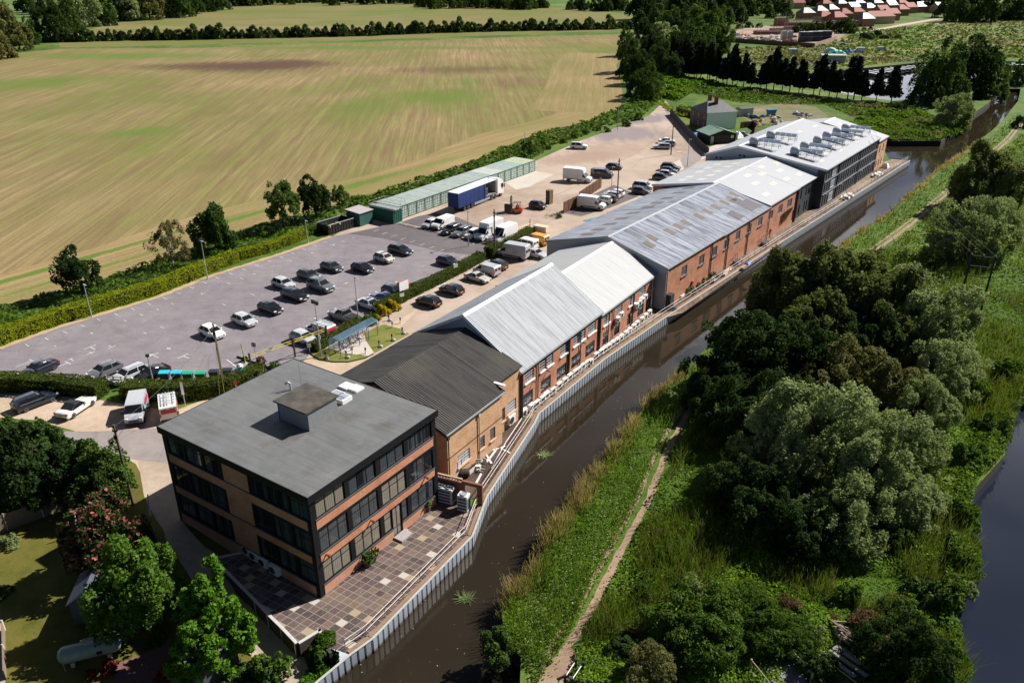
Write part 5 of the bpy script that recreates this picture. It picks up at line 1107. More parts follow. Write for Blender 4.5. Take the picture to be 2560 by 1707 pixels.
# ================================================================== QUAY, STREET FURNITURE AND SMALL THINGS
def lerp_path(P, step):
    out = []
    for a, b in zip(P, P[1:]):
        n = max(1, round((b-a).length/step)); out += [a.lerp(b, i/n) for i in range(n)]
    return out+[P[-1]]
def piling():
    t = NT('sheet_pile'); w_ = t.world(); z = t.sep(w_)[2]; n = t.noise(w_, .8, 4, .7)
    zz = t.math('ADD', z, t.math('MULTIPLY', t.math('SUBTRACT', n, .5), .25))
    c = t.ramp(t.n('ShaderNodeMapRange', i0=zz, i1=-1.3, i2=.1).outputs[0], [(0, (.05, .045, .035)), (.14, (.12, .11, .09)), (.26, (.3, .33, .37)), (1, (.38, .43, .49))])
    mt = t.fin(c, .5, .4, .15)
    o = T('sheet_pile_wall', 'long pale blue corrugated steel pile wall along the near side of the canal', 'canal wall'); m = MB()
    P = []; KK = []
    for a, b in zip(PILEW, PILEW[1:]):
        L = (b-a).length; n = max(1, round(L/.62))
        for i in range(n):
            for f, k in ((0, .13), (.68, .13), (.76, 0), (.92, 0)): P.append(a.lerp(b, (i+f)/n)); KK.append(k)
    pr = []
    for i, p in enumerate(P):
        d = (P[min(i+1, len(P)-1)]-P[max(i-1, 0)]).normalized(); nn = Vector((d.y, -d.x, 0)); pr.append(p+nn*KK[i])
    for a, b in zip(pr, pr[1:]): m.quad((a.x, a.y, -2.2), (b.x, b.y, -2.2), (b.x, b.y, .12), (a.x, a.y, .12))
    m.obj('piling', mt, o)
    cpp = MB()
    for a, b in zip(PILEW, PILEW[1:]):
        d = (b-a).normalized(); n_ = Vector((d.y, -d.x, 0)); q = lambda p, e, z: (p.x+n_.x*e, p.y+n_.y*e, z)
        cpp.loft([[q(p, -.02, .121), q(p, .17, .121), q(p, .17, .16), q(p, -.02, .16)] for p in (a, b)])
    cpp.obj('capping', plain('pale_cap', (.4, .4, .38), .6), o)
    bk = MB()
    for a, b in zip(PILEW[1:9], PILEW[2:10]):
        d = (b-a).normalized(); n_ = Vector((d.y, -d.x, 0)); q = lambda p, e, z: (p.x+n_.x*e, p.y+n_.y*e, z)
        bk.loft([[q(p, -.42, .03), q(p, -.1, .03), q(p, -.1, .1), q(p, -.42, .1)] for p in (a, b)])
    bk.obj('edge_course', plain('rusty_edge', (.25, .16, .1), .9), o)
    m = MB(); A, B = PILEW[-1], G(2232, 396); d = (B-A); 
    m.quad((A.x, A.y, -2), (B.x, B.y, -2), (B.x, B.y, .12), (A.x, A.y, .12)); m.obj('return_wall', mt, o)
    # railing set back from the edge
    o = T('quay_railing', 'long pale steel two rail handrail along the quay edge above the pile wall', 'railing'); m = MB(); pm = MB()
    seg = [p for p in PILEW[1:]]; off = []
    for i, p in enumerate(seg):
        d = (seg[min(i+1, len(seg)-1)]-seg[max(i-1, 0)]).normalized(); off.append(p+Vector((-d.y, d.x, 0))*.55)
    for a, b in zip(off, off[1:]):
        for z in (.55, 1.05): m.tube((a.x, a.y, z), (b.x, b.y, z), .035, n=5)
    pm.tube((0, 0, 0), (0, 0, 1.08), .035, n=5); pq = pm.mesh('rail_post', plain('rail_post', (.5, .48, .46)))
    for p in lerp_path(off, 2.4): link('rail_post', pq, o, (p.x, p.y, 0))
    m.obj('rail', plain('pale_rail', (.56, .5, .47), .5), o)
    A, B = G(2229, 354), G(2351, 353); o = T('timber_edging', 'dark timber campshedding along the far bank of the basin', 'canal wall'); m = MB()
    m.box(0, (B-A).length, -.1, .05, -1.9, .12); 
    for i in range(18): x = i*(B-A).length/17; m.box(x-.1, x+.1, -.2, -.101, -1.9, .2)
    c = m.obj('planking', plain('black_timber', (.02, .018, .016), .8), o); o.location = A; o.rotation_euler = (0, 0, dirang(A, B))
piling()
# terrace retaining wall and rail on the garden side
def terrace_edge():
    o = T('terrace_wall', 'dark retaining wall of the paved terrace beside the sunken path', 'wall'); m = MB(); P = [V3(T0)]+TEDGE+[G(830, 1630)]
    for a, b in zip(P, P[1:]):
        d = (b-a).normalized(); n = Vector((d.y, -d.x, 0)); q = lambda p, e, z: (p.x+n.x*e, p.y+n.y*e, z)
        m.loft([[q(p, -.02, -1.7), q(p, .2, -1.7), q(p, .2, .03), q(p, -.02, .03)] for p in (a, b)])
    m.obj('wall', plain('dark_brickwork', (.06, .045, .04), .9), o)
    m = MB()
    for a, b in zip(P[:-1], P[1:-1]):
        d = (b-a).normalized(); n = Vector((d.y, -d.x, 0)); q = lambda p, e, z: (p.x+n.x*e, p.y+n.y*e, z)
        m.loft([[q(p, -.02, .034), q(p, .22, .034), q(p, .22, .1), q(p, -.02, .1)] for p in (a, b)])
    m.obj('coping', plain('pale_coping', (.5, .48, .46), .6), o)
    for p in TEDGE[1:-1]: m = MB(); m.box(p.x-.3, p.x-.18, p.y-.06, p.y+.06, -1.7, .06); m.obj('post', M_STEEL, o)
terrace_edge()
# screen wall with two big outdoor units at the end of the terrace
def screen():
    a = G(1092, 1238); b = G(1206, 1266); h = dirang(a, b); L = (b-a).length
    o = T('screen_wall', 'brick screen wall with pierced block top and open gateway at the end of the terrace', 'wall', a, h); m = MB()
    m.box(0, L-2.0, .0, .22, 0, 2.05); m.box(L-2.0, L-1.7, 0, .24, 0, 2.3); m.box(L-.5, L, 0, .24, 0, 2.3); m.box(L-1.7, L-.5, 0, .24, 1.95, 2.3); m.obj('wall', plain('shade_brick', (.2, .09, .06), .9), o)
    m = MB()
    for i in range(int((L-2)/.3)): 
        x = i*.3
        m.tube((x, .11, 2.05), (x+.3, .11, 2.38), .04, n=4); m.tube((x+.3, .11, 2.05), (x, .11, 2.38), .04, n=4)
    m.box(0, L-2, .02, .2, 2.38, 2.48); m.obj('pierced_block', plain('pierced', (.42, .3, .22), .9), o)
    def unit(px, lb, w, d, hh):
        p = G(*px); q = T('heat_pump', lb, 'cooling unit', p, h, 'large cooling units by the screen wall'); m = MB(); m.box(-w/2, w/2, -d/2, d/2, .08, hh, 0, None, .05); m.obj('case', plain('unit_white', (.6, .61, .62), .5), q)
        n = 2 if w > 1.3 else 1
        for i in range(n):
            x = (i-(n-1)/2)*w*.45; m = MB(); m.lathe([(.0, 0), (.3, .0), (.34, .05), (.3, .09), (.26, .05), (0, .04)], 14, c=(x, 0, hh)); m.obj('fan', M_LEAD, q)
        m = MB(); 
        for k in range(4): m.box(-w*.4, w*.4, -d/2-.02, -d/2-.005, .25+k*hh*.2, .25+k*hh*.2+.2)
        m.box(w/2+.005, w/2+.02, -d*.35, d*.35, .3, hh-.3); m.obj('grille', plain('unit_grille', (.05, .07, .1), .5), q)
    unit((1113, 1252), 'double width white cooling unit in the shade of the screen wall', 1.8, .8, 1.65); unit((1160, 1273), 'tall white cooling unit in the sun before the screen wall', 1.0, .8, 1.7)
screen()
def acunit(w=.85):
    o = T('air_conditioner', '', 'air conditioner'); m = MB(); m.box(-w/2, w/2, -.17, .17, .12, .8, 0, None, .03); m.obj('case', plain('ac_white', (.76, .75, .73), .45), o)
    m = MB(); m.lathe([(.0, .0), (.25, .0), (.27, .02), (.0, .03)], 12); c = m.obj('fan_grille', plain('ac_fan', (.04, .04, .045), .5), o); c.rotation_euler = (math.pi/2, 0, 0); c.location = (-.1, -.172, .46)
    m = MB(); m.box(-w/2+.08, -w/2+.16, -.15, .15, 0, .12); m.box(w/2-.16, w/2-.08, -.15, .15, 0, .12); m.obj('foot', M_BLACK, o)
    return o
ACO = acunit(); ACG = 'air conditioners along the brick canal wall'; first = [1]
def ac(p, rz, lb, grp, sc=1.0):
    if first[0]: first[0] = 0; ACO.location = p; ACO.rotation_euler = (0, 0, rz); ACO['label'] = lb; ACO['group'] = grp; ACO.scale = (sc,)*3
    else: dup(ACO, p, rz, sc, lb, grp)
spx = [(1310, 1040), (1328, 1027), (1342, 1019), (1356.5, 1007), (1366, 997), (1383, 987), (1397.5, 973), (1412, 962), (1424, 951), (1438, 941), (1447, 935), (1457, 926), (1468, 918), (1476, 914), (1490, 898), (1502, 889), (1511, 882), (1521, 875), (1531, 867), (1542, 860), (1552, 852), (1564, 843), (1573, 835), (1583, 826), (1592, 818), (1604, 808), (1613, 799), (1623, 790)]
for i, (u, v) in enumerate(spx):
    p = G(u, v)
    lb = 'white air conditioner on the quay in the long row under the brick canal windows'
    if i == 0: lb = 'white air conditioner at the near end of the row, by the brown drainpipe'
    if i == len(spx)-1: lb = 'white air conditioner at the far end of the row, near the black cabinet'
    ac((p.x, p.y, .02), AC_, lb, ACG, 1.12)
for i, (s_, z) in enumerate(((4.4, 2.7), (5.5, 2.95), (10.2, 2.55), (11.2, 2.6), (12.2, 2.65), (13.1, 2.8))):
    ac(frameC(LC+s_, -.35, z), AC_, 'white air conditioner hung on brackets over the arched windows, %s' % ('left of a pair' if i == 0 else 'right of a pair' if i == 1 else ('nearest of four', 'second of four', 'third of four', 'farthest of four')[i-2]), 'air conditioners hung on the wall', 1.0)
p = G(1277, 1066); ac((p.x, p.y, .25), AC_, 'single large white air conditioner on a brick stand by the buff wall', 'air conditioners by the buff wall', 1.5)
for i, (u, v) in enumerate(((622, 1388), (640, 1402), (663, 1418), (690, 1437))):
    p = G(u, v); ac((p.x, p.y, .03), R(56.4-90), 'white cooling unit in the shade by the office wall, %s from the door' % ('first', 'second', 'third', 'fourth')[i], 'shaded cooling units by the office', 1.25)
# clutter on the quay
M_WOOD = plain('grey_wood', (.3, .24, .18), .9); M_PW = plain('peeling_white', (.6, .58, .55), .7)
def chair(loc, rz, lb, fallen=False):
    o = T('garden_chair', lb, 'chair', loc, rz, 'white chairs on the quay'); M = Matrix.Rotation(R(-85), 4, 'X') @ Matrix.Translation((0, -.0, 0)) if fallen else I4
    mk = lambda: MB()
    m = mk(); m.box(-.24, .24, -.24, .24, .40, .44, 0, M); m.obj('seat', M_PW, o); m = mk(); m.loft([[M @ Vector(q) for q in ((-.24, .22, .45), (.24, .22, .45), (.24, .26, .45), (-.24, .26, .45))], [M @ Vector(q) for q in ((-.22, .32, .9), (.22, .32, .9), (.22, .36, .9), (-.22, .36, .9))]]); m.obj('backrest', M_PW, o)
    for x in (-.2, .2):
        for y in (-.2, .2): m = mk(); m.tube(M @ Vector((x, y, 0)), M @ Vector((x, y, .4)), .025, n=5); m.obj('leg', M_PW, o)
    if fallen: o.location = Vector(loc)+Vector((0, 0, .26))
for i, (u, v, lb, f) in enumerate(((1195, 1172, 'white garden chair upright on the soil beside the pale trough', 0), (1211, 1178, 'white garden chair tipped over on the soil before the buff wall', 1), (1216, 1160, 'white garden chair behind the tipped one, against the buff wall', 0))):
    p = G(u, v); chair((p.x, p.y, .015), i*1.3, lb, f)
def bench(loc, rz, lb, L=1.6, mat=None):
    o = T('bench', lb, 'bench', loc, rz); mt = mat or M_WOOD
    m = MB()
    for i in range(3): m.box(-L/2, L/2, -.22+i*.16, -.1+i*.16, .42, .46)
    m.obj('seat', mt, o); m = MB()
    for i in range(3): m.box(-L/2, L/2, .27+i*.025, .3+i*.025, .55+i*.14, .65+i*.14)
    m.obj('backrest', mt, o)
    for s in (-1, 1): m = MB(); m.box(s*L*.45-.04, s*L*.45+.04, -.22, -.14, 0, .419); m.box(s*L*.45-.04, s*L*.45+.04, .2, .27, 0, .95); m.obj('leg', mt, o)
    return o
p = G(1180, 1172); 
def trough(p, rz, lb, L, mat):
    o = T('planter_trough', lb, 'trough', p, rz); m = MB(); m.box(-L/2, L/2, -.4, -.35, 0, .45); m.box(-L/2, L/2, .35, .4, 0, .45); m.box(-L/2, -L/2+.05, -.35, .35, 0, .45); m.box(L/2-.05, L/2, -.35, .35, 0, .45); m.obj('sides', mat, o); m = MB(); m.box(-L/2+.05, L/2-.05, -.35, .35, .02, .36); m.obj('soil', plain('dark_soil_fill', (.05, .035, .025), .95), o)
trough((p.x, p.y, .015), AC_, 'long peeling white trough standing on dark soil beside the buff wall', 2.6, M_PW)
p = G(1160, 1192); o = T('barrel', 'dark round barrel lying by the trough near the screen wall', 'barrel', (p.x, p.y, .45), .3); m = MB(); m.loft([[(x, r*math.cos(a), r*math.sin(a)) for a in [6.283*i/14 for i in range(14)]] for x, r in ((-.5, .36), (-.2, .42), (.2, .42), (.5, .36))]); m.obj('stave', plain('barrel_dark', (.035, .028, .022), .8), o)
for i, (u, v) in enumerate(((1222, 1148), (1232, 1136), (1246, 1122), (1264, 1128), (1196, 1198))):
    p = G(u, v); m = MB(); m.box(-.9, .9, -.1, .1, 0, .08); c = m.obj('plank', M_PW); c.location = (p.x, p.y, .016); c.rotation_euler = (0, 0, AC_+(.9, .2, -.5, 1.4, .3)[i]); tag(c, 'pale loose plank lying on the dark soil strip, %s' % ('beside the trough', 'under the buff wall', 'near the corner of the wall', 'towards the railing', 'nearest the screen wall')[i], 'plank', 'loose planks on the soil')
m = MB(); a, b = G(1305, 1046), G(1228, 1172); m.path([a+Vector((0, 0, .07)), a.lerp(b, .5)+Vector((-.15, 0, .07)), b+Vector((0, 0, .07))], .05, 6); c = m.obj('conduit', M_PW); tag(c, 'long white pipe lying on the soil from the buff wall to the screen wall', 'pipe')
def cabinet(p, rz): 
    o = T('metal_cabinet', 'tall black metal cabinet on the quay at the warehouse corner', 'cabinet', p, rz); m = MB(); m.box(-.6, .6, -.4, .4, .1, 2.3, 0, None, .04); m.obj('case', plain('cab_black', (.03, .035, .04), .5), o); m = MB(); m.box(-.55, -.02, -.42, -.403, .2, 2.2); m.box(.02, .55, -.42, -.403, .2, 2.2); m.obj('door', plain('cab_black2', (.04, .045, .05), .4), o); m = MB(); m.box(-.7, .7, -1.1, .45, 0, .1); m.obj('base', M_BLACK, o)
p = G(1672, 772); cabinet((p.x, p.y, .018), AE_)
p = G(1706, 744); bench((p.x, p.y, .018), AE_+.2, 'white bench on the quay beside the plant pots', 1.5, M_PW)
def potplant(loc, s, lb, grp, leaf):
    o = T('pot_plant', lb, 'plant pot', loc, random.random()*6, grp); m = MB(); m.lathe([(.0, 0), (.18*s, 0), (.25*s, .35*s), (.22*s, .36*s), (.2*s, .3*s), (0, .3*s)], 10); m.obj('pot', plain('pot_clay', (.1, .07, .05), .8), o)
    n = 70; d = rng.normal(size=(n, 3)); d /= np.linalg.norm(d, axis=1)[:, None]; c = d*rng.uniform(.15, .42, (n, 1))*s; c[:, 2] = np.abs(c[:, 2])+.4*s
    link('foliage', leafquads('foliage', c, d, .16*s, leaf), o)
def leafquads(name, c, nrm, size, mats, midx=None, asp=1.0, jit=.7):
    n = len(c); c = np.asarray(c, float); nr = np.asarray(nrm, float)+rng.normal(size=(n, 3))*jit; nr /= np.linalg.norm(nr, axis=1)[:, None]+1e-9
    r = rng.normal(size=(n, 3)); t = np.cross(nr, r); t /= np.linalg.norm(t, axis=1)[:, None]+1e-9; b = np.cross(nr, t)
    s = (np.asarray(size)*np.ones(n))[:, None]*rng.uniform(.45, 1.5, (n, 1)); a = lambda: rng.uniform(.3, .62, (n, 1))*s
    V = np.stack([c+t*a()+b*a()*.35*asp, c+b*a()*asp-t*a()*.3, c-t*a()-b*a()*.35*asp, c-b*a()*asp+t*a()*.3], 1)
    return qmesh(name, V, mats, midx)
LF_POT = leafmat('leaf_pot', (.02, .06, .012), (.09, .16, .03))
for i in range(11):
    f = i/10; p = G(1718+(1778-1718)*f, 737+(688-737)*f); potplant((p.x+(i % 2)*.5, p.y-(i % 2)*.5, .018), 1.1+.3*(i % 3 == 0), 'dark potted plant in the double row of pots along the red brick quay wall', 'plant pots on the quay', LF_POT)
for (u, v, lb) in ((932, 1402, 'green potted plant on the terrace against the office wall, nearer one'), (920, 1414, 'dark bushy pot on the terrace next to the nearer green plant'), (1068, 1276, 'green potted plant on the terrace near the far end of the office wall')):
    p = G(u, v); potplant((p.x, p.y, .022), 1.6, lb, 'plant pots on the terrace', LF_POT)
M_BUOY = plain('red_plastic', (.6, .03, .02), .4)
for s_, lb in ((9.0, 'near the plant pots'), (41.0, 'beyond the loading platform')):
    p = frameE(s_, -.12, 1.5); o = T('lifebuoy_box', 'round red lifebuoy holder on the brick quay wall %s' % lb, 'lifebuoy holder', p, AE_, 'red lifebuoy holders'); m = MB(); m.lathe([(.0, -.05), (.32, -.05), (.36, .02), (.3, .1), (.0, .14)], 14); c = m.obj('case', M_BUOY, o); c.rotation_euler = (math.pi/2, 0, 0)
    m = MB(); m.box(-.04, .04, -.02, .08, -1.4, -.1); m.obj('post', M_STEEL, o)
for s_, lb in ((24.6, 'nearer'), (36.8, 'farther')):
    p = frameE(s_, -.8, .02); o = T('loading_platform', 'dark timber loading platform with steps on the quay, %s one' % lb, 'platform', p, AE_, 'timber platforms on the quay'); m = MB(); m.box(-.9, .9, -.5, .5, .5, .6); m.obj('deck', plain('dark_deck', (.06, .05, .045), .8), o); m = MB()
    for x in (-.8, .8):
        for y in (-.4, .4): m.box(x-.06, x+.06, y-.06, y+.06, 0, .5)
    m.obj('leg', M_BLACK, o); m = MB()
    for x in (-.85, 0, .85): m.tube((x, .45, .6), (x, .45, 1.5), .03, n=4)
    m.tube((-.85, .45, 1.5), (.85, .45, 1.5), .03, n=4); m.obj('rail', M_PIPE, o)
p = frameE(19.5, -1.2, .02); m = MB(); m.box(-1.7, 1.7, -.25, .25, 0, .4); c = m.obj('stacked_boards', plain('pale_boards', (.5, .43, .34), .8)); c.location = p; c.rotation_euler = (0, 0, AE_+.1); tag(c, 'stack of pale boards laid along the foot of the red brick quay wall', 'board stack')
p = frameE(16.2, -1.0, .02); o = T('spare_tyre', 'black tyre leaning by the drainpipe on the brick quay', 'tyre', p+Vector((0, 0, .4)), AE_); t_, r_ = wheel_meshes(.4, .3); link('tread', t_, o); link('hub', r_, o)
p = frameE(14.6, -1.3, .02); bench(p, AE_, 'pale table bench beside the black tyre on the quay', 1.3, M_LEAD)
def tarp(p, rz, lb, w, d, h_, mat, cat='tarpaulin', name='tarpaulin'):
    n = 9; m = MB(); vs = [((i/(n-1)-.5)*w, (j/(n-1)-.5)*d, h_*(1-max(abs(i/(n-1)-.5), abs(j/(n-1)-.5))**2*3.9)*(.75+.35*random.random())+.02) for j in range(n) for i in range(n)]
    m.add(vs, [(j*n+i, j*n+i+1, (j+1)*n+i+1, (j+1)*n+i) for j in range(n-1) for i in range(n-1)]); c = m.obj(name, mat); c.location = p; c.rotation_euler = (0, 0, rz); tag(c, lb, cat); return c
p = frameE(23.2, -3.0, .9); tarp(p, AE_, 'small blue sheet draped over the quay railing', 1.3, .9, .35, plain('blue_sheet', (.07, .2, .55), .5))
def picnic(p, rz, lb, mat=None):
    mt = mat or plain('pale_picnic', (.62, .58, .54), .8); o = T('picnic_table', lb, 'picnic table', p, rz, 'picnic tables on the quay'); m = MB()
    for i in range(5): m.box(-.9, .9, -.38+i*.155, -.24+i*.155, .72, .76)
    m.obj('tabletop', mt, o)
    for s in (-1, 1): m = MB(); m.box(-.9, .9, s*.72-.14, s*.72+.14, .43, .47); m.obj('seat', mt, o)
    for x in (-.65, .65):
        m = MB()
        for s in (-1, 1): m.tube((x, s*.25, .72), (x, s*.75, 0), .045, n=4)
        m.tube((x, -.8, .4), (x, .8, .4), .04, n=4); m.obj('leg', mt, o)
for s_, t_, lb in ((75.5, -3.2, 'near the glazed bay of the clad building'), (77.6, -3.4, 'next to the one by the glazed bay'), (99, -3.2, 'by the far end of the clad building'), (101, -3.3, 'before the orange brick bay')): picnic(frameE(s_, t_, .02), AE_+.3, 'pale picnic table on the quay %s' % lb)
p = frameE(110, -2.4, .02); tarp(p, AE_, 'white sheeted heap at the corner of the last brick bay', 2.2, 1.8, 1.3, M_WHITE)
# ---------- lamp posts, poles, wires
def lamp(base, h_, lb, head='led', sign=None, rz=0):
    o = T('lamp_post', lb, 'lamp post', base, rz, 'lamp posts'); m = MB(); m.tube((0, 0, 0), (0, 0, 1.2), .11, .1, 8); m.tube((0, 0, 1.2), (0, 0, h_), .075, .05, 8); m.obj('post', M_STEEL, o)
    m = MB()
    if head == 'flood':
        for x in (-.35, .35): m.box(x-.26, x+.26, -.12, .1, h_-.1, h_+.35)
        m.obj('floodlight', plain('lamp_black', (.02, .02, .022), .5), o)
        m = MB(); m.box(-.5, -.1, -.08, .08, h_-2.3, h_-2.1); m.lathe([(0, 0), (.14, .03), (.16, .14), (0, .24)], 10, c=(.0, -.1, h_-2.6)); m.obj('camera', M_WHITE, o); m = MB(); m.box(.1, .5, -.12, -.08, h_*.35, h_*.35+.5); m.obj('sign', M_WHITE, o); m = MB(); m.tube((0, 0, 1.2), (0, 0, h_-2), .1, .08, 8); m.obj('column', M_STEEL, o)
    elif head == 'lantern':
        m.lathe([(0, h_), (.2, h_+.04), (.26, h_+.3), (0, h_+.4)], 8); m.obj('lantern', plain('lamp_black', (.02, .02, .022)), o)
    else: m.box(-.1, .55, -.12, .12, h_-.03, h_+.08, 0, None, .03); m.obj('lamp_head', M_LEAD, o)
    if sign: m = MB(); m.box(-.24, .24, -.15, -.12, h_*.38, h_*.38+.6); m.obj('sign', sign, o)
GS = plain('green_sign', (.06, .5, .14), .5); YS = plain('yellow_sign', (.75, .75, .3), .5)
for x, y, h_, lb, hd, sg in ((211, 729, 4.9, 'lamp post with a green sign at the left hedge', 'led', GS), (477, 641, 6.2, 'lamp post with a pale yellow sign before the clipped green hedge', 'led', YS), (707, 558, 4.0, 'plain lamp post at the end of the clipped hedge', 'led', None), (1076, 566, 6.2, 'white lamp post in the row of cars backing on the yard', 'led', None), (824, 747, 7.0, 'tall lamp post rising behind the bike shelter', 'led', None),
    (737, 818, 7.2, 'post with twin floodlights and camera by the yellow height barrier', 'flood', None), (352, 879, 3.4, 'short lantern post behind the lower hedge', 'lantern', None), (1205, 361, 6.0, 'lamp post with white box behind the far containers', 'led', None), (1418, 298, 7.0, 'lamp post at the field edge of the far yard', 'led', None), (1402, 474, 8.0, 'steel lamp post beside the tall wooden pole', 'led', None), (1578, 383, 6.5, 'thin post by the lane fence', 'led', None)):
    lamp(O(x, y), h_, lb, hd, sg, R(-40))
WP = plain('pole_wood', (.11, .08, .055), .9); WIRE = plain('wire', (.02, .02, .02), .6)
def pole(base, h_, lb, top=None):
    o = T('utility_pole', lb, 'utility pole', base, 0, 'wooden utility poles'); m = MB(); m.tube((0, 0, 0), (0, 0, h_), .15, .1, 8); m.obj('pole', WP, o); m = MB(); m.box(-.22, .22, -.05, .05, h_-.7, h_-.6); m.tube((-.2, 0, h_-.6), (-.2, 0, h_-.45), .04, n=5); m.tube((.2, 0, h_-.6), (.2, 0, h_-.45), .04, n=5); m.box(-.13, .13, -.2, -.1, h_-1.4, h_-1.0); m.obj('fitting', M_BLACK, o); return base+Vector((0, 0, h_-.5))
tops = [pole(O(517, 903), 8.8, 'wooden pole standing in the lower hedge beside the bins'), pole(O(1136, 590), 8.2, 'wooden pole at the corner of the clipped hedge by the vans'), pole(O(1417, 462), 8.8, 'tall wooden pole beside the black van'), pole(O(1541, 356), 8.4, 'wooden pole at the lane behind the three pale cars'), pole(OG(306, 1158), 8.5, 'leaning dark wooden pole beside the dark garden tree')]
def wire(a, b, lb, sag=1.2, r=.018):
    m = MB(); m.path([a.lerp(b, i/14)-Vector((0, 0, sag*4*(i/14)*(1-i/14))) for i in range(15)], r, 3); c = m.obj('overhead_wire', WIRE); tag(c, lb, 'wire', 'overhead wires')
wire(tops[1], tops[2], 'thin wire over the yard from the hedge corner pole to the tall yard pole', 1.5); wire(tops[2], tops[3], 'thin wire from the tall yard pole to the lane pole', 1.0); wire(tops[0], tops[4]+Vector((0, 0, .3)), 'thin wire from the hedge pole to the leaning garden pole', .8)
m = MB()
for d in (0, .5): a = tops[0]+Vector((0, 0, -1)); b = O(508+d*30, 945); m.tube(a, b, .02, n=3)
c = m.obj('stay_wire', plain('yellow_stay', (.5, .42, .1), .6)); tag(c, 'pair of yellowish stay wires from the hedge pole to the grass', 'wire')
def hpole():
    a, b = O(2245, 742), O(2214, 700); b = a+Vector((-2.6, 1.0, 0)); o = T('twin_power_pole', 'dark twin leg power pole in the rough grass by the river', 'utility pole', a.lerp(b, .5), 0); d = (b-a)/2; m = MB(); hh = 9.6
    for s in (-1, 1): m.tube(d*s, d*s+Vector((0, 0, hh)), .17, .12, 8)
    m.obj('leg', plain('tarred_pole', (.03, .028, .026), .9), o); m = MB()
    for z in (hh-.2, hh-1.6, hh-3.0): m.tube(d*-1.15+Vector((0, 0, z)), d*1.15+Vector((0, 0, z)), .08, n=5)
    m.obj('crossarm', plain('tarred_pole', (0, 0, 0)), o); m = MB()
    for s in (-1, 0, 1): m.lathe([(0, 0), (.1, .02), (.06, .15), (.1, .2), (0, .3)], 8, c=(d.x*s, d.y*s, hh-.12))
    m.obj('insulator', M_LEAD, o)
    c0 = a.lerp(b, .5)
    for s in (-1, 0, 1):
        wire(c0+d*s+Vector((0, 0, hh+.1)), Vector((c0.x+d.x*s+26, c0.y+d.y*s+110, 9)), 'pale power line running away from the twin pole over the scrub, %s of three' % {-1: 'right', 0: 'middle', 1: 'left'}[s], 1.5, .022)
hpole()
# ---------- entrance: height barrier, signs, bins, shelter, bollards
YEL = plain('yellow_paint', (.6, .5, .04), .5)
def barrier():
    a = O(577, 858); b = O(752, 792); h = dirang(a, b); L = (b-a).length; o = T('height_barrier', 'yellow lattice height barrier across the car park entrance on dark posts', 'barrier', a, h); m = MB()
    for s, z in ((0, 2.35), (0, 2.0)):
        m.tube((.2, s, z), (L, s, z), .032, n=5)
    n = 9
    for i in range(n): x = .2+(L-.2)*i/n; m.tube((x, 0, 2.0 if i % 2 else 2.35), (x+(L-.2)/n, 0, 2.35 if i % 2 else 2.0), .035, n=4)
    m.obj('lattice', YEL, o); m = MB()
    for x in (.1, L*.56, L+.05): m.box(x-.09, x+.09, -.09, .09, 0, 2.7)
    m.obj('post', plain('barrier_post', (.05, .04, .035), .8), o)
    m = MB(); m.tube((-.35, 0, 0), (-.7, 0, 4.3), .06, n=6); m.obj('raised_arm', YEL, o); m = MB(); m.cyl((-.5, -.12, 1.6), (0, 1, 0), .2, .05, 12); m.obj('disc', M_WHITE, o)
barrier()
def sign(base, h_, w, hh, mat, lb, rz, face_=None, post=M_STEEL, two=False):
    o = T('sign', lb, 'sign', base, rz); m = MB()
    for x in ((-w*.35, w*.35) if two else (0,)): m.tube((x, 0, 0), (x, 0, h_-hh*.2), .04, n=6)
    m.obj('post', post, o); m = MB(); m.box(-w/2, w/2, -.06, -.042, h_-hh, h_); m.obj('board', mat, o)
    if face_: face_(o, h_, w, hh)
def nopark(o, h_, w, hh):
    c = h_-hh/2; m = MB(); ring = lambda r0, r1, y: [((r*math.cos(6.283*i/20)), y, c+r*math.sin(6.283*i/20)) for i in range(20) for r in (r0, r1)]
    v = ring(w*.36, w*.48, -.07); m.add(v, [(2*i, 2*i+1, (2*i+3) % 40, (2*i+2) % 40) for i in range(20)]); m.add([(-w*.34, -.072, c+w*.26), (-w*.26, -.072, c+w*.34), (w*.34, -.072, c-w*.26), (w*.26, -.072, c-w*.34)], [(0, 1, 2, 3)]); m.obj('red_ring', M_BUOY, o)
    m = MB(); m.poly([(-.05, -.068, c-.2), (.03, -.068, c-.2), (.03, -.068, c+.05), (.16, -.068, c+.05), (.02, -.068, c+.2), (-.05, -.068, c+.12)]); m.obj('arrow', M_BLACK, o)
sign(O(588, 824), 2.3, .62, .62, M_WHITE, 'round red ring no turn sign over the planted island', R(-10), nopark)
sign(O(929, 685), 2.7, 2.0, 2.0, M_WHITE, 'large blank white board on two posts over the hedge', R(56), None, M_STEEL, True)
sign(O(924, 697), 1.6, .75, .55, plain('pale_green_sign', (.65, .72, .6), .5), 'small pale sign in front of the hedge below the big white board', R(40))
sign(O(1047, 632), 1.9, .8, .6, plain('pale_green_sign', (.65, .72, .6)), 'small pale sign standing in the middle of the clipped hedge', R(40))
sign(O(1147, 580), 2.2, .8, .6, M_WHITE, 'small white sign at the far corner of the clipped hedge', R(40))
sign(O(712, 812), 1.4, .5, .5, M_WHITE, 'small white notice on a post by the floodlight post', R(10))
sign(O(427, 935), 3.2, .3, 1.6, M_STEEL, 'narrow grey post sign on the grass by the lower hedge', R(0))
sign(O(545, 908), 1.9, .5, .5, M_BUOY, 'small round red sign above the lower hedge near the office roof', R(-20))
sign(O(391, 912), 1.8, .9, .45, plain('bluish_sign', (.5, .55, .62), .5), 'small bluish sign on the lower hedge above the vans', R(0))
sign(O(1040, 548), 1.6, .35, .5, plain('brown_sign', (.3, .15, .1), .8), 'small brown post sign at the edge of the yard', R(0))
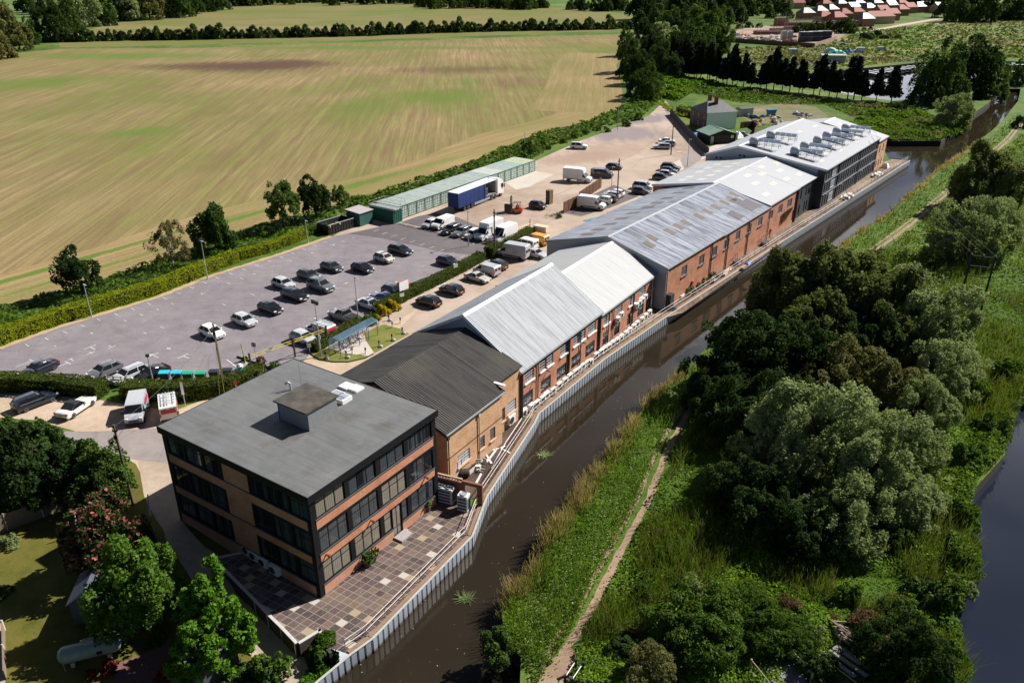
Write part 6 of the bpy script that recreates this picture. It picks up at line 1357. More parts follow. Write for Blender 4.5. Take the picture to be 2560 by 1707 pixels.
def bin_(p, rz, lid, body, lb):
    o = T('wheelie_bin', lb, 'bin', p, rz, 'large wheeled bins by the lower hedge'); o.scale = (.8, .8, .85); m = MB(); m.loft([[(-.58, -.4, .15), (.58, -.4, .15), (.58, .4, .15), (-.58, .4, .15)], [(-.68, -.5, 1.1), (.68, -.5, 1.1), (.68, .5, 1.1), (-.68, .5, 1.1)]]); m.obj('body', body, o)
    m = MB(); m.loft([[(x, -.55, 1.11), (x, -.5, 1.2), (x, .2, 1.32), (x, .52, 1.25), (x, .52, 1.11)] for x in (-.71, .71)]); m.obj('lid', lid, o)
    for x in (-.5, .5):
        for y in (-.35, .35): m = MB(); m.cyl((x, y, .09), (1, 0, 0), .09, .06, 10); m.obj('wheel', TYRE, o)
TQ = plain('turquoise_lid', (.02, .5, .66), .4); GB = plain('green_lid', (.02, .36, .2), .4); BK = plain('black_bin', (.035, .035, .05), .4)
for x, y, l, b, lb in ((380, 872, TQ, BK, 'black bin with turquoise lid at the left end of the row of bins'), (408, 872, TQ, BK, 'black bin with turquoise lid second from the left'), (434, 873, GB, BK, 'bin with green lid next to the turquoise ones'), (463, 873, GB, BK, 'bin with green lid standing apart at the middle of the row'), (494, 869, BK, BK, 'all black bin left of the wooden pole'), (524, 866, BK, BK, 'all black bin right of the wooden pole'), (554, 866, TQ, BK, 'turquoise lidded bin with bags on it at the right end of the row')):
    p = O(x, y); bin_((p.x, p.y, .022), R(4), l, b, lb)
p = O(551, 868); m = MB(); m.lathe([(0, 0), (.35, .05), (.4, .25), (.2, .5), (.05, .55)], 10); c = m.obj('rubbish_bag', M_WHITE, None, (p.x+.2, p.y+.1, 1.33)); tag(c, 'white rubbish bag resting on the right hand turquoise bin', 'bag')
p = O(534, 852); m = MB(); m.box(-.8, .8, -.06, .06, 0, .1); c = m.obj('plank', M_PW, None, (p.x, p.y, 1.0), -.6); c.rotation_euler = (0, .3, -.6); tag(c, 'white board leaning behind the right hand bin', 'plank')
def shelter():
    a, b = O(783, 818), O(868, 770); h = dirang(a, b); L = (b-a).length; o = T('bike_shelter', 'blue framed bicycle shelter with clear curved roof on a concrete pad', 'shelter', (a.x, a.y, .03), h); BF = plain('blue_frame', (.06, .15, .34), .5); m = MB(); D = 1.9
    for i in range(5):
        x = L*i/4; m.tube((x, 0, 0), (x, 0, 2.1), .05, n=5); m.tube((x, D, 0), (x, D, 1.7), .05, n=5); m.tube((x, 0, 2.1), (x, D*.5, 2.3), .04, n=4); m.tube((x, D*.5, 2.3), (x, D, 1.75), .04, n=4)
    m.tube((0, 0, 2.1), (L, 0, 2.1), .08, n=5); m.tube((0, D, 1.75), (L, D, 1.75), .05, n=5); m.obj('frame', BF, o)
    t = NT('clear_sheet'); mt = t.fin((.16, .26, .34), .15, .4); t.b.inputs['Alpha'].default_value = .22
    m = MB(); m.loft([[(x, -.2, 2.12), (x, D*.5, 2.36), (x, D+.1, 1.8), (x, D+.1, 1.82), (x, D*.5, 2.38), (x, -.2, 2.14)] for x in (-.1, L+.1)]); m.obj('roof', mt, o)
    m = MB(); m.box(0, L, D-.02, D, .3, 1.7); m.obj('back_panel', mt, o)
    for i in range(4):
        bx = T('bicycle', 'dark bicycle parked in the blue bike shelter, %s from the near end' % ('first', 'second', 'third', 'fourth')[i], 'bicycle', Vector((a.x, a.y, .03))+Matrix.Rotation(h, 3, 'Z') @ Vector((L*(.18+.2*i), .2, 0)), h+R(80), 'bicycles in the shelter'); w_ = MB()
        for x in (.35, 1.35):
            w_ = MB(); pts = [(x+.33*math.cos(6.283*k/14), 0, .34+.33*math.sin(6.283*k/14)) for k in range(15)]; w_.path(pts, .025, 4); w_.obj('wheel', TYRE, bx)
        f = MB()
        for q in (((.35, .34), (.75, .8)), ((.75, .8), (1.2, .82)), ((1.2, .82), (.85, .32)), ((.85, .32), (.75, .8)), ((.85, .32), (.35, .34)), ((1.35, .34), (1.18, .98))): f.tube((q[0][0], 0, q[0][1]), (q[1][0], 0, q[1][1]), .025, n=4)
        f.obj('frame', plain('bike%d' % i, ((.02, .02, .03), (.2, .02, .02), (.03, .05, .15), (.1, .1, .1))[i], .4), bx); f = MB(); f.tube((1.18, -.25, 1.0), (1.18, .25, 1.0), .02, n=4); f.obj('handlebar', M_BLACK, bx); f = MB(); f.box(.6, .85, -.06, .06, .88, .94); f.obj('saddle', M_BLACK, bx)
shelter()
bench(O(850, 742)+Vector((0, 0, .02)), R(40), 'wooden slatted bench beside the yellow shrub by the lawn', 1.8, plain('pink_wood', (.42, .3, .24), .8))
def bollard(p, h_, lb, stone=False):
    o = T('bollard', lb, 'bollard', p, 0, 'small posts round the lawn'); m = MB(); m.lathe([(.09, 0), (.08, h_*.55), (.0, h_*.56)], 8); m.obj('post', M_WHITE if not stone else M_LEAD, o); m = MB(); m.lathe([(.1, h_*.561), (.1, h_*.95), (.06, h_), (0, h_)], 8); m.obj('cap', M_BLACK, o)
    if stone: m = MB(); m.lathe([(.0, 0), (.3, .02), (.26, .2), (.1, .3), (0, .32)], 7, c=(.25, -.2, 0)); m.obj('stone', M_LEAD, o)
for i, (u, v, s) in enumerate(((948, 811, 0), (981, 819, 0), (1006, 833, 1), (980, 850, 1), (948, 866, 1), (972, 801, 1), (1001, 808, 0), (914, 884, 0), (866, 893, 1), (814, 895, 1), (881, 884, 0))):
    p = G(u, v); bollard((p.x, p.y, .02), .85, 'black topped white post %s' % ('between bench and path', 'on the striped path edge', 'with a stone at the right of the lawn', 'with a stone by the black roof, upper one', 'with a stone by the black roof, lower one', 'at the yellow hedge corner', 'right of the striped path', 'beside the concrete pad corner', 'on the lower lawn near the wall', 'near the floodlight post', 'short one at the pad edge')[i], bool(s))
def island():
    o = T('island_kerb', 'low black sleeper edging of the planted island under the barrier', 'kerb'); m = MB()
    for a, b in (((545, 819), (600, 838)), ((600, 838), (652, 856))): m.tube(O(*a, .1), O(*b, .1), .13, n=5)
    m.obj('sleeper', plain('sleeper', (.02, .018, .017), .9), o)
    o = T('lawn_kerb', 'curved dark edging round the small lawn by the office roof', 'kerb'); m = MB(); pts = [O(*q, .06) for q in ((712, 812), (735, 826), (765, 831), (800, 831), (840, 822), (858, 812))]; m.path(pts, .08, 5); m.obj('edge', plain('sleeper', (0, 0, 0)), o)
island()
# ---------- yard things: pallets, timber screen, crates, turquoise sheet, gate
def pallets():
    p = O(1262, 468); o = T('pallet_stack', 'tall stack of worn wooden pallets on the loading yard', 'pallet stack', (p.x, p.y, .01), R(50)); W_ = plain('pallet_wood', (.28, .19, .11)); m = MB()
    for i in range(20):
        z = i*.145; r = (i % 3)*.03; d = random.uniform(-.05, .05)
        for y in (-.45, 0, .45): m.box(-.6+d, .6+d, y-.05+r, y+.05+r, z, z+.1)
        for k in range(6): m.box(-.6+k*.21+d, -.45+k*.21+d, -.5+r, .5+r, z+.101, z+.124)
    m.obj('pallet', W_, o)
pallets()
def screen_fence():
    P = [O(1294, 491), O(1328, 474), O(1330, 466), O(1381, 431)]; o = T('timber_screen', 'brown close boarded timber screen round the parked white van', 'fence'); m = MB(); k = MB()
    for a, b in zip(P, P[1:]):
        n = max(1, int((b-a).length/.16))
        for i in range(n):
            q = a.lerp(b, i/n); r = a.lerp(b, (i+.92)/n); d = (b-a).normalized(); nn = Vector((-d.y, d.x, 0))*.03*(1 if i % 2 else .4); z = 2.3+random.uniform(-.04, .04); m.loft([[q+nn, r+nn, r-nn, q-nn], [q+nn+Vector((0, 0, z)), r+nn+Vector((0, 0, z)), r-nn+Vector((0, 0, z)), q-nn+Vector((0, 0, z))]])
        for i in range(int((b-a).length/2)+1): q = a+(b-a).normalized()*i*2; k.tube(q, q+Vector((0, 0, 2.35)), .07, n=4)
    m.obj('boards', plain('brown_boards', (.17, .095, .06), .9, .2, 0, .25, 2), o); k.obj('post', plain('brown_post', (.12, .07, .05), .9), o)
screen_fence()
p = O(1362, 506); tarp((p.x+.3, p.y+.2, .02), R(40), 'turquoise sheet over a low heap beside the warehouse roof', 4.2, 2.2, .35, plain('turquoise_sheet', (.1, .34, .38), .5))
for x, y, w_, d_, h_, lb in ((1243, 533, 2.6, 1.3, 1.2, 'large pale plywood crate above the yellow van'),):
    p = O(x, y); o = T('plywood_crate', lb, 'crate', (p.x, p.y, .01), R(150)); m = MB(); m.box(-w_/2, w_/2, -d_/2, d_/2, .1, h_); m.obj('box', plain('plywood', (.62, .5, .36), .8), o); m = MB()
    for x_ in (-w_*.4, 0, w_*.4): m.box(x_-.06, x_+.06, -d_/2-.03, -d_/2-.001, .1, h_); m.box(x_-.06, x_+.06, -d_/2, d_/2, 0, .099)
    m.obj('batten', plain('batten', (.45, .34, .22), .8), o)
for i, (x, y) in enumerate(((1262, 497), (1280, 499), (1286, 496))):
    p = O(x, y); o = T('timber_pile', 'low heap of broken timber on the yard, %s' % ('by the small weeds', 'next to the timber screen', 'behind the other heaps by the screen')[i], 'timber heap', (p.x, p.y, .01), i); m = MB()
    for k in range(14): a = Vector((random.uniform(-.8, .8), random.uniform(-.5, .5), .05+random.random()*.3)); m.tube(a, a+Vector((random.uniform(-.8, .8), random.uniform(-.8, .8), random.uniform(-.05, .3))), .05, n=4)
    m.obj('sticks', M_WOOD, o)
a, b = O(1162, 545), O(1222, 524); o = T('pipe_barrier', 'pale yellow bar barrier along the yard above the hedge end', 'barrier', a, dirang(a, b)); m = MB(); L = (b-a).length; m.tube((0, 0, 1.0), (L, 0, 1.0), .07, n=5); m.tube((0, 0, .55), (L, 0, .55), .04, n=5); m.obj('bar', plain('pale_yellow', (.7, .65, .42), .5), o); m = MB()
for x in (0, L*.92): m.tube((x, 0, 0), (x, 0, 1.9 if x else 1.1), .06, n=5)
m.obj('post', M_BLACK, o); m = MB(); m.tube((L*.86, 0, 0), (L*.92, 0, 1.7), .06, n=5); m.obj('stay', YEL, o)
for i, (x, y) in enumerate(((1388, 290), (1333, 327), (1309, 348), (1470, 453), (1510, 428), (1560, 350))):
    p = O(x, y); m = MB(); m.box(-.7, .7, -.4, .4, 0, .06); c = m.obj('concrete_slab', M_CONC, None, (p.x, p.y, .012), i*.7); tag(c, 'small pale slab lying on the far yard, %s' % ('by the lamp post at the field edge', 'above the white off-roader', 'left at the field edge', 'near the silver people carrier', 'beside the curved concrete strip', 'by the lane kerb')[i], 'slab', 'loose slabs on the yard')
# field gate by the lower hedge
a, b = O(247, 884), O(283, 888); o = T('field_gate', 'small weathered timber gate in the gap of the lower hedge', 'gate', a, dirang(a, b)); m = MB(); L = (b-a).length
for z in (.25, .55, .85, 1.15): m.box(0, L, -.03, .03, z, z+.09)
m.obj('rail', M_WOOD, o); m = MB()
for x in (0, L*.5, L): m.box(x-.07, x+.07, -.07, .07, 0, 1.35)
m.obj('post', M_WOOD, o)
# ---------- lane fence, cottage, garage
def boards(name, pts, h_, mat, lb, pw=.15, post=None):
    o = T(name, lb, 'fence'); m = MB(); k = MB(); k.tube((0, 0, 0), (0, 0, h_+.08), .06, n=4); k = k.mesh('post', post or mat)
    for a, b in zip(pts, pts[1:]):
        d = (b-a).normalized(); nn = Vector((-d.y, d.x, 0)); n = max(1, int((b-a).length/1.8))
        for i in range(n):
            q, r = a.lerp(b, i/n), a.lerp(b, (i+1)/n); q = q+d*.04; r = r-d*.04; z = h_+random.uniform(-.05, .05)
            m.loft([[q+nn*.03, r+nn*.03, r-nn*.03, q-nn*.03], [p_+Vector((0, 0, z)) for p_ in (q+nn*.03, r+nn*.03, r-nn*.03, q-nn*.03)]]); link('post', k, o, a.lerp(b, i/n))
    m.obj('panel', mat, o); return o
DKF = plain('dark_fence', (.028, .025, .022), .85)
boards('board_fence', [G(1675, 287), G(1710, 327), G(1752, 374), G(1771, 390)], 2.0, DKF, 'tall dark boarded fence between the lane and the cottage')
boards('board_fence', [G(1850, 322), G(1880, 318), G(1893, 326), G(1885, 337)], 1.8, plain('brown_panel', (.12, .075, .05), .9), 'brown panel fence round the yard behind the cottage')
boards('board_fence', [G(1690, 280), G(1745, 300)], 1.7, plain('brown_panel', (0, 0, 0)), 'brown panel fence on the far side of the cottage lawn')
def house(p, rz, L, W, eh, rh, wallm, roofm, lb, hip=0, name='house', chim=None, wins=True, group=None, gm=None):
    o = T(name, lb, 'house', p, rz, group); m = MB(); ops = []; F = face(L, W)
    for fi, (M, LL) in enumerate(((F[0], L), (F[1], W), (F[2], L), (F[3], W))):
        op = []
        if wins and not (gm and fi in (1, 3)):
            n = max(1, int(LL/2.8))
            for i in range(n):
                x = LL*(i+.5)/n-.5
                for z in ((.9, eh*.5+.55) if eh > 4 else (.9,)): op.append((x, z, 1.0, 1.15))
        wall(m, M, LL, 0, eh, op, .1); ops.append((M, op))
    if not hip: m.poly([(0, 0, eh), (0, W, eh), (0, W/2, rh)]); m.poly([(L, 0, eh), (L, W, eh), (L, W/2, rh)])
    m.obj('wall', wallm, o)
    for M, op in ops:
        for q in op: win(o, M, *q, 2, 2, WH_FR, GL_DARK, .09)
    r = MB(); e = .3; k = (rh-eh)/(W/2); z0 = eh-e*k
    b = [(-e, -e, z0), (L+e, -e, z0), (L+e, W+e, z0), (-e, W+e, z0)]; t = [(hip, W/2, rh), (L-hip, W/2, rh)] if hip else [(-e, W/2, rh), (L+e, W/2, rh)]
    v = b+t; v2 = [(x, y, z+.14) for x, y, z in v]; r.add(v2, [(0, 1, 5, 4), (2, 3, 4, 5), (1, 2, 5), (3, 0, 4)] if hip else [(0, 1, 5, 4), (2, 3, 4, 5)])
    if not hip: r.add(v, [(0, 1, 5, 4), (2, 3, 4, 5)])
    rf = r.obj('roof', roofm, o)
    for cx, cy in (chim or []):
        q = MB(); q.box(cx-.35, cx+.35, cy-.55, cy+.55, eh, rh+1.5); q.box(cx-.42, cx+.42, cy-.62, cy+.62, rh+1.2, rh+1.35)
        for y in (-.3, .3): q.lathe([(.15, 0), (.13, .4), (.0, .4)], 8, c=(cx, cy+y, rh+1.5))
        q.obj('chimney', plain('chimney_brick', (.22, .07, .045), .9), rf)
    return o
SLATE = plain('slate', (.075, .075, .085), .6, .4, 0, .3, 1.2)
cot = G(1750, 322); 
a, b = G(1764, 327), G(1838, 322); h = dirang(a, b); W_ = (b-a).length
hh_ = house(a+Vector((math.cos(h+R(90)), math.sin(h+R(90)), 0))*0, h, W_, 9.5, 5.0, 7.4, plain('cottage_brick', (.16, .1, .07), .9), SLATE, 'old brick cottage with slate roof, white painted end wall and two red chimneys', 2.6, 'cottage', [(W_/2-.2, 3.6), (W_/2-.5, 6.8)])
m = MB(); m.box(.02, W_-.02, -.05, -.012, 0.02, 4.95); m.obj('rendered_end', plain('white_render', (.86, .88, .92), .7), hh_)
def garage():
    a = G(1772, 361); b = G(1838, 357); h = dirang(a, b); L = (b-a).length; o = T('garage', 'dark timber garage with green metal gable roof beside the cottage', 'garage', a, h); m = MB(); D = 7; e = 2.5; r = 3.6
    m.box(0, L, 0, D, 0, e); m.poly([(0, -.001, e), (L, -.001, e), (L/2, -.001, r)]); m.poly([(0, D, e), (L, D, e), (L/2, D, r)]); m.obj('wall', plain('garage_black', (.02, .02, .02), .8), o)
    q = MB()
    for s in (0, 1):
        pr = [(-.4 if s == 0 else L+.4, e-.2), (L/2, r+.05)]; q.loft([[(x, y, z) for x, z in pr]+[(x, y, z+.12) for x, z in reversed(pr)] for y in (-.5, D+.3)])
    q.box(L/2-.15, L/2+.15, -.52, D+.32, r+.12, r+.2); q.obj('roof', roofmat('green_sheet', (.2, .31, .24), (.07, .12, .09), .4, .4, .6), o)
    q = MB(); q.box(.4, 1.3, -.05, -.003, .02, 2.0); q.obj('door', plain('pale_door', (.5, .46, .42), .6), o); q = MB(); q.box(L-1.5, L-.7, -.05, -.003, 1.3, 2.1); q.obj('window', M_WHITE, o); q = MB(); q.box(1.8, L-1.8, -.06, -.003, .02, 2.2); q.obj('garage_door', plain('garage_door', (.035, .03, .03), .7), o)
garage()
p = G(1852, 292); house((p.x, p.y, 0), R(20), 4.5, 3.2, 2.3, 2.6, plain('cream_wall', (.5, .46, .38), .8), SLATE, 'small cream outbuilding behind the cottage', 0, 'outbuilding', None, False)
tarp(G(1738, 342), .3, 'blue sheet over a heap beside the dark fence', 2.6, 2.2, 1.2, plain('blue_sheet', (0, 0, 0))); tarp(G(1843, 345), .6, 'white sheeted heap right of the garage', 3, 3, 1.8, M_WHITE)
vehicle('hatch', 'grey', G(1858, 343)+Vector((0, 0, .02)), R(-30), 'grey car beside the white sheeted heap behind the garage')
SCR = [('scrap_blue', (.03, .16, .36)), ('scrap_rust', (.2, .075, .035)), ('scrap_white', (.5, .5, .5)), ('scrap_red', (.3, .04, .03)), ('scrap_dark', (.05, .045, .045)), ('scrap_yellow', (.35, .3, .08)), ('scrap_pale', (.42, .36, .3))]
for i in range(46):
    u, v = (random.uniform(1868, 1955), random.uniform(290, 316)) if i < 30 else (random.uniform(1985, 2030), random.uniform(283, 298))
    p = G(u, v); k = SCR[random.choice((0, 1, 2, 2, 3, 4, 4, 5, 6, 6)) if i < 30 else random.choice((2, 6, 6, 4))]; s = random.uniform(.3, .95); m = MB(); M = Matrix.Rotation(random.random()*3, 4, 'Z') @ Matrix.Rotation(random.uniform(-.3, .3), 4, 'X'); m.box(-s, s, -s*.6, s*.6, .0, s*.6, 0, M, 0); m.box(-s*.5, s*.4, -s*.5, s*.5, s*.6, s*.95, 0, M)
    c = m.obj('scrap', plain(*k, .6)); c.location = (p.x, p.y, .05); tag(c, '%s scrap lying in the %s on the waste ground' % (k[0][6:], 'yard heap behind the cottage' if i < 30 else 'pale rubble heap'), 'scrap', 'scrap heap behind the cottage' if i < 30 else 'rubble heap on the waste ground')
p = G(1927, 290); o = T('skip', 'bright blue skip standing among the scrap behind the cottage', 'skip', p, .3); m = MB(); m.loft([[(-1.1, -.7, .5), (1.1, -.7, .5), (1.1, .7, .5), (-1.1, .7, .5)], [(-1.5, -.85, 2), (1.5, -.85, 2), (1.5, .85, 2), (-1.5, .85, 2)]]); m.obj('body', plain('scrap_blue', (0, 0, 0)), o); m = MB(); m.box(-1.2, 1.2, -.7, .7, 0, .5); m.obj('base', plain('scrap_rust', (0, 0, 0)), o)
# ---------- garden things
def tank():
    p = OG(213, 1512); o = T('gas_tank', 'pale green horizontal gas tank lying on the shaded lawn', 'gas tank', p, R(20)); m = MB(); L, r = 3.6, .62
    m.loft([[(x, rr*math.cos(6.283*i/18), .95+rr*math.sin(6.283*i/18)) for i in range(18)] for x, rr in ((-L/2-.3, .12), (-L/2-.22, .36), (-L/2-.05, .54), (-L/2+.1, r), (L/2-.1, r), (L/2+.05, .54), (L/2+.22, .36), (L/2+.3, .12))]); m.obj('vessel', plain('tank_green', (.2, .25, .22), .5), o, smooth=True)
    m = MB(); m.box(-.35, .45, -.22, .22, 1.5, 1.85, 0, None, .06); m.obj('valve_hood', plain('tank_hood', (.2, .23, .22), .5), o)
    for x in (-1.2, 1.2): m = MB(); m.box(x-.12, x+.12, -.45, .45, 0, .42); m.obj('foot', M_CONC, o)
    m = MB(); m.tube((-1.7, -.6, 0), (-1.7, -.6, .9), .03, n=5); m.tube((-1.7, -.6, .9), (-1.7, .3, .9), .03, n=5); m.obj('pipe', M_STEEL, o); m = MB(); m.box(.5, .85, -.66, -.615, .85, 1.1); m.obj('plate', M_BLACK, o)
tank()
def gshed(px, rz, w, d, h_, lb, wm, rm):
    p = OG(*px); o = T('garden_shed', lb, 'shed', p, rz); m = MB(); m.box(-w/2, w/2, -d/2, d/2, 0, h_); m.obj('wall', wm, o); m = MB()
    for s in (-1, 1): m.loft([[(x, s*(d/2+.2), h_-.1), (x, 0, h_+.75), (x, 0, h_+.83), (x, s*(d/2+.2), h_-.02)] for x in (-w/2-.2, w/2+.2)])
    m.obj('roof', rm, o)
    for x in (-w/2, w/2): m = MB(); m.poly([(x, -d/2, h_), (x, d/2, h_), (x, 0, h_+.72)]); m.obj('gable', wm, o)
    m = MB(); m.box(-.4, .4, -d/2-.03, -d/2-.003, .02, 1.9); m.obj('door', plain('shed_wood', (.1, .08, .07), .8), o)
gshed((222, 1395), R(100), 3.2, 2.2, 2.0, 'small garden shed with bluish roof under the lime green tree', plain('shed_grey', (.09, .09, .09), .8), plain('blue_felt', (.05, .06, .09), .7))
gshed((485, 1548), R(60), 3.2, 2.4, 2.1, 'dark shed with white edged roof at the bottom of the garden', plain('shed_black', (.06, .06, .065), .8), plain('shed_dkroof', (.07, .07, .08), .7))
def gfence(pts, h_, lb, mat):
    P = [GG(*p) for p in pts]; o = T('panel_fence', lb, 'fence'); m = MB(); k = MB()
    for a, b in zip(P, P[1:]):
        n = max(1, int((b-a).length/1.8)); d = (b-a).normalized(); nn = Vector((-d.y, d.x, 0))*.03
        for i in range(n):
            q, r = a.lerp(b, i/n)+d*.06, a.lerp(b, (i+1)/n)-d*.06; m.loft([[q+nn, r+nn, r-nn, q-nn], [x+Vector((0, 0, h_)) for x in (q+nn, r+nn, r-nn, q-nn)]]); s = a.lerp(b, i/n); k.box(s.x-.06, s.x+.06, s.y-.06, s.y+.06, s.z, s.z+h_+.1)
    m.obj('panel', mat, o); k.obj('post', M_CONC, o)
gfence([(-40, 1352), (20, 1325), (110, 1292), (200, 1248)], 1.7, 'weathered timber panel fence with concrete posts across the top of the garden', plain('weathered_panel', (.2, .15, .11), .9))
gfence([(12, 1575), (16, 1700)], .9, 'low dark timber edging fence at the left border of the lawn', plain('weathered_panel', (0, 0, 0)))
o = T('garden_lamp', 'small black lantern post at the bottom edge of the garden path', 'lamp post', GG(668, 1707)); m = MB(); m.tube((0, 0, 0), (0, 0, 1.9), .04, n=6); m.obj('post', M_BLACK, o); m = MB(); m.lathe([(.05, 1.9), (.14, 1.95), (.16, 2.2), (.02, 2.35)], 6); m.obj('lantern', M_BLACK, o)
for i, (x, y) in enumerate(((178, 1228), (345, 1150+35), (112, 1175))):
    m = MB(); p = OG(x, y); m.tube((0, 0, 0), (.25, 0, 2.2), .09, .06, 6); c = m.obj('dead_trunk', M_PW, None, p, i*1.1); tag(c, 'pale bare dead trunk standing in the undergrowth, %s' % ('beside the dark tree', 'by the leaning pole', 'at the left fence')[i], 'dead trunk')
# ---------- towpath squeeze barrier and bottom decks
def towbar():
    for i, (lb, a, b) in enumerate((('left', (1412, 1716), (1438, 1678)), ('right', (1428, 1724), (1455, 1686)))):
        A, B = G(*a), G(*b); o = T('towpath_barrier', 'black posts with a sloping white pole beside the towpath, %s one of the pair' % lb, 'barrier', (0, 0, 0), 0, 'towpath barriers')
        for p, h_ in ((A, 1.15), (B, 1.25)): m = MB(); m.box(p.x-.09, p.x+.09, p.y-.09, p.y+.09, 0, h_, 0); m.obj('post', plain('tarred_pole', (0, 0, 0)), o)
        m = MB(); m.tube(A+Vector((0, 0, .95)), B+Vector((0, 0, 1.05)), .035, n=6); m.obj('bar', M_WHITE, o)
towbar()
def deck(px, rz, w, d, lb):
    p = O(*px); o = T('timber_deck', lb, 'deck', p, rz); W_ = plain('deck_grey', (.22, .2, .2), .8); m = MB()
    for i in range(int(w/.16)): m.box(-w/2+i*.16, -w/2+i*.16+.145, -d/2, d/2, .3, .34)
    m.obj('boards', W_, o); m = MB()
    for x in (-w/2, w/2):
        for y in (-d/2, d/2): m.box(x-.06, x+.06, y-.06, y+.06, 0, 1.3)
    m.tube((w/2, -d/2, 1.2), (w/2, d/2, 1.2), .04, n=5); m.tube((-w/2, -d/2, 1.2), (-w/2, d/2, 1.2), .04, n=5); m.obj('rail', M_WOOD, o); return p
dp_ = deck((1948, 1542), R(35), 3.0, 3.6, 'grey timber deck with handrails and bench boards at the bottom right')
for i in range(3):
    m = MB(); m.box(-.16, .16, -1.3, 1.3, .35, .42); c = m.obj('bench_board', plain('deck_grey', (0, 0, 0)), None, dp_+Vector((-.8+i*.8, 0, .34)), R(35+i*3)); tag(c, 'long grey bench board on the bottom right deck, %s of three' % ('left', 'middle', 'right')[i], 'board', 'bench boards on the deck')
deck((1790, 1560), R(20), 3.2, 2.4, 'grey timber deck half hidden by clipped shrubs at the bottom edge')
for i in range(9):
    m = MB(); a = O(1905+i*4, 1440+i*5); 
    for k in range(3): q = a+Vector((random.uniform(-.3, .3), random.uniform(-.3, .3), .3+random.random()*.5)); m.tube(q, q+Vector((random.uniform(.6, 2.2), random.uniform(-2, -.3), random.uniform(-.2, .4))), .08, .03, 5)
    c = m.obj('fallen_branch', plain('bleached_wood', (.3, .24, .18), .9)); tag(c, 'bleached fallen branch in the clearing above the bottom right deck', 'branch', 'fallen branches in the clearing')
# ================================================================== VEGETATION
def sph(n, up=-.45):
    d = rng.normal(size=(n*2, 3)); d /= np.linalg.norm(d, axis=1)[:, None]; d = d[d[:, 2] > up]
    while len(d) < n: d = np.concatenate([d, d])
    return d[:n]
def crown(rx, rz, nl, n, leaf, mats, lob=(.34, .52), seed=0, up=-.5, droop=0, fl=None, taper=0, jit=.8, asp=1.0, inner=.18):
    """leaf clumps on the skins of many small lobes set on larger lobes: a ragged crown with gaps"""
    C = rng.normal(size=(nl, 3)); C /= np.linalg.norm(C, axis=1)[:, None]; C *= rng.uniform(.25, .72, (nl, 1)); C[0] = 0
    C[:, 2] = np.where(C[:, 2] < -.45, -.3, C[:, 2]); rad = rng.uniform(*lob, nl); rad[0] = lob[1]
    if taper: q = np.clip((C[:, 2]+.6)/1.3, 0, 1); C[:, :2] *= (1-taper*q)[:, None]; rad *= 1-taper*.7*q
    ns = 11; d = sph(nl*ns, -.4).reshape(nl, ns, 3); SCn = (C[:, None]+d*(rad*rng.uniform(.7, 1.02, (nl,)))[:, None, None]).reshape(-1, 3); sr = np.repeat(rad, ns)*rng.uniform(.26, .5, nl*ns)
    dist = np.linalg.norm(SCn[:, None]-C[None], axis=2)/rad[None]; dist[np.arange(nl*ns), np.repeat(np.arange(nl), ns)] = 9; ok = dist.min(1) > .72; SCn, sr = SCn[ok], sr[ok]
    k = rng.choice(len(SCn), n, p=sr**2/np.sum(sr**2)); d = sph(n, up); P = SCn[k]+d*(sr[k]*(1-inner*rng.random(n)+.3*rng.random(n)**3))[:, None]
    gap = vnoise(P[:, 0]*7+P[:, 2]*5, P[:, 1]*7-P[:, 2]*4, 1.0, seed+3); keep = gap > .27; P, d = P[keep], d[keep]
    s = np.percentile(np.linalg.norm(P[:, :2], axis=1), 93); P[:, :2] *= .95/s; z0, z1 = np.percentile(P[:, 2], (4, 97)); P[:, 2] = (P[:, 2]-z0)/(z1-z0)*1.75-.8
    if droop: t = rng.random(len(P))**1.5; P[:, 2] -= droop*t*np.clip(np.linalg.norm(P[:, :2], axis=1), .2, 1)
    W = P*np.array([rx, rx, rz]); mi = None
    if fl: mi = (rng.random(len(W)) < fl*np.clip(d[:, 2]+.5, 0, 1)).astype(int)
    return leafquads('crown', W, d, leaf, mats, mi, asp, jit)
BARK = plain('bark', (.085, .065, .05), .95); BARKP = plain('pale_bark', (.42, .38, .32), .8)
def trunk(h_, r, n=5, spread=.5, mat=None, top=.9):
    m = MB(); m.tube((0, 0, -.4), (0, 0, h_*.55), r, r*.7, 7)
    for i in range(n):
        a = 6.283*i/n+random.uniform(-.4, .4); l = spread*.55*h_*random.uniform(.6, 1); p = Vector((0, 0, h_*random.uniform(.35, .55))); q = p+Vector((math.cos(a)*l*.6, math.sin(a)*l*.6, h_*.28)); m.tube(p, q, r*.5, r*.3, 5); m.tube(q, q+Vector((math.cos(a)*l*.5, math.sin(a)*l*.5, h_*.2)), r*.3, r*.08, 4)
    m.tube((0, 0, h_*.54), (random.uniform(-.2, .2), random.uniform(-.2, .2), h_*top), r*.68, r*.15, 6); return m.mesh('trunk', mat or BARK)
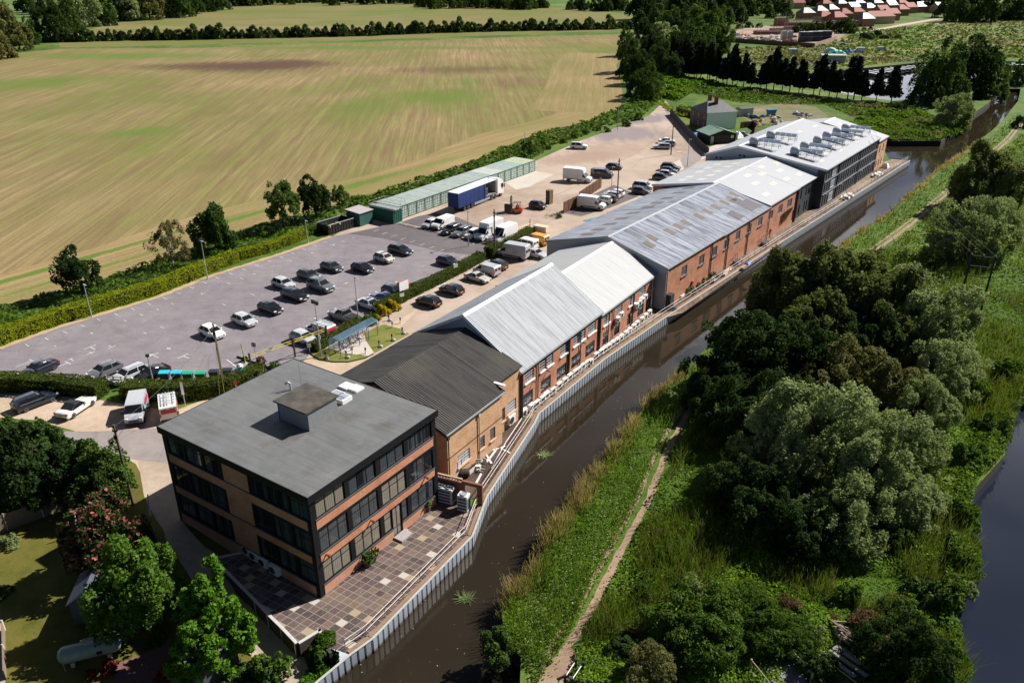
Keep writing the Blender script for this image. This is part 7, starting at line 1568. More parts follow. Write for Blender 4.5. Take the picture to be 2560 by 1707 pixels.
LF = {'oak': leafmat('leaf_oak', (.012, .03, .008), (.05, .085, .02)), 'dark': leafmat('leaf_dark', (.016, .04, .008), (.085, .14, .03)), 'mid': leafmat('leaf_mid', (.022, .055, .01), (.115, .18, .035)),
 'lime': leafmat('leaf_lime', (.035, .09, .008), (.13, .22, .03)), 'acacia': leafmat('leaf_acacia', (.045, .12, .008), (.13, .26, .02)), 'sage': leafmat('leaf_sage', (.08, .12, .04), (.34, .40, .19)), 'willow': leafmat('leaf_willow', (.045, .068, .016), (.18, .21, .065)),
 'olive': leafmat('leaf_olive', (.06, .07, .02), (.22, .22, .08)), 'conifer': leafmat('leaf_conifer', (.005, .009, .005), (.022, .03, .012), .1), 'yellow': leafmat('leaf_yellow', (.3, .24, .0), (.6, .48, .02)), 'birch': leafmat('leaf_birch', (.07, .07, .02), (.17, .155, .06)),
 'hedge': leafmat('leaf_hedge', (.075, .12, .004), (.32, .36, .012)), 'hedge2': leafmat('leaf_lowhedge', (.03, .06, .006), (.12, .15, .02)), 'pink': leafmat('petal_pink', (.26, .06, .055), (.4, .15, .13), .2), 'bramble': leafmat('leaf_bramble', (.028, .07, .007), (.12, .2, .025)), 'redleaf': leafmat('leaf_red', (.1, .015, .012), (.3, .06, .04)),
 'grass': leafmat('blade_grass', (.05, .12, .006), (.17, .27, .022)), 'reed': leafmat('blade_reed', (.24, .17, .08), (.52, .4, .22), .3), 'white': leafmat('petal_white', (.26, .31, .16), (.5, .54, .36), .1), 'brownb': leafmat('leaf_brown', (.07, .045, .025), (.18, .12, .07))}
TREES = {}
def kind(key, rx, rz, nl, n, leaf, lf, zc, tr=.22, **kw):
    mats = [LF[x] for x in (lf if isinstance(lf, tuple) else (lf,))]; th = kw.pop('tm', None); lim = kw.pop('limbs', 5); sp_ = kw.pop('spread', .45)
    TREES[key] = (crown(rx, rz, nl, n, leaf, mats, seed=len(TREES), **kw), trunk(zc+rz*.6, tr, lim, sp_, th), rx, rz, zc)
sm_ = dict(lob=(.24, .42)); kind('oakA', 3, 2.9, 22, 15000, .23, 'oak', 4.0, **sm_); kind('oakB', 3, 2.6, 17, 10000, .22, 'mid', 4.0, inner=.4, **sm_); kind('darkA', 3, 3, 20, 18000, .23, 'dark', 3.3, **sm_)
kind('birchA', 3, 2.8, 18, 7000, .19, 'birch', 4.0, .14, inner=.7, lob=(.24, .4), tm=BARKP); kind('limeA', 3, 3.1, 18, 24000, .19, 'lime', 3.4, inner=.25, lob=(.28, .44)); kind('chestA', 3.2, 2.7, 18, 19000, .22, ('oak', 'pink'), 3.2, fl=.3, lob=(.28, .44)); kind('acaciaA', 3, 4.4, 26, 24000, .2, 'acacia', 4.0, .18, taper=.75, asp=1.6, inner=.5, lob=(.18, .34))
kind('sageA', 7, 6.2, 40, 62000, .25, 'sage', 4.8, .5, lob=(.2, .36), inner=.3); kind('sageB', 5, 4.4, 28, 34000, .24, 'sage', 3.4, .35, lob=(.2, .38), inner=.3); kind('willowA', 6.5, 6, 34, 52000, .25, 'willow', 5, .4, lob=(.2, .36), droop=.45, asp=2.0, inner=.3, jit=.9); kind('willowB', 6, 5.6, 28, 44000, .25, 'willow', 4.8, .4, lob=(.2, .38), droop=.4, asp=2.0, inner=.3, jit=.9)
kind('thornA', 5, 4.2, 30, 36000, .23, 'oak', 3.0, .3, lob=(.2, .36)); kind('oliveA', 4.5, 3.8, 26, 28000, .23, 'olive', 2.8, .25, lob=(.2, .36)); kind('farA', 6, 6.2, 20, 5200, .7, 'oak', 4.6, .4); kind('farB', 6, 6.8, 20, 5200, .7, 'dark', 5, .4); kind('farC', 6, 5.8, 20, 5200, .7, 'mid', 4.3, .4); kind('farD', 6, 5.8, 20, 5200, .7, 'olive', 4.3, .4); kind('farE', 6, 6, 20, 5200, .7, 'sage', 4.5, .4); kind('yellowA', 5, 5, 12, 3000, .8, 'yellow', 5, .3); kind('fargrn', 6, 6, 20, 5200, .7, 'lime', 4.4, .4)
kind('brambA', 5, 2.7, 30, 30000, .2, ('bramble', 'mid'), 1.6, .1, lob=(.2, .36), up=-.2, fl=.4); kind('bigA', 6, 6.4, 34, 17000, .4, 'oak', 4.8, .4, lob=(.2, .36)); kind('bigB', 6, 7, 36, 17000, .4, 'dark', 5.2, .4, lob=(.2, .36)); kind('bigC', 6, 6, 30, 17000, .4, 'mid', 4.5, .4, lob=(.2, .36))
kind('bushA', 2, 1.5, 10, 6500, .19, 'bramble', .8, .08, up=-.2); kind('bushB', 2, 1.6, 9, 6500, .19, 'mid', .8, .08, up=-.2); kind('bushC', 2, 1.4, 10, 6500, .19, 'sage', .8, .08, up=-.2); kind('bushY', 1.2, .9, 8, 1600, .22, 'yellow', .7, .05, up=-.2); kind('bushR', 1.2, .9, 7, 1100, .26, 'redleaf', .7, .05, up=-.2, inner=.5); kind('bushL', 2, 1.5, 10, 6500, .2, 'lime', .8, .08, up=-.2); kind('bushD', 2, 1.6, 9, 6500, .19, 'dark', .8, .08, up=-.2); kind('bushBr', 2, 1.3, 9, 4200, .18, 'brownb', .7, .06, up=-.2, inner=.5)
def conifer(seed):
    h_ = 11.0; P = []; D = []
    for i in range(26):
        z = 2.4+(h_-2.6)*(i/25)**.9; rr = (2.7*(1-(z-2.4)/(h_-2.0))**.7+.25)*rng.uniform(.65, 1.15)
        for _ in range(max(4, int(9*rr/2.2))):
            a = rng.uniform(0, 6.283); n = int(22*rr)+6; t = rng.random(n)**.7; x = np.cos(a)*t*rr; y = np.sin(a)*t*rr
            P.append(np.stack([x+rng.normal(size=n)*.16, y+rng.normal(size=n)*.16, z-5.5-.25*t*rr+rng.normal(size=n)*.16], 1)); D.append(np.stack([np.cos(a)*t, np.sin(a)*t, .6+0*t], 1))
    P = np.concatenate(P); D = np.concatenate(D); m = MB(); m.tube((0, 0, -.3), (.15, .1, h_*.95), .2, .03, 6)
    return leafquads('crown', P, D, .42, LF['conifer'], None, 1.3, .6), m.mesh('trunk', plain('pine_bark', (.05, .035, .028), .95)), 2.5, 4, 6
TREES['conA'] = conifer(0); TREES['conB'] = conifer(1); TREES['conC'] = conifer(2)
def tree(key, loc, r, lb, name='tree', cat='tree', group=None, zs=None, rz=None):
    cr, tk, rx, rz_, zc = TREES[key]; s = r/rx; o = T(name, lb, cat, loc, random.random()*6.283 if rz is None else rz, group)
    c = link('crown', cr, o, (0, 0, zc)); link('trunk', tk, o)
    o.scale = (s, s, s*(zs or random.uniform(.92, 1.08))); return o
def ptree(key, x, y, rpx, lb, garden=False, zs=1.0, shrub=False, **kw):
    """crown centre pixel (in the 2352 px wide view) and half width -> where the tree stands and how wide it is"""
    cr, tk, rx, rz_, zc = TREES[key]; z = 3.0
    for _ in range(8):
        p = (OG(x, y, z) if garden else O(x, y, z)); d = p.y*CT-(z-HC)*ST; r = rpx*K*d/FP; z = zc*r/rx*zs
    b = Vector((p.x, p.y, gz(p.x, p.y) if garden else 0)); 
    if key[:3] == 'far' and y > 55 and key[3] in 'ABC': tk = 0; key = 'big'+key[3]
    if shrub: kw.setdefault('name', 'shrub'); kw.setdefault('cat', 'shrub')
    return tree(key, b, r, lb, zs=zs, **kw)
def hedge(name, pts, w_, h_, leaf, lb, dens=150, size=.17, loose=.0, core=None, cat='hedge', z0=0):
    P = [Vector((p.x, p.y)) for p in pts]; C = []; N = []
    m = MB(); cw, chh = w_*.38, h_*.86
    for a, b in zip(P, P[1:]):
        d = (b-a); L = d.length; d.normalized(); u = d.normalized(); nn = Vector((-u.y, u.x)); per = h_*2+w_; n = int(L*per*dens*.55)
        s = rng.random(n)*(L+.3)-.15; q = rng.random(n)*per; top = q > 2*h_; side = np.where(q < h_, 1, -1); zz = np.where(top, h_, np.where(q < h_, q, q-h_)); off = np.where(top, (q-2*h_)/w_-.5, .5*side)*w_
        bul = (vnoise(s+a.x, off+a.y, 1.3, 3)-.5)*.3*(1+loose*3); zz = zz+np.where(top, bul+loose*h_*(vnoise(s+a.x*3, off*0+a.y, 2.2, 5)-.4), rng.normal(size=n)*.04); off = off+np.where(top, 0, side*bul*.6)
        rnd = np.where(zz > h_-.2, np.sign(off)*np.maximum(0, np.abs(off)-w_*.4)*-.5, 0); off = off+rnd
        C.append(np.stack([a.x+u.x*s+nn.x*off, a.y+u.y*s+nn.y*off, z0+zz], 1)); N.append(np.stack([np.where(top, 0, nn.x*side), np.where(top, 0, nn.y*side), np.where(top, 1, .35)], 1))
        q4 = lambda p, e, z: (p.x+nn.x*e, p.y+nn.y*e, z0+z); m.loft([[q4(p, -cw, 0), q4(p, cw, 0), q4(p, cw*.9, chh), q4(p, -cw*.9, chh)] for p in (a, b)])
    for e, dd in ((P[0], P[0]-P[1]), (P[-1], P[-1]-P[-2])):      # leafy ends
        u = dd.normalized(); nn = Vector((-u.y, u.x)); n = int(w_*h_*dens*.8); o_ = (rng.random(n)-.5)*w_; z = rng.random(n)*h_; k = .15+rng.normal(size=n)*.04
        C.append(np.stack([e.x+nn.x*o_+u.x*k, e.y+nn.y*o_+u.y*k, z0+z], 1)); N.append(np.stack([np.full(n, u.x), np.full(n, u.y), np.full(n, .2)], 1))
    o = T(name, lb, cat); me = leafquads('foliage', np.concatenate(C), np.concatenate(N), size, leaf); link('foliage', me, o); m.obj('branches', plain('hedge_inside', (.012, .016, .006), .95), o); return o
# ---------- clipped hedges
hb = lambda L, d: [p for p in offs(S(L), d)]
hedge('hedge', hb([(0, 862), (128, 815), (226.7, 784), (402, 731), (519, 683), (592, 655)], .55), 2.2, 1.75, LF['hedge'], 'long yellow green clipped hedge along the left edge of the car park')
hedge('hedge', hb([(600, 648), (669, 630), (762, 594)], .1), 1.9, 1.55, LF['hedge'], 'short yellow green clipped hedge between the two lamp posts, behind the long one')
hedge('hedge', hb([(765, 592), (826, 575)], .7), 1.6, 1.2, LF['bramble'], 'small darker hedge between the clipped hedge and the skip', 60, .26, .2)
hedge('hedge', [O(-60, 892), O(60, 893), O(140, 898), O(236, 910)], 2.2, 1.8, LF['hedge2'], 'dark green hedge along the forecourt, left of the small gate')
hedge('hedge', [O(290, 912), O(380, 913), O(460, 908), O(520, 899), O(580, 880), O(592, 868)], 2.2, 1.8, LF['hedge2'], 'dark green hedge along the forecourt, between the small gate and the office')
hedge('hedge', [O(868, 718), O(925, 688), O(1000, 652), O(1064, 620), O(1105, 596)], 1.7, 1.3, LF['hedge2'], 'long clipped hedge dividing the car park from the building side')
hedge('hedge', [O(1124, 592), O(1150, 578)], 2.0, 1.9, LF['hedge2'], 'tall clipped hedge block at the wooden pole beside the long silver van')
hedge('hedge', [O(1165, 562), O(1218, 533)], 1.8, .9, LF['hedge2'], 'low hedge behind the white vans below the pale yellow bar')
hedge('hedge', [O(722, 806), O(770, 778), O(828, 748)], 1.5, 1.2, LF['hedge2'], 'low rounded hedge behind the bike shelter')
for x, y, k, r, lb in ((880, 712, 'bushY', 17, 'yellow flowering shrub at the very end of the clipped hedge'), (902, 701, 'bushY', 18, 'yellow flowering shrub next to the one ending the clipped hedge'), (846, 738, 'bushL', 20, 'green shrub behind the wooden bench'), (868, 728, 'bushY', 9, 'small yellow shrub right of the wooden bench'), (562, 826, 'bushD', 9, 'round dark clipped shrub on the planted island'), (600, 832, 'bushBr', 18, 'brownish shrub in the middle of the planted island'), (628, 843, 'bushB', 17, 'green shrub at the right of the planted island under the barrier'), (655, 852, 'bushL', 16, 'bright green shrub by the barrier post next to the office roof'), (1216, 530, 'bushL', 5, 'small weed at the end of the low hedge'), (1285, 497, 'bushL', 7, 'small weeds by the timber screen')):
    ptree(k, x, y, r, lb, shrub=True)
# ---------- trees along the field edge
EDG = 'trees along the field edge'
for a in ((('oakA'), 176, 622, 56, 'dark green tree on a pole like trunk behind the left hedge and green sign'), ('birchA', 388, 562, 56, 'thin brownish birch with white stems behind the clipped hedge'), ('darkA', 489, 528, 60, 'dense dark round tree behind the lamp post with yellow sign'), ('oakB', 645, 466, 58, 'open crowned green tree, left of the three by the skip'), ('oakA', 721, 451, 48, 'dark green tree in the middle of the three by the skip'), ('oakB', 778, 450, 27, 'small light green tree, right of the three by the skip'), ('oakB', 1214, 340, 20, 'bushy green tree at the far end of the containers')):
    ptree(a[0], a[1], a[2]-3, a[3]*.84, a[4], group=EDG)
# rough strip between hedge and field
def scrub(name, poly, n, size, leaf, hgt, lb, kind_='stuff', wl=6, up=.8, base=.0, mats2=None, garden=False, hseed=0, thr=0, asp=1.0, hpow=1.3):
    """leaves over bumpy ground cover, sampled so that the density follows the distance"""
    us = np.array([p[0] for p in poly], float); vs_ = np.array([p[1] for p in poly], float); C = []; Sz = []
    u = rng.uniform(us.min(), us.max(), n*3); v = rng.uniform(vs_.min(), vs_.max(), n*3); k = inpoly(u, v, poly); u, v = u[k][:n], v[k][:n]
    a = (u-1280)/FP; b = (v-853.5)/FP; t = -HC/(-ST-b*CT); x = a*t; y = (CT-b*ST)*t; d = y*CT+HC*ST
    hh = (vnoise(x, y, wl, hseed)*.6+vnoise(x, y, wl*.37, hseed+1)*.4); hh = np.clip((hh-.25-thr)/(.65-thr), 0, 1)**hpow
    z = base+hgt*hh*(1-.35*rng.random(len(x))**2)
    gx = vnoise(x+.5, y, wl*.37, hseed+1)-vnoise(x-.5, y, wl*.37, hseed+1); gy = vnoise(x, y+.5, wl*.37, hseed+1)-vnoise(x, y-.5, wl*.37, hseed+1)
    nr = np.stack([-gx*hgt*.8, -gy*hgt*.8, np.full(len(x), up)], 1); sz = size*np.maximum(1, d/85)
    if garden: z = z+np.array([gz(p, q) for p, q in zip(x, y)])
    o = link(name, leafquads(name, np.stack([x, y, z], 1), nr, sz, leaf if isinstance(leaf, list) else [leaf], (vnoise(x, y, wl*1.6, hseed+7)+rng.normal(size=len(x))*.12 > .56).astype(int) if isinstance(leaf, list) else None, asp)); o['kind'] = 'stuff'; o['label'] = lb; return o
scrub('rough_strip', [(-60, 800), (0, 765), (78, 753), (137, 737), (225, 712), (373, 668), (500, 622), (636, 574), (760, 544), (845, 520), (840, 560), (760, 588), (660, 622), (590, 650), (519, 676), (402, 722), (226, 776), (128, 806), (0, 850), (-60, 870)], 15000, .3, [LF['bramble'], LF['mid']], 1.3, 'rough weeds between the clipped hedge and the field', wl=4)
scrub('rough_strip', [(845, 520), (872, 500), (1033, 461), (1179, 411), (1307, 349), (1442, 312), (1544, 276), (1600, 240), (1650, 250), (1610, 290), (1500, 322), (1450, 345), (1380, 365), (1325, 405), (1300, 398), (1180, 432), (1050, 470), (930, 515), (870, 540)], 17000, .32, [LF['bramble'], LF['mid']], 1.5, 'rough bushes between the far containers and the field', wl=5)
for i, (x, y, r) in enumerate(((1247, 330, 9), (1295, 325, 9), (1320, 312, 10), (1345, 305, 9), (1375, 297, 8), (1395, 300, 9), (1440, 285, 12), (1465, 270, 14), (1260, 340, 8), (1180, 345, 8), (1110, 370, 7), (1075, 380, 8), (955, 440, 7), (1020, 412, 6))):
    ptree('bushA' if i % 2 else 'bushB', x, y, r, 'low green bush in the rough strip between yard and field', shrub=True, group='bushes along the yard and field edge')
# ---------- hedgerow across the fields: separate bushes grown together
hr_ = [(108, 98), (200, 96), (300, 93), (420, 92), (540, 89), (700, 86), (860, 82), (1000, 76), (1150, 72), (1300, 70), (1400, 68), (1440, 65)]
Pq = lerp_path([O(*p) for p in hr_], 4.4); hk = ('farB', 'farA', 'farB')
for i, p in enumerate(Pq):
    p = p+Vector((random.uniform(-1, 1), random.uniform(-1, 1), 0)); r = random.uniform(3.0, 4.6)*(1.15 if random.random() < .15 else 1)
    tree(hk[i % 3], p-Vector((0, 0, .8)), r, 'dark hedgerow tree in the long line across the two fields', 'hedgerow_tree', 'tree', 'hedgerow across the fields', zs=random.uniform(.75, 1.1))
# ---------- woods behind: (kind, x, y, radius px)
def wood(L, grp, lab):
    for i, a in enumerate(L): ptree(a[0], a[1], a[2], a[3], lab[a[0]] if isinstance(lab, dict) else lab, group=grp)
LBW = {'farA': 'dark green broadleaf tree in the far wood %s', 'farB': 'very dark tree in the far wood %s', 'farC': 'mid green tree in the far wood %s', 'farD': 'olive brown tree in the far wood %s', 'farE': 'grey green tree in the far wood %s', 'fargrn': 'bright green rounded tree in the far wood %s', 'yellowA': 'bright yellow flowering tree in the far wood %s'}
lw = lambda w_: {k: v % w_ for k, v in LBW.items()}
wood([('farD', 10, 60, 45), ('farD', 40, 90, 34), ('farD', 0, 110, 34), ('farB', 65, 80, 26), ('farA', 110, 60, 44), ('farB', 150, 45, 34), ('farE', 190, 30, 40), ('fargrn', 230, 30, 30), ('farB', 245, 40, 22), ('farA', 270, 20, 34), ('farE', 300, 24, 30), ('farD', 340, 18, 36), ('farD', 370, 14, 26), ('farB', 410, 10, 34), ('farA', 440, 8, 30), ('farA', 475, 6, 26), ('farB', 505, 2, 24), ('farE', 150, 5, 40), ('farA', 60, 8, 26), ('farE', 90, 12, 26), ('farB', 300, -4, 40), ('farA', 380, -8, 40), ('farB', 450, -12, 40), ('farA', 540, -8, 26), ('farB', 250, -8, 36), ('farB', 580, -6, 22), ('farA', 620, -7, 22)], 'wood at the top left', lw('at the top left'))
wood([(random.choice(('farA', 'farB', 'farA', 'farC')), x+random.uniform(-5, 5), -1+random.uniform(-3, 1.5), random.uniform(10, 16)) for x in range(650, 960, 17)], 'tree line beyond the far field', 'dark tree in the line beyond the far field, left half')
wood([(random.choice(('farA', 'farB', 'farB')), x+random.uniform(-5, 5), 4+(x-960)*.012+random.uniform(-3, 2), random.uniform(11, 19)) for x in range(965, 1260, 16)], 'tree line beyond the far field', 'dark tree in the line beyond the far field, right half')
wood([(random.choice(('farA', 'farB')), x, 13+random.uniform(-2, 2), random.uniform(8, 14)) for x in range(1310, 1440, 14)]+[('farB', 1395, 11, 17), ('farA', 1418, 12, 15)], 'copse by the far meadow', 'dark tree in the small copse by the far bright meadow')
wood([('farC', 1545, 60, 34), ('farA', 1625, 40, 36), ('farB', 1570, 110, 40), ('farA', 1500, 120, 34), ('farC', 1650, 95, 34), ('farB', 1620, 135, 34), ('farA', 1440, 160, 24), ('farA', 1475, 18, 34), ('farB', 1510, 8, 40), ('farE', 1530, 20, 36), ('farA', 1560, 30, 34), ('farB', 1500, 50, 30), ('farA', 1470, 50, 20), ('farC', 1590, 15, 36), ('farB', 1610, 60, 34), ('yellowA', 1630, 22, 15), ('farD', 1605, 30, 18), ('farA', 1660, 10, 30), ('farB', 1690, 16, 26), ('farC', 1660, 45, 26), ('farA', 1700, 40, 18),
  ('fargrn', 1590, 62, 38), ('farC', 1640, 70, 40), ('farA', 1560, 85, 44), ('farE', 1530, 100, 40), ('farC', 1610, 110, 44), ('farA', 1580, 130, 40), ('farA', 1480, 78, 26), ('farB', 1440, 105, 28), ('farB', 1450, 135, 36), ('farA', 1470, 165, 36), ('farB', 1490, 190, 32), ('farA', 1465, 205, 30), ('farC', 1500, 215, 26), ('farB', 1520, 140, 36), ('farA', 1545, 160, 26)], 'wood above the lane', lw('above the lane'))
wood([('farB', x, y+random.uniform(-4, 3), r) for x, y, r in ((1720, 8, 24), (1750, 10, 24), (1780, 5, 26), (1800, 22, 20), (1830, -2, 24), (1690, -5, 30), (1640, -8, 34), (1590, -10, 34), (1730, 28, 14), (1770, 30, 14), (1815, 36, 10))]+[('farA', x, -3+random.uniform(-5, 3), random.uniform(14, 24)) for x in range(1860, 2140, 22)], 'trees behind the new houses', 'dark tree among the houses at the top right')
wood([('farB', 2180, 14, 30), ('farB', 2210, 20, 34), ('farA', 2240, 12, 36), ('farB', 2270, 20, 34), ('farA', 2155, 4, 28), ('farB', 2300, 25, 20), ('farB', 2340, 20, 30), ('farA', 2330, 2, 20), ('fargrn', 2318, 28, 6)]+[('farA', 2290+i*12, 38, 10) for i in range(6)], 'wood at the top right corner', 'dark tree in the wood at the top right corner')
wood([('farA', 1838, 67, 10), ('farC', 1850, 66, 10), ('farC', 1862, 66, 11), ('farA', 1876, 65, 11), ('farC', 1890, 65, 11), ('farA', 1906, 63, 12), ('farC', 1922, 62, 13), ('farA', 1938, 62, 14), ('farB', 1952, 63, 16), ('farC', 1826, 69, 9)], 'green screen by the building site', 'green tree in the short row behind the building site cabins')
for i, (x, y, r) in enumerate(((1700, 62, 10), (1720, 60, 10), (1745, 60, 9), (1693, 118, 7), (1998, 85, 14), (2017, 83, 14), (2040, 84, 12), (1985, 86, 12), (2062, 85, 9), (1925, 74, 8), (1938, 73, 7), (1952, 72, 8), (1970, 70, 7), (1902, 78, 6), (2200, 32, 7), (2215, 33, 8), (1984, 68, 7), (2000, 67, 6))): ptree('bushD' if i % 2 else 'bushC', x, y, r, 'dark low bush on the meadow by the new houses', shrub=True, group='bushes on the far meadow')
# conifer row
CP = [(1488, 152), (1530, 160), (1600, 180), (1680, 196), (1760, 205), (1830, 213), (1900, 222), (1965, 230)]
Pc = lerp_path([O(*p) for p in CP], 3.3)
for i, p in enumerate(Pc): tree(('conA', 'conB', 'conC')[i % 3], p+Vector((random.uniform(-.7, .7), random.uniform(-.9, .9), 0)), 2.5*random.uniform(.82, 1.2), 'dark bare stemmed conifer in the long row before the marina', 'pine_tree', 'tree', 'conifer row before the marina', zs=random.uniform(.85, 1.2))
for i, (x, y, s, lb) in enumerate(((1978, 232, 1.0, 'dark pine left of the last three by the marina water'), (2012, 232, 1.05, 'dark leaning pine in the middle of the last three by the marina water'), (2046, 238, 1.2, 'dark tapering pine standing last before the light blue boat'))): tree(('conA', 'conB', 'conC')[i], O(x, y), 2.4*s, lb, 'pine_tree', 'tree', 'last pines of the row', zs=.95)
# big trees by the channel
for a in (('farB', 2165, 185, 64, 'huge dark tree beside the light blue narrowboat'), ('farA', 2225, 172, 66, 'huge dark green tree between marina and channel'), ('farC', 2268, 185, 50, 'tall green tree leaning over the channel'), ('farA', 2140, 205, 34, 'dark tree at the end of the light blue narrowboat'), ('farB', 2340, 175, 26, 'dark tree at the right edge above the bright water'), ('bushD', 2345, 285, 20, 'dark bush tree at the right edge beside the channel'), ('sageB', 2190, 262, 44, 'grey green bushy willow on the channel bank'), ('bushD', 2060, 250, 16, 'round dark bush on the waste ground below the pines')): ptree(*a)
VERGE = [(1300, 1640), (1340, 1720), (1360, 1690), (1400, 1625), (1462, 1521), (1509, 1429.5), (1550, 1349), (1600, 1257), (1648, 1137), (1710, 1020), (1790, 940), (1890, 842), (2010, 745), (2140, 652), (2205, 604), (2260, 563), (2340, 497), (2376, 468), (2462, 390), (2515, 345), (2545, 300), (2540, 290), (2480, 345), (2410, 390), (2345, 440), (2290, 485), (2215, 552), (2145, 592), (2079, 643), (1960, 732), (1857, 807), (1710, 938), (1615, 1020), (1567, 1095), (1522, 1147), (1450, 1256), (1405, 1311), (1330, 1440), (1276, 1512), (1258, 1545), (1270, 1600)]
MEAD = [(1420, 1720), (1440, 1640), (1500, 1521), (1548, 1429), (1588, 1349), (1640, 1257), (1690, 1137), (1740, 1040), (1830, 945), (1930, 850), (2045, 755), (2165, 665), (2230, 615), (2290, 570), (2320, 545), (2365, 505), (2400, 475), (2480, 395), (2540, 350), (2640, 290), (2640, 960), (2560, 995), (2534, 1030), (2512, 1137), (2440, 1217), (2417, 1290), (2440, 1445), (2388, 1502), (2391, 1576), (2413, 1685), (2420, 1730)]
# ---------- right bank: willows, thorns, bushes
RB = [('willowA', 1832, 680, 98, 'dark drooping willow nearest the canal, overlapping the pile wall'), ('willowB', 1915, 672, 108, 'dark drooping willow right of the one overlapping the pile wall'), ('willowA', 2010, 720, 100, 'dark drooping willow in the middle of the right bank group'), ('sageB', 2080, 690, 80, 'grey green willow behind the dark drooping willows'), ('sageA', 2150, 760, 108, 'large silvery willow left of the twin power pole'), ('sageB', 2175, 860, 76, 'silvery willow below the twin power pole'),
 ('thornA', 1720, 830, 112, 'dark green thorn tree on the towpath below the drooping willows'), ('thornA', 1820, 830, 92, 'dark green thorn tree right of the one on the towpath'), ('thornA', 1640, 885, 70, 'dark thorn overhanging the canal bank'), ('oliveA', 1960, 870, 92, 'olive brown thorn between the dark willows and the great willow'), ('oliveA', 2060, 905, 74, 'olive brown tree right of the great willow'), ('sageA', 1880, 1010, 150, 'great grey green willow at the centre of the right bank'), ('sageA', 2010, 1080, 130, 'grey green willow right of the great one'), ('sageB', 1790, 1060, 96, 'grey green willow left of the great one, over the path'), ('sageB', 2095, 1040, 72, 'pale willow at the right edge of the great willow group'),
 ('willowA', 2275, 425, 78, 'dark willow at the right edge above the path'), ('sageB', 2225, 540, 84, 'silvery rounded willow in the rough grass at the right'), ('sageB', 2300, 505, 48, 'silvery bush right of the rounded willow'),
 ('willowB', 1880, 760, 84, 'lower dark willow before the middle of the group'), ('thornA', 1980, 800, 84, 'shaded thorn between the drooping willows and the silvery one'), ('willowA', 2060, 790, 78, 'brownish willow beside the silvery willow'), ('sageB', 2120, 930, 70, 'silvery tree under the large silvery willow'), ('thornA', 1700, 960, 84, 'dark thorn thicket where the path enters the shade'), ('thornA', 1770, 930, 84, 'dark thorn thicket left of the olive trees'), ('oliveA', 1900, 915, 70, 'olive tree tucked behind the great grey green willow'),
 ('thornA', 1700, 1130, 80, 'dark thorn in the shade left of the great willow'), ('thornA', 1760, 1180, 90, 'dark shaded thorn below the great willow'), ('sageB', 1940, 1190, 96, 'lower grey green willow below the great one'), ('thornA', 1850, 1230, 80, 'dark thorn under the lower grey green willow'), ('sageB', 2090, 1160, 70, 'grey green willow nearest the river')]
for a in RB: ptree(a[0], a[1], a[2], a[3]*1.06, a[4])
BB = [('brambA', 1620, 1440, 120, 'broad green bramble thicket at the lower right of the path'), ('bushB', 1560, 1480, 64, 'green bush beside the lower towpath'), ('oliveA', 1500, 1540, 70, 'olive bush at the bottom edge beside the barrier'), ('brambA', 1730, 1430, 100, 'green thicket above the fallen branches'), ('bushL', 1955, 1365, 34, 'bright green bush in front of the great willow shade'), ('brambA', 1830, 1475, 60, 'dark green bush left of the grey deck'), ('thornA', 2070, 1500, 100, 'dark clipped looking conifer mound right of the grey deck'), ('bushD', 1880, 1535, 52, 'dark clipped mound between the two decks'), ('bushD', 2070, 1250, 40, 'dark round bush above the bottom right scrub'),
 ('bushA', 2200, 1180, 52, 'leafy bush at the river edge, upper middle'), ('bushA', 2190, 1280, 48, 'leafy bush at the river edge below the upper one'), ('bushB', 2150, 1370, 60, 'green bush on the river bank near the bottom'), ('bushL', 2180, 1520, 55, 'bright bush at the river edge at the very bottom'), ('bushL', 2215, 1050, 46, 'bright green bush at the river bend'), ('bushB', 2290, 990, 40, 'dark green bush at the river bend near the right edge'), ('bushA', 2240, 900, 50, 'green bush in the rough above the river bend'), ('bushA', 2300, 860, 44, 'green bush at the right edge above the river'), ('bushC', 2110, 1140, 44, 'silvery low bush below the pale willow'), ('bushA', 2130, 960, 46, 'green bush right of the olive tree'),
 ('bushB', 1620, 960, 46, 'dark bush where the path runs into the shade'), ('bushC', 1590, 1350, 44, 'grey green bush right of the towpath'), ('bushC', 1750, 1250, 40, 'grey green bush in the shade of the great willow'), ('bushY', 1712, 1335, 12, 'small yellowish bush left of the bramble thicket'), ('bushBr', 1800, 1395, 40, 'brown dead thicket above the fallen branches'), ('bushBr', 1985, 1440, 54, 'brown dead bramble heap right of the fallen branches')]
for a in BB: ptree(*a, shrub=True)
BX = [(random.uniform(1360, 2250), random.uniform(560, 1540)) for _ in range(520)]; nbx = 0
for x, y in BX:
    u, v = x*K, y*K
    if nbx < 85 and inpoly(np.array([u]), np.array([v]), MEAD)[0] and (u < 1750 or u > 2280 or v > 1480 or v < 640) and not inpoly(np.array([u-45]), np.array([v]), VERGE)[0]:
        nbx += 1; ptree(random.choice(('bushA', 'bushA', 'bushB', 'bushC', 'bushD', 'bushL', 'bushBr')), x, y, random.uniform(14, 34)*(.5+y/2200), 'low bush in the rough growth between towpath and river', shrub=True, group='bushes in the rough growth', zs=random.uniform(.55, .9))
ptree('bushB', 1148, 1490, 46, 'round reed clump bush standing in the canal margin', shrub=True)
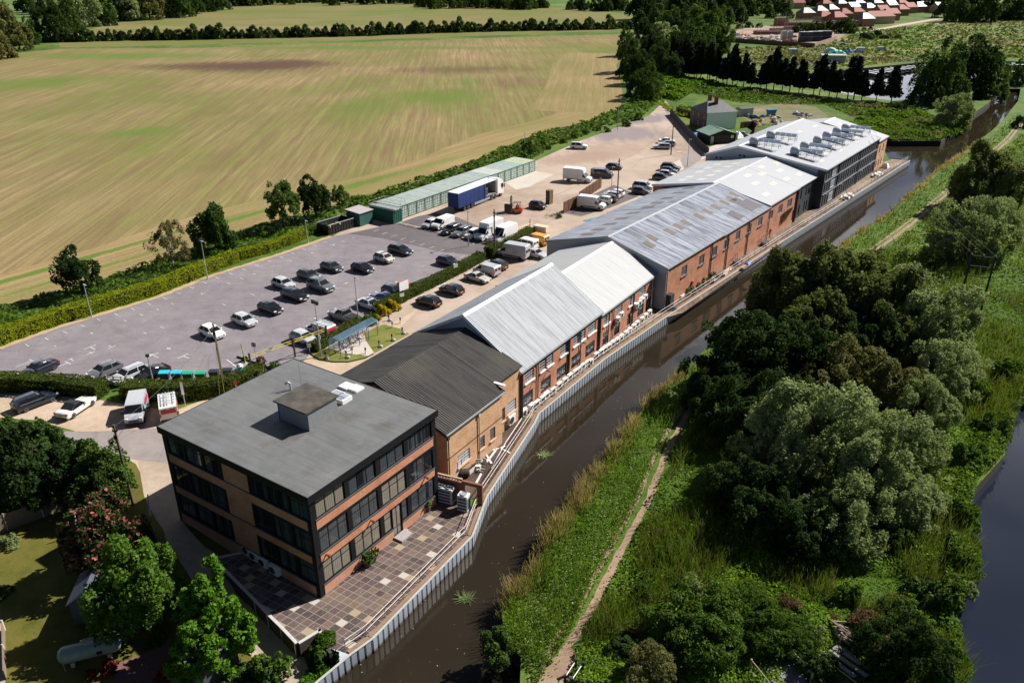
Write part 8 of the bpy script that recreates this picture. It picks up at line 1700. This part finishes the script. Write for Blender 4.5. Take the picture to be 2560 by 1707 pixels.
# ---------- left side garden trees
GT = [('darkA', 15, 1045, 78, 'big dark tree at the left edge over the forecourt'), ('darkA', 95, 1050, 76, 'big dark tree right of the one at the left edge'), ('oakA', 60, 1075, 90, 'dark green tree below the two forecourt trees'), ('oakA', 150, 1070, 60, 'dark green tree beside the approach road'), ('birchA', 185, 1085, 40, 'greyish thin bush tree between the dark trees'), ('oakB', 245, 1075, 70, 'green tree by the leaning dark pole'), ('darkA', 225, 1120, 60, 'dark tree in front of the leaning pole'),
 ('chestA', 235, 1225, 100, 'pink flowering chestnut at the top of the garden'), ('limeA', 322, 1350, 106, 'bright lime green tree in the middle of the garden'), ('acaciaA', 492, 1420, 90, 'feathery bright green tree beside the terrace'), ('acaciaA', 455, 1510, 70, 'feathery bright green tree at the bottom of the garden'), ('bushR', 245, 1535, 22, 'red leaved shrub in front of the gas tank'), ('bushR', 205, 1550, 14, 'small red leaved shrub at the end of the gas tank'), ('bushR', 385, 1545, 34, 'dull red shrub in the mulched bed'), ('bushA', 745, 1505, 50, 'green bush under the terrace corner'), ('bushL', 610, 1540, 50, 'green bush between garden path and canal'), ('bushD', 5, 1360, 22, 'purple brown shrub at the left border of the lawn'), ('bushC', 20, 1245, 26, 'grey green shrub in front of the panel fence'), ('bushA', 360, 1465, 26, 'small shrub on the lawn under the lime green tree')]
for a in GT: ptree(*a, garden=True, shrub=a[0].startswith('bush'))
scrub('garden_weeds', [(-20, 1130), (120, 1120), (230, 1170), (190, 1225), (100, 1270), (-20, 1320)], 9000, .28, [LF['bramble'], LF['mid']], 1.2, 'rough weeds beyond the panel fence', garden=True, wl=4)
scrub('bank_weeds', [(560, 1600), (640, 1640), (720, 1707), (760, 1650), (800, 1625), (850, 1645), (790, 1720), (540, 1720)], 3500, .24, [LF['acacia'], LF['mid']], .8, 'weeds on the bank below the terrace', garden=True, wl=2.5)
# ---------- ground cover right of the canal
scrub('verge_plants', VERGE, 52000, .17, [LF['grass'], LF['bramble']], 1.15, 'lush green plants between canal and towpath', wl=2.6, hseed=4, hpow=.9)
scrub('cow_parsley', [(1305, 1600), (1330, 1640), (1440, 1530), (1490, 1430), (1530, 1345), (1575, 1255), (1640, 1130), (1700, 1030), (1660, 1020), (1600, 1100), (1560, 1180), (1490, 1270), (1420, 1370), (1370, 1470), (1310, 1560)], 1100, .09, LF['white'], .9, 'white flower heads of cow parsley on the verge', wl=2.2, hseed=9, base=.55, up=3, thr=.3)
def reeds(path, n, h_, lb):
    P = [Vector((p.x, p.y)) for p in S(path)]; Ls = [(b-a).length for a, b in zip(P, P[1:])]; k = rng.choice(len(Ls), n, p=np.array(Ls)/sum(Ls)); A = np.array([[*p] for p in P]); t = rng.random(n)[:, None]
    c = A[k]*(1-t)+A[k+1]*t; d = A[k+1]-A[k]; d /= np.linalg.norm(d, axis=1)[:, None]; nn = np.stack([d[:, 1], -d[:, 0]], 1); c = c+nn*(rng.normal(size=n)*.45+.15)[:, None]
    dist = np.linalg.norm(c, axis=1); hh = h_*rng.uniform(.5, 1.1, n)*np.clip(vnoise(c[:, 0], c[:, 1], 2.0, 2)*1.5, .35, 1.1); w_ = .035*np.maximum(1, dist/60); a = rng.random(n)*6.283; ln = rng.normal(size=(n, 2))*.25
    z0 = np.full(n, -.5); b0 = np.stack([c[:, 0], c[:, 1], z0], 1); wv = np.stack([np.cos(a)*w_, np.sin(a)*w_, 0*a], 1); tp = b0+np.stack([ln[:, 0]*hh, ln[:, 1]*hh, hh], 1)
    o = link('reeds', qmesh('reeds', np.stack([b0-wv, b0+wv, tp+wv*.3, tp-wv*.3], 1), [LF['reed'], LF['grass']], (rng.random(n) < .2).astype(int))); o['kind'] = 'stuff'; o['label'] = lb
reeds([(1258, 1540), (1280, 1500), (1330, 1430), (1370, 1356), (1407, 1301), (1450, 1246), (1492, 1184), (1526, 1137), (1567, 1085)], 5600, 1.75, 'pale dry reeds along the near right bank of the canal')
reeds([(1567, 1085), (1615, 1010), (1710, 928)], 1500, 1.4, 'sparse reeds where the bank bends')
reeds([(2060, 648), (2145, 582), (2215, 541), (2290, 474), (2345, 428), (2410, 382), (2440, 360)], 4200, 1.2, 'reddish reeds along the far right bank of the canal')
scrub('meadow_plants', MEAD, 110000, .19, [LF['grass'], LF['bramble']], 1.5, 'lush green rough growth between towpath and river', wl=6, hseed=2, hpow=1.1)
scrub('river_margin', [(2640, 925), (2640, 972), (2560, 1006), (2545, 1040), (2520, 1090), (2512, 1137), (2440, 1217), (2417, 1290), (2443, 1445), (2388, 1502), (2391, 1576), (2413, 1685), (2360, 1720), (2340, 1600), (2350, 1500), (2370, 1400), (2370, 1290), (2400, 1200), (2470, 1110), (2510, 1010), (2560, 940)], 8500, .3, [LF['lime'], LF['bramble']], 1.9, 'leafy bank growth along the river', wl=3, hseed=5, hpow=.7)
scrub('waste_plants', [(1640, 170), (1720, 195), (1900, 226), (2040, 244), (2140, 262), (2260, 262), (2380, 318), (2350, 350), (2229, 352), (2170, 345), (2150, 300), (2060, 262), (1960, 262), (1850, 258), (1700, 225), (1660, 235)], 15000, .3, [LF['bramble'], LF['olive']], 1.6, 'rough bushes on the waste ground before the pines', wl=9, hseed=8, thr=.15)
scrub('waste_plants', [(2150, 290), (2240, 270), (2350, 300), (2410, 330), (2350, 352), (2229, 352), (2190, 350), (2120, 320)], 9000, .3, [LF['grass'], LF['bramble']], 2.2, 'dense scrub behind the basin bank', wl=7, hseed=6)
scrub('waste_plants', [(1640, 175), (1700, 190), (1760, 215), (1720, 240), (1690, 255), (1650, 240)], 4500, .34, [LF['grass'], LF['acacia']], 2.5, 'bright bramble slope above the cottage', wl=8, hseed=3)
scrub('path_grass', [(u-16-(v-500)*.012, v) for u, v in TW[1:]]+[(u+9, v) for u, v in reversed(TW[1:])], 5200, .13, [LF['grass'], LF['birch']], .22, 'short worn grass between and beside the towpath ruts', wl=1.4, hseed=11)
scrub('meadow_tufts', [(1815, 122), (1900, 168), (2040, 176), (2146, 166), (2330, 148), (2600, 146), (2600, 50), (2440, 50), (2150, 80), (2060, 112)], 9000, .3, [LF['bramble'], LF['birch']], .9, 'rank grass tufts on the marina meadow', wl=14, hseed=12, thr=.2)
scrub('lane_verge', [(1610, 235), (1640, 225), (1655, 250), (1690, 285), (1700, 262), (1760, 285), (1755, 300), (1690, 290)], 1500, .3, [LF['hedge'], LF['grass']], 1.1, 'bright bushes beside the lane', wl=4)
def blades(name, poly, n, h_, mats, lb, wl=5, seed=1, thr=.4):
    us = np.array(poly, float); u = rng.uniform(us[:, 0].min(), us[:, 0].max(), n*4); v = rng.uniform(us[:, 1].min(), us[:, 1].max(), n*4); k = inpoly(u, v, poly); u, v = u[k], v[k]; a = (u-1280)/FP; b = (v-853.5)/FP; t = -HC/(-ST-b*CT); x = a*t; y = (CT-b*ST)*t
    q = vnoise(x, y, wl, seed); k = q > thr; x, y, q = x[k][:n], y[k][:n], q[k][:n]; n = len(x); d = y*CT+HC*ST; hh = h_*rng.uniform(.4, 1.1, n)*(.5+q); w = .02*np.maximum(1, d/50); an = rng.random(n)*6.283; ln = rng.normal(size=(n, 2))*.3
    b0 = np.stack([x, y, np.full(n, .2)], 1); wv = np.stack([np.cos(an)*w, np.sin(an)*w, 0*an], 1); tp = b0+np.stack([ln[:, 0]*hh, ln[:, 1]*hh, hh], 1); o = link(name, qmesh(name, np.stack([b0-wv, b0+wv, tp+wv*.4, tp-wv*.4], 1), mats, rng.integers(0, len(mats), n))); o['kind'] = 'stuff'; o['label'] = lb
blades('tall_grass', MEAD, 30000, 1.5, [LF['grass'], LF['hedge2'], LF['birch']], 'tall seeding grass in patches between towpath and river')
blades('tall_grass', VERGE, 12000, 1.5, [LF['grass'], LF['hedge2'], LF['acacia']], 'tall grass on the verge between canal and towpath', 3, 5, .3)
n = 150; C_ = []
while len(C_) < n:
    u, v = random.uniform(820, 2000), random.uniform(700, 1707)
    if inpoly(np.array([u]), np.array([v]), PILE+BANK[12:])[0]: p = G(u, v, -1.296); C_.append((p.x, p.y, p.z))
o = link('floating_specks', leafquads('floating_specks', C_, np.tile([0, 0, 1.], (n, 1)), .07, [LF['white'], LF['olive']], rng.integers(0, 2, n), 1, .02)); o['kind'] = 'stuff'; o['label'] = 'leaves and seeds floating on the canal'
for i, (u, v) in enumerate(((1162, 1497), (1359, 1138))):
    p = G(u, v, -1.3); n = 70; a = rng.random(n)*6.283; l = rng.uniform(.3, .95, n); c = np.stack([p.x+rng.normal(size=n)*.15, p.y+rng.normal(size=n)*.15, np.full(n, -1.27)], 1); d = np.stack([np.cos(a)*l, np.sin(a)*l, rng.uniform(.02, .25, n)], 1); wv = np.stack([-np.sin(a)*.035, np.cos(a)*.035, 0*a], 1)
    o = link('water_plant', qmesh('water_plant', np.stack([c-wv, c+wv, c+d+wv*.2, c+d-wv*.2], 1), LF['sage'])); tag(o, ('larger star shaped floating plant on the canal near the terrace', 'smaller star shaped floating plant on the canal by the bend of the pile wall')[i], 'water plant')
# ================================================================== FAR THINGS: marina, houses, building site
RT = plain('red_tiles', (.30, .085, .055), .75, .4, 0, .15, 1.0); DT = plain('grey_tiles', (.09, .095, .11), .5, .5, 0, .15, 1.0); NB = plain('new_brick', (.33, .145, .095), .9); NB2 = plain('sand_brick', (.45, .32, .22), .9)
def far_house(px, ang, L, W, roofm, wallm, hip, lb, eh=5.6, rh=9.2):
    L *= 1.25; W *= 1.2; hip *= 1.3
    p = G(*px); d = Vector((math.cos(ang), math.sin(ang), 0)); n = Vector((-d.y, d.x, 0)); house(p-d*L/2-n*W/2, ang, L, W, eh, rh, wallm, roofm, lb, hip, 'house', None, True, 'new houses at the top right')
HS = [(2012, 50, 0, 'D', 1), (2046, 44, 0, 'D', 1), (2074, 40, .1, 'D', 1), (2057, 60, 0, 'R', 1), (2088, 62, .1, 'R', 1), (2106, 52, 0, 'R', 1), (2136, 47, .1, 'R', 1), (2128, 33, .1, 'D', 0), (2168, 36, .1, 'D', 1), (2158, 66, 0, 'D', 1), (2190, 60, .05, 'Rl', 1), (2222, 52, .1, 'R', 0), (2200, 42, .1, 'R', 0), (2248, 40, .1, 'R', 1), (2268, 34, .15, 'R', 0), (2292, 32, .1, 'D', 1), (2310, 30, .1, 'D', 0), (2344, 33, .1, 'D', 0), (2060, 24, 0, 'R', 1), (2098, 24, 0, 'D', 1), (2142, 22, 0, 'D', 1), (2186, 22, .1, 'D', 1), (2222, 28, .1, 'D', 0), (2248, 22, .1, 'R', 1), (1992, 22, -.2, 'R', 0), (2030, 14, 0, 'R', 0), (1950, 26, -.4, 'R', 0)]
for i, (x, y, a, k, hp) in enumerate(HS):
    ang = R(20)+a; L = 22 if k == 'Rl' else random.uniform(8.5, 10.5); rm = RT if k[0] == 'R' else DT
    wh = 'front of estate' if y > 55 else 'middle of estate' if y > 30 else 'back of estate'; sd = ['left end', 'left', 'centre left', 'centre', 'centre right', 'right', 'right end'][min(6, int((x-1945)/58))]
    far_house((x, y), ang, L, 8.0, rm, NB2 if (i % 7 == 3 or k == 'x') else NB, 2.8 if hp else 0, '%s brick house, %s %s roof, %s, %s' % ('long' if k == 'Rl' else 'small', 'red tiled' if k[0] == 'R' else 'dark grey', 'hipped' if hp else 'gabled', wh, sd))
ribbon('estate_path', [(2150, 84), (2250, 64), (2330, 50), (2400, 42)], 6, .05, plain('pink_path', (.42, .33, .29), .9), .1, 8)
# building site
boards('site_fence', [O(1676, 97), O(1770, 104), O(1870, 110)], 2.4, plain('site_board', (.20, .125, .07), .85), 'long brown boarded fence along the front of the building site'); boards('site_fence', [O(1871, 110), O(1880, 106), O(1905, 98), O(1922, 92)], 2.4, plain('site_board_pale', (.34, .24, .15), .85), 'paler boarded fence turning back at the right of the building site')
sheet('site_ground', SO([(1676, 97), (1870, 109), (1922, 92), (1950, 75), (1900, 62), (1800, 56), (1700, 66), (1680, 80)]), .03, ground('site_mud', [(0, (.18, .13, .1)), (.5, (.3, .22, .17)), (1, (.45, .36, .3))], .05, .4, 2))
def cabin(px, ang, L, W, H, mat, lb, wins=True, z=0):
    p = O(*px); o = T('site_cabin', lb, 'cabin', p+Vector((0, 0, z)), ang, 'building site cabins'); m = MB(); m.box(0, L, 0, W, .1, H); m.obj('wall', mat, o); m = MB(); m.box(-.1, L+.1, -.1, W+.1, H+.002, H+.12); m.obj('roof', plain('cabin_roof', (.32, .34, .38), .6), o)
    for i in range(int(L/3)): m = MB(); m.box(.8+i*3, 2.2+i*3, -.05, -.003, 1.1, 2.1); m.obj('window', GL_DARK, o)
CBL = plain('cabin_blue', (.025, .035, .06), .5)
for i in range(3):
    for j in range(2): cabin((1836+i*22, 97-i*1.2), R(2), 7.8, 3.2, 2.7, CBL, 'dark blue site cabin, %s of the stacked row, %s one' % (('lower tier', 'upper tier')[j], ('left', 'middle', 'right')[i]), z=j*2.85)
for i, x in enumerate((1795, 1809)): cabin((x, 95), R(2), 2.9, 2.9, 5.6, plain('silo_grey', (.5, .5, .5), .6), 'tall pale grey silo box on the building site, %s of two' % ('left', 'right')[i], False)
SCM = plain('scaffold', (.42, .4, .4), .5, .4, .4)
def scaffold(px, ang, L, W, H, lb, wallm):
    p = O(*px); o = T('unfinished_house', lb, 'building', p, ang, 'unfinished houses'); m = MB(); m.box(0, L, 0, .3, 0, H*.6); m.box(0, .3, .3, W, 0, H*.6); m.box(L-.3, L, .3, W, 0, H*.5); m.box(.3, L-.3, W-.3, W, 0, H*.6); m.obj('wall', wallm, o); m = MB()
    for i in range(int(L/2)+1):
        for y in (-1.0, -.1): m.tube((i*2, y, 0), (i*2, y, H), .09, n=4)
    for z in (2, 4, 6):
        if z < H: m.tube((0, -1, z), (L, -1, z), .09, n=4); m.box(0, L, -1.1, -.05, z+.05, z+.15)
    m.obj('scaffold', SCM, o)
for x, y, L, H, lb in ((1738, 80, 16, 3.5, 'low unfinished brick walls at the left of the building site'), (1775, 76, 18, 4.2, 'unfinished brick house with scaffold in the middle of the site'), (1808, 66, 18, 6.5, 'taller unfinished brick house behind the silo boxes'), (1856, 66, 22, 5.5, 'unfinished brick house behind the dark cabins'), (1905, 62, 24, 4.5, 'unfinished brick house next to the finished red roofs'), (1784, 60, 9, 8.5, 'tall scaffold tower at the back of the site')): scaffold((x, y), R(4), L, 7, H, lb, NB)
for i, (x, y, k, c) in enumerate(((1690, 92, 'van', 'white'), (1712, 93, 'van', 'silver'), (1728, 92, 'minivan', 'white'), (1749, 95, 'hatch', 'silver'), (1760, 94, 'van', 'white'), (1688, 86, 'bigvan', 'white'), (1776, 98, 'hatch', 'darkgrey'), (1790, 101, 'hatch', 'white'))): vehicle(k, c, O(x, y)+Vector((0, 0, .04)), R(180+i*4), '%s %s parked behind the building site fence, %s' % ({'silver': 'silver', 'white': 'white', 'darkgrey': 'dark grey'}[c], 'van' if k in VAN else 'car', ('near its left end', 'second group from the left', 'beside the silver van', 'in the middle', 'right of the middle', 'at the far left back', 'below the silo boxes', 'right of the silo boxes')[i]))
for i in range(46):
    x, y = random.uniform(1690, 1830), random.uniform(80, 98); s = random.uniform(.5, 1.6); m = MB(); m.box(-s, s, -s*.7, s*.7, 0, random.uniform(.5, 1.4)); m.box(-s*.6, s*.6, -s*.5, s*.4, 1.401, 1.6); kk = random.choice((('stack_pale', (.6, .58, .55)), ('stack_red', (.38, .14, .09)), ('stack_dark', (.06, .05, .06)), ('stack_white', (.75, .75, .76)), ('stack_orange', (.6, .2, .04)))); c = m.obj('material_stack', plain(*kk, .7), None, O(x, y)+Vector((0, 0, .04)), random.random()); tag(c, '%s stack of building materials inside the site fence' % kk[0][6:], 'material stack', 'material stacks on the building site')
lamp(O(1703, 93), 19, 'very tall grey mast at the left of the building site', 'led', None, 0)
# meadow vehicles and boats under covers
vehicle('bigvan', 'white', O(1824, 121, .8)*1+Vector((0, 0, -.8+.03)), R(-4), 'white camper van with dark side window on the marina meadow', glazed=True); vehicle('hatch', 'silver', O(1985, 110)*1+Vector((0, 0, .03)), R(-10), 'silver car beside the end of the paler site fence') if False else vehicle('hatch', 'silver', O(1936, 105)+Vector((0, 0, .03)), R(-10), 'silver car beside the end of the paler site fence')
vehicle('bigvan', 'white', O(1973, 121)+Vector((0, 0, .03)), R(165), 'white and dark van on the meadow right of the covered boats'); vehicle('van', 'silver', O(2025, 117)+Vector((0, 0, .03)), R(-8), 'pale blue grey van at the right end of the meadow line')
tarp(O(1921, 127)+Vector((0, 0, .02)), .1, 'long boat hull under a turquoise cover on the meadow', 11, 3.6, 2.6, plain('turquoise_cover', (.03, .42, .33), .5), 'covered boat', 'covered_boat'); tarp(O(1907, 122)+Vector((0, 0, .02)), .0, 'boat hull under a white cover behind the turquoise one', 9, 3.2, 2.8, M_WHITE, 'covered boat', 'covered_boat'); tarp(O(1947, 122)+Vector((0, 0, .02)), .2, 'blue sheeted load right of the turquoise covered boat', 5, 3, 2.4, plain('blue_cover', (.06, .2, .5), .5), 'covered boat', 'covered_boat')
o = house(O(1886, 146), R(-6), 11, 5, 3.6, 4.0, plain('barn_grey', (.3, .31, .29), .8), plain('barn_roof', (.4, .4, .38), .7), 'low grey flat sided workshop behind the conifer row', 0, 'workshop', None, False)
for i, (x, y) in enumerate(((1770, 180), (1708, 172), (1915, 148), (1855, 150), (1690, 176))): vehicle('hatch', ('white', 'silver', 'white', 'lightblue', 'grey')[i], O(x, y)+Vector((0, 0, .03)), .3*i, '%s car half hidden behind the conifer row, %s' % (('white', 'silver', 'white', 'pale blue', 'grey')[i], ('middle', 'left part', 'right end by the workshop', 'left of the workshop', 'far left')[i]))
# narrowboats
def boat_mesh():
    o = T('narrowboat', '', 'boat'); L, W = 15, 2.1; m = MB(); hw = W/2
    st = [(-L/2, .5, .0), (-L/2+.6, .92, 0), (-L/2+2, 1, 0), (L/2-2.5, 1, 0), (L/2-1, .75, .05), (L/2, .08, .25)]
    m.loft([[(x, -hw*w_, -.3), (x, hw*w_, -.3), (x, hw*w_, .55+z), (x, -hw*w_, .55+z)] for x, w_, z in st]); m.obj('hull', plain('boat_hull', (.02, .022, .03), .5), o)
    m = MB(); m.loft([[(x, -hw*.82, .552), (x, hw*.82, .552), (x, hw*.72, 1.35), (x, -hw*.72, 1.35)] for x in (-L/2+2, L/2-3.2)]); cb = m.obj('cabin', plain('cabin_green', (.03, .06, .06), .4), o)
    m = MB(); m.loft([[(x, -hw*.78, 1.352), (x, hw*.78, 1.352), (x, hw*.4, 1.46), (x, -hw*.4, 1.46)] for x in (-L/2+1.9, L/2-3.1)]); rf = m.obj('cabin_roof', plain('boat_roof', (.6, .6, .63), .5), o)
    m = MB()
    for i in range(5):
        for s in (-1, 1): m.box(-4.6+i*2.2, -3.8+i*2.2, s*hw*.79-.02, s*hw*.79+.02, .85, 1.15)
    m.obj('window', CARGL, o); m = MB(); m.lathe([(.08, 0), (.08, .5), (0, .5)], 6, c=(-2, .3, 1.46)); m.obj('flue', M_BLACK, o)
    return o
nb = boat_mesh(); BG = 'narrowboats moored in the marina'; bfirst = [1]
def boat(p, rz, lb, sc=1.0, grp=BG):
    if bfirst[0]: bfirst[0] = 0; nb.location = p; nb.rotation_euler = (0, 0, rz); nb['label'] = lb; nb['group'] = grp; nb.scale = (sc,)*3; return nb
    return dup(nb, p, rz, sc, lb, grp)
def ob(x, y): p = O(x, y, -1.3); return Vector((p.x, p.y, -1.15))
row = [((1975, 171), (2030, 181)), ((1985, 169), (2045, 178)), ((1998, 167), (2060, 176)), ((2012, 165), (2072, 173)), ((2024, 163), (2082, 171)), ((2036, 161), (2092, 169)), ((2052, 160), (2104, 167)), ((2064, 158), (2114, 164)), ((2076, 156), (2122, 162)), ((2090, 155), (2130, 160)), ((2100, 153), (2140, 158)), ((2112, 152), (2150, 157))]
for i, (a, b) in enumerate(row):
    p, q = ob(*a), ob(*b); boat((p+q)/2, dirang(p, q), 'narrowboat with pale roof in the marina row, %s' % ('near its left end' if i < 4 else 'in its middle' if i < 8 else 'towards the big dark trees'), min(1.5, (q-p).length/15.0*.95))
for i, (x, y) in enumerate(((1795, 186), (1830, 189), (1862, 192), (1885, 190))): boat(ob(x, y), -.05, 'pale boat seen between the stems of the conifer row, %s' % ('far left', 'left of the middle', 'right of the middle', 'far right')[i], .9, 'boats behind the conifer row')
for i, (x, y) in enumerate(((2312, 153), (2335, 156), (2322, 172), (2350, 168), (2345, 176))): boat(ob(x, y), .15+.1*i, 'pale boat in the far marina arm at the right edge, %s' % ('back left', 'back right', 'front left', 'front right', 'nearest the bank')[i], .9, 'boats in the far marina arm')
a, b = ob(2082, 235), ob(2150, 222); lb_ = boat((a+b)/2+Vector((0, .6, 0)), dirang(a, b), 'dark green narrowboat with light blue roof moored below the last pine', 1.15, 'light roofed narrowboat')
for k in CH[lb_.name]:
    if k.name.startswith('cabin_roof'): k.data = k.data.copy(); k.data.materials[0] = plain('lightblue_roof', (.42, .72, .8), .5)
    if k.name.startswith('cabin') and 'roof' not in k.name: k.data = k.data.copy(); k.data.materials[0] = plain('boat_green', (.01, .08, .09), .4)
# low bridge closing the channel
a, b = G(2496, 222), G(2562, 219); o = T('channel_bridge', 'low dark bridge deck with grass verge across the end of the channel', 'bridge', a, dirang(a, b)); m = MB(); L = (b-a).length; m.box(-3, L+4, 0, 5, -.6, .1); m.box(-3, 0, 0, 5, -2, -.601); m.box(L, L+4, 0, 5, -2, -.601); m.obj('deck', plain('bridge_dark', (.03, .027, .025), .9), o); m = MB(); m.box(-3, L+4, .5, 5, .101, .2); m.obj('verge', M_GRASS, o)
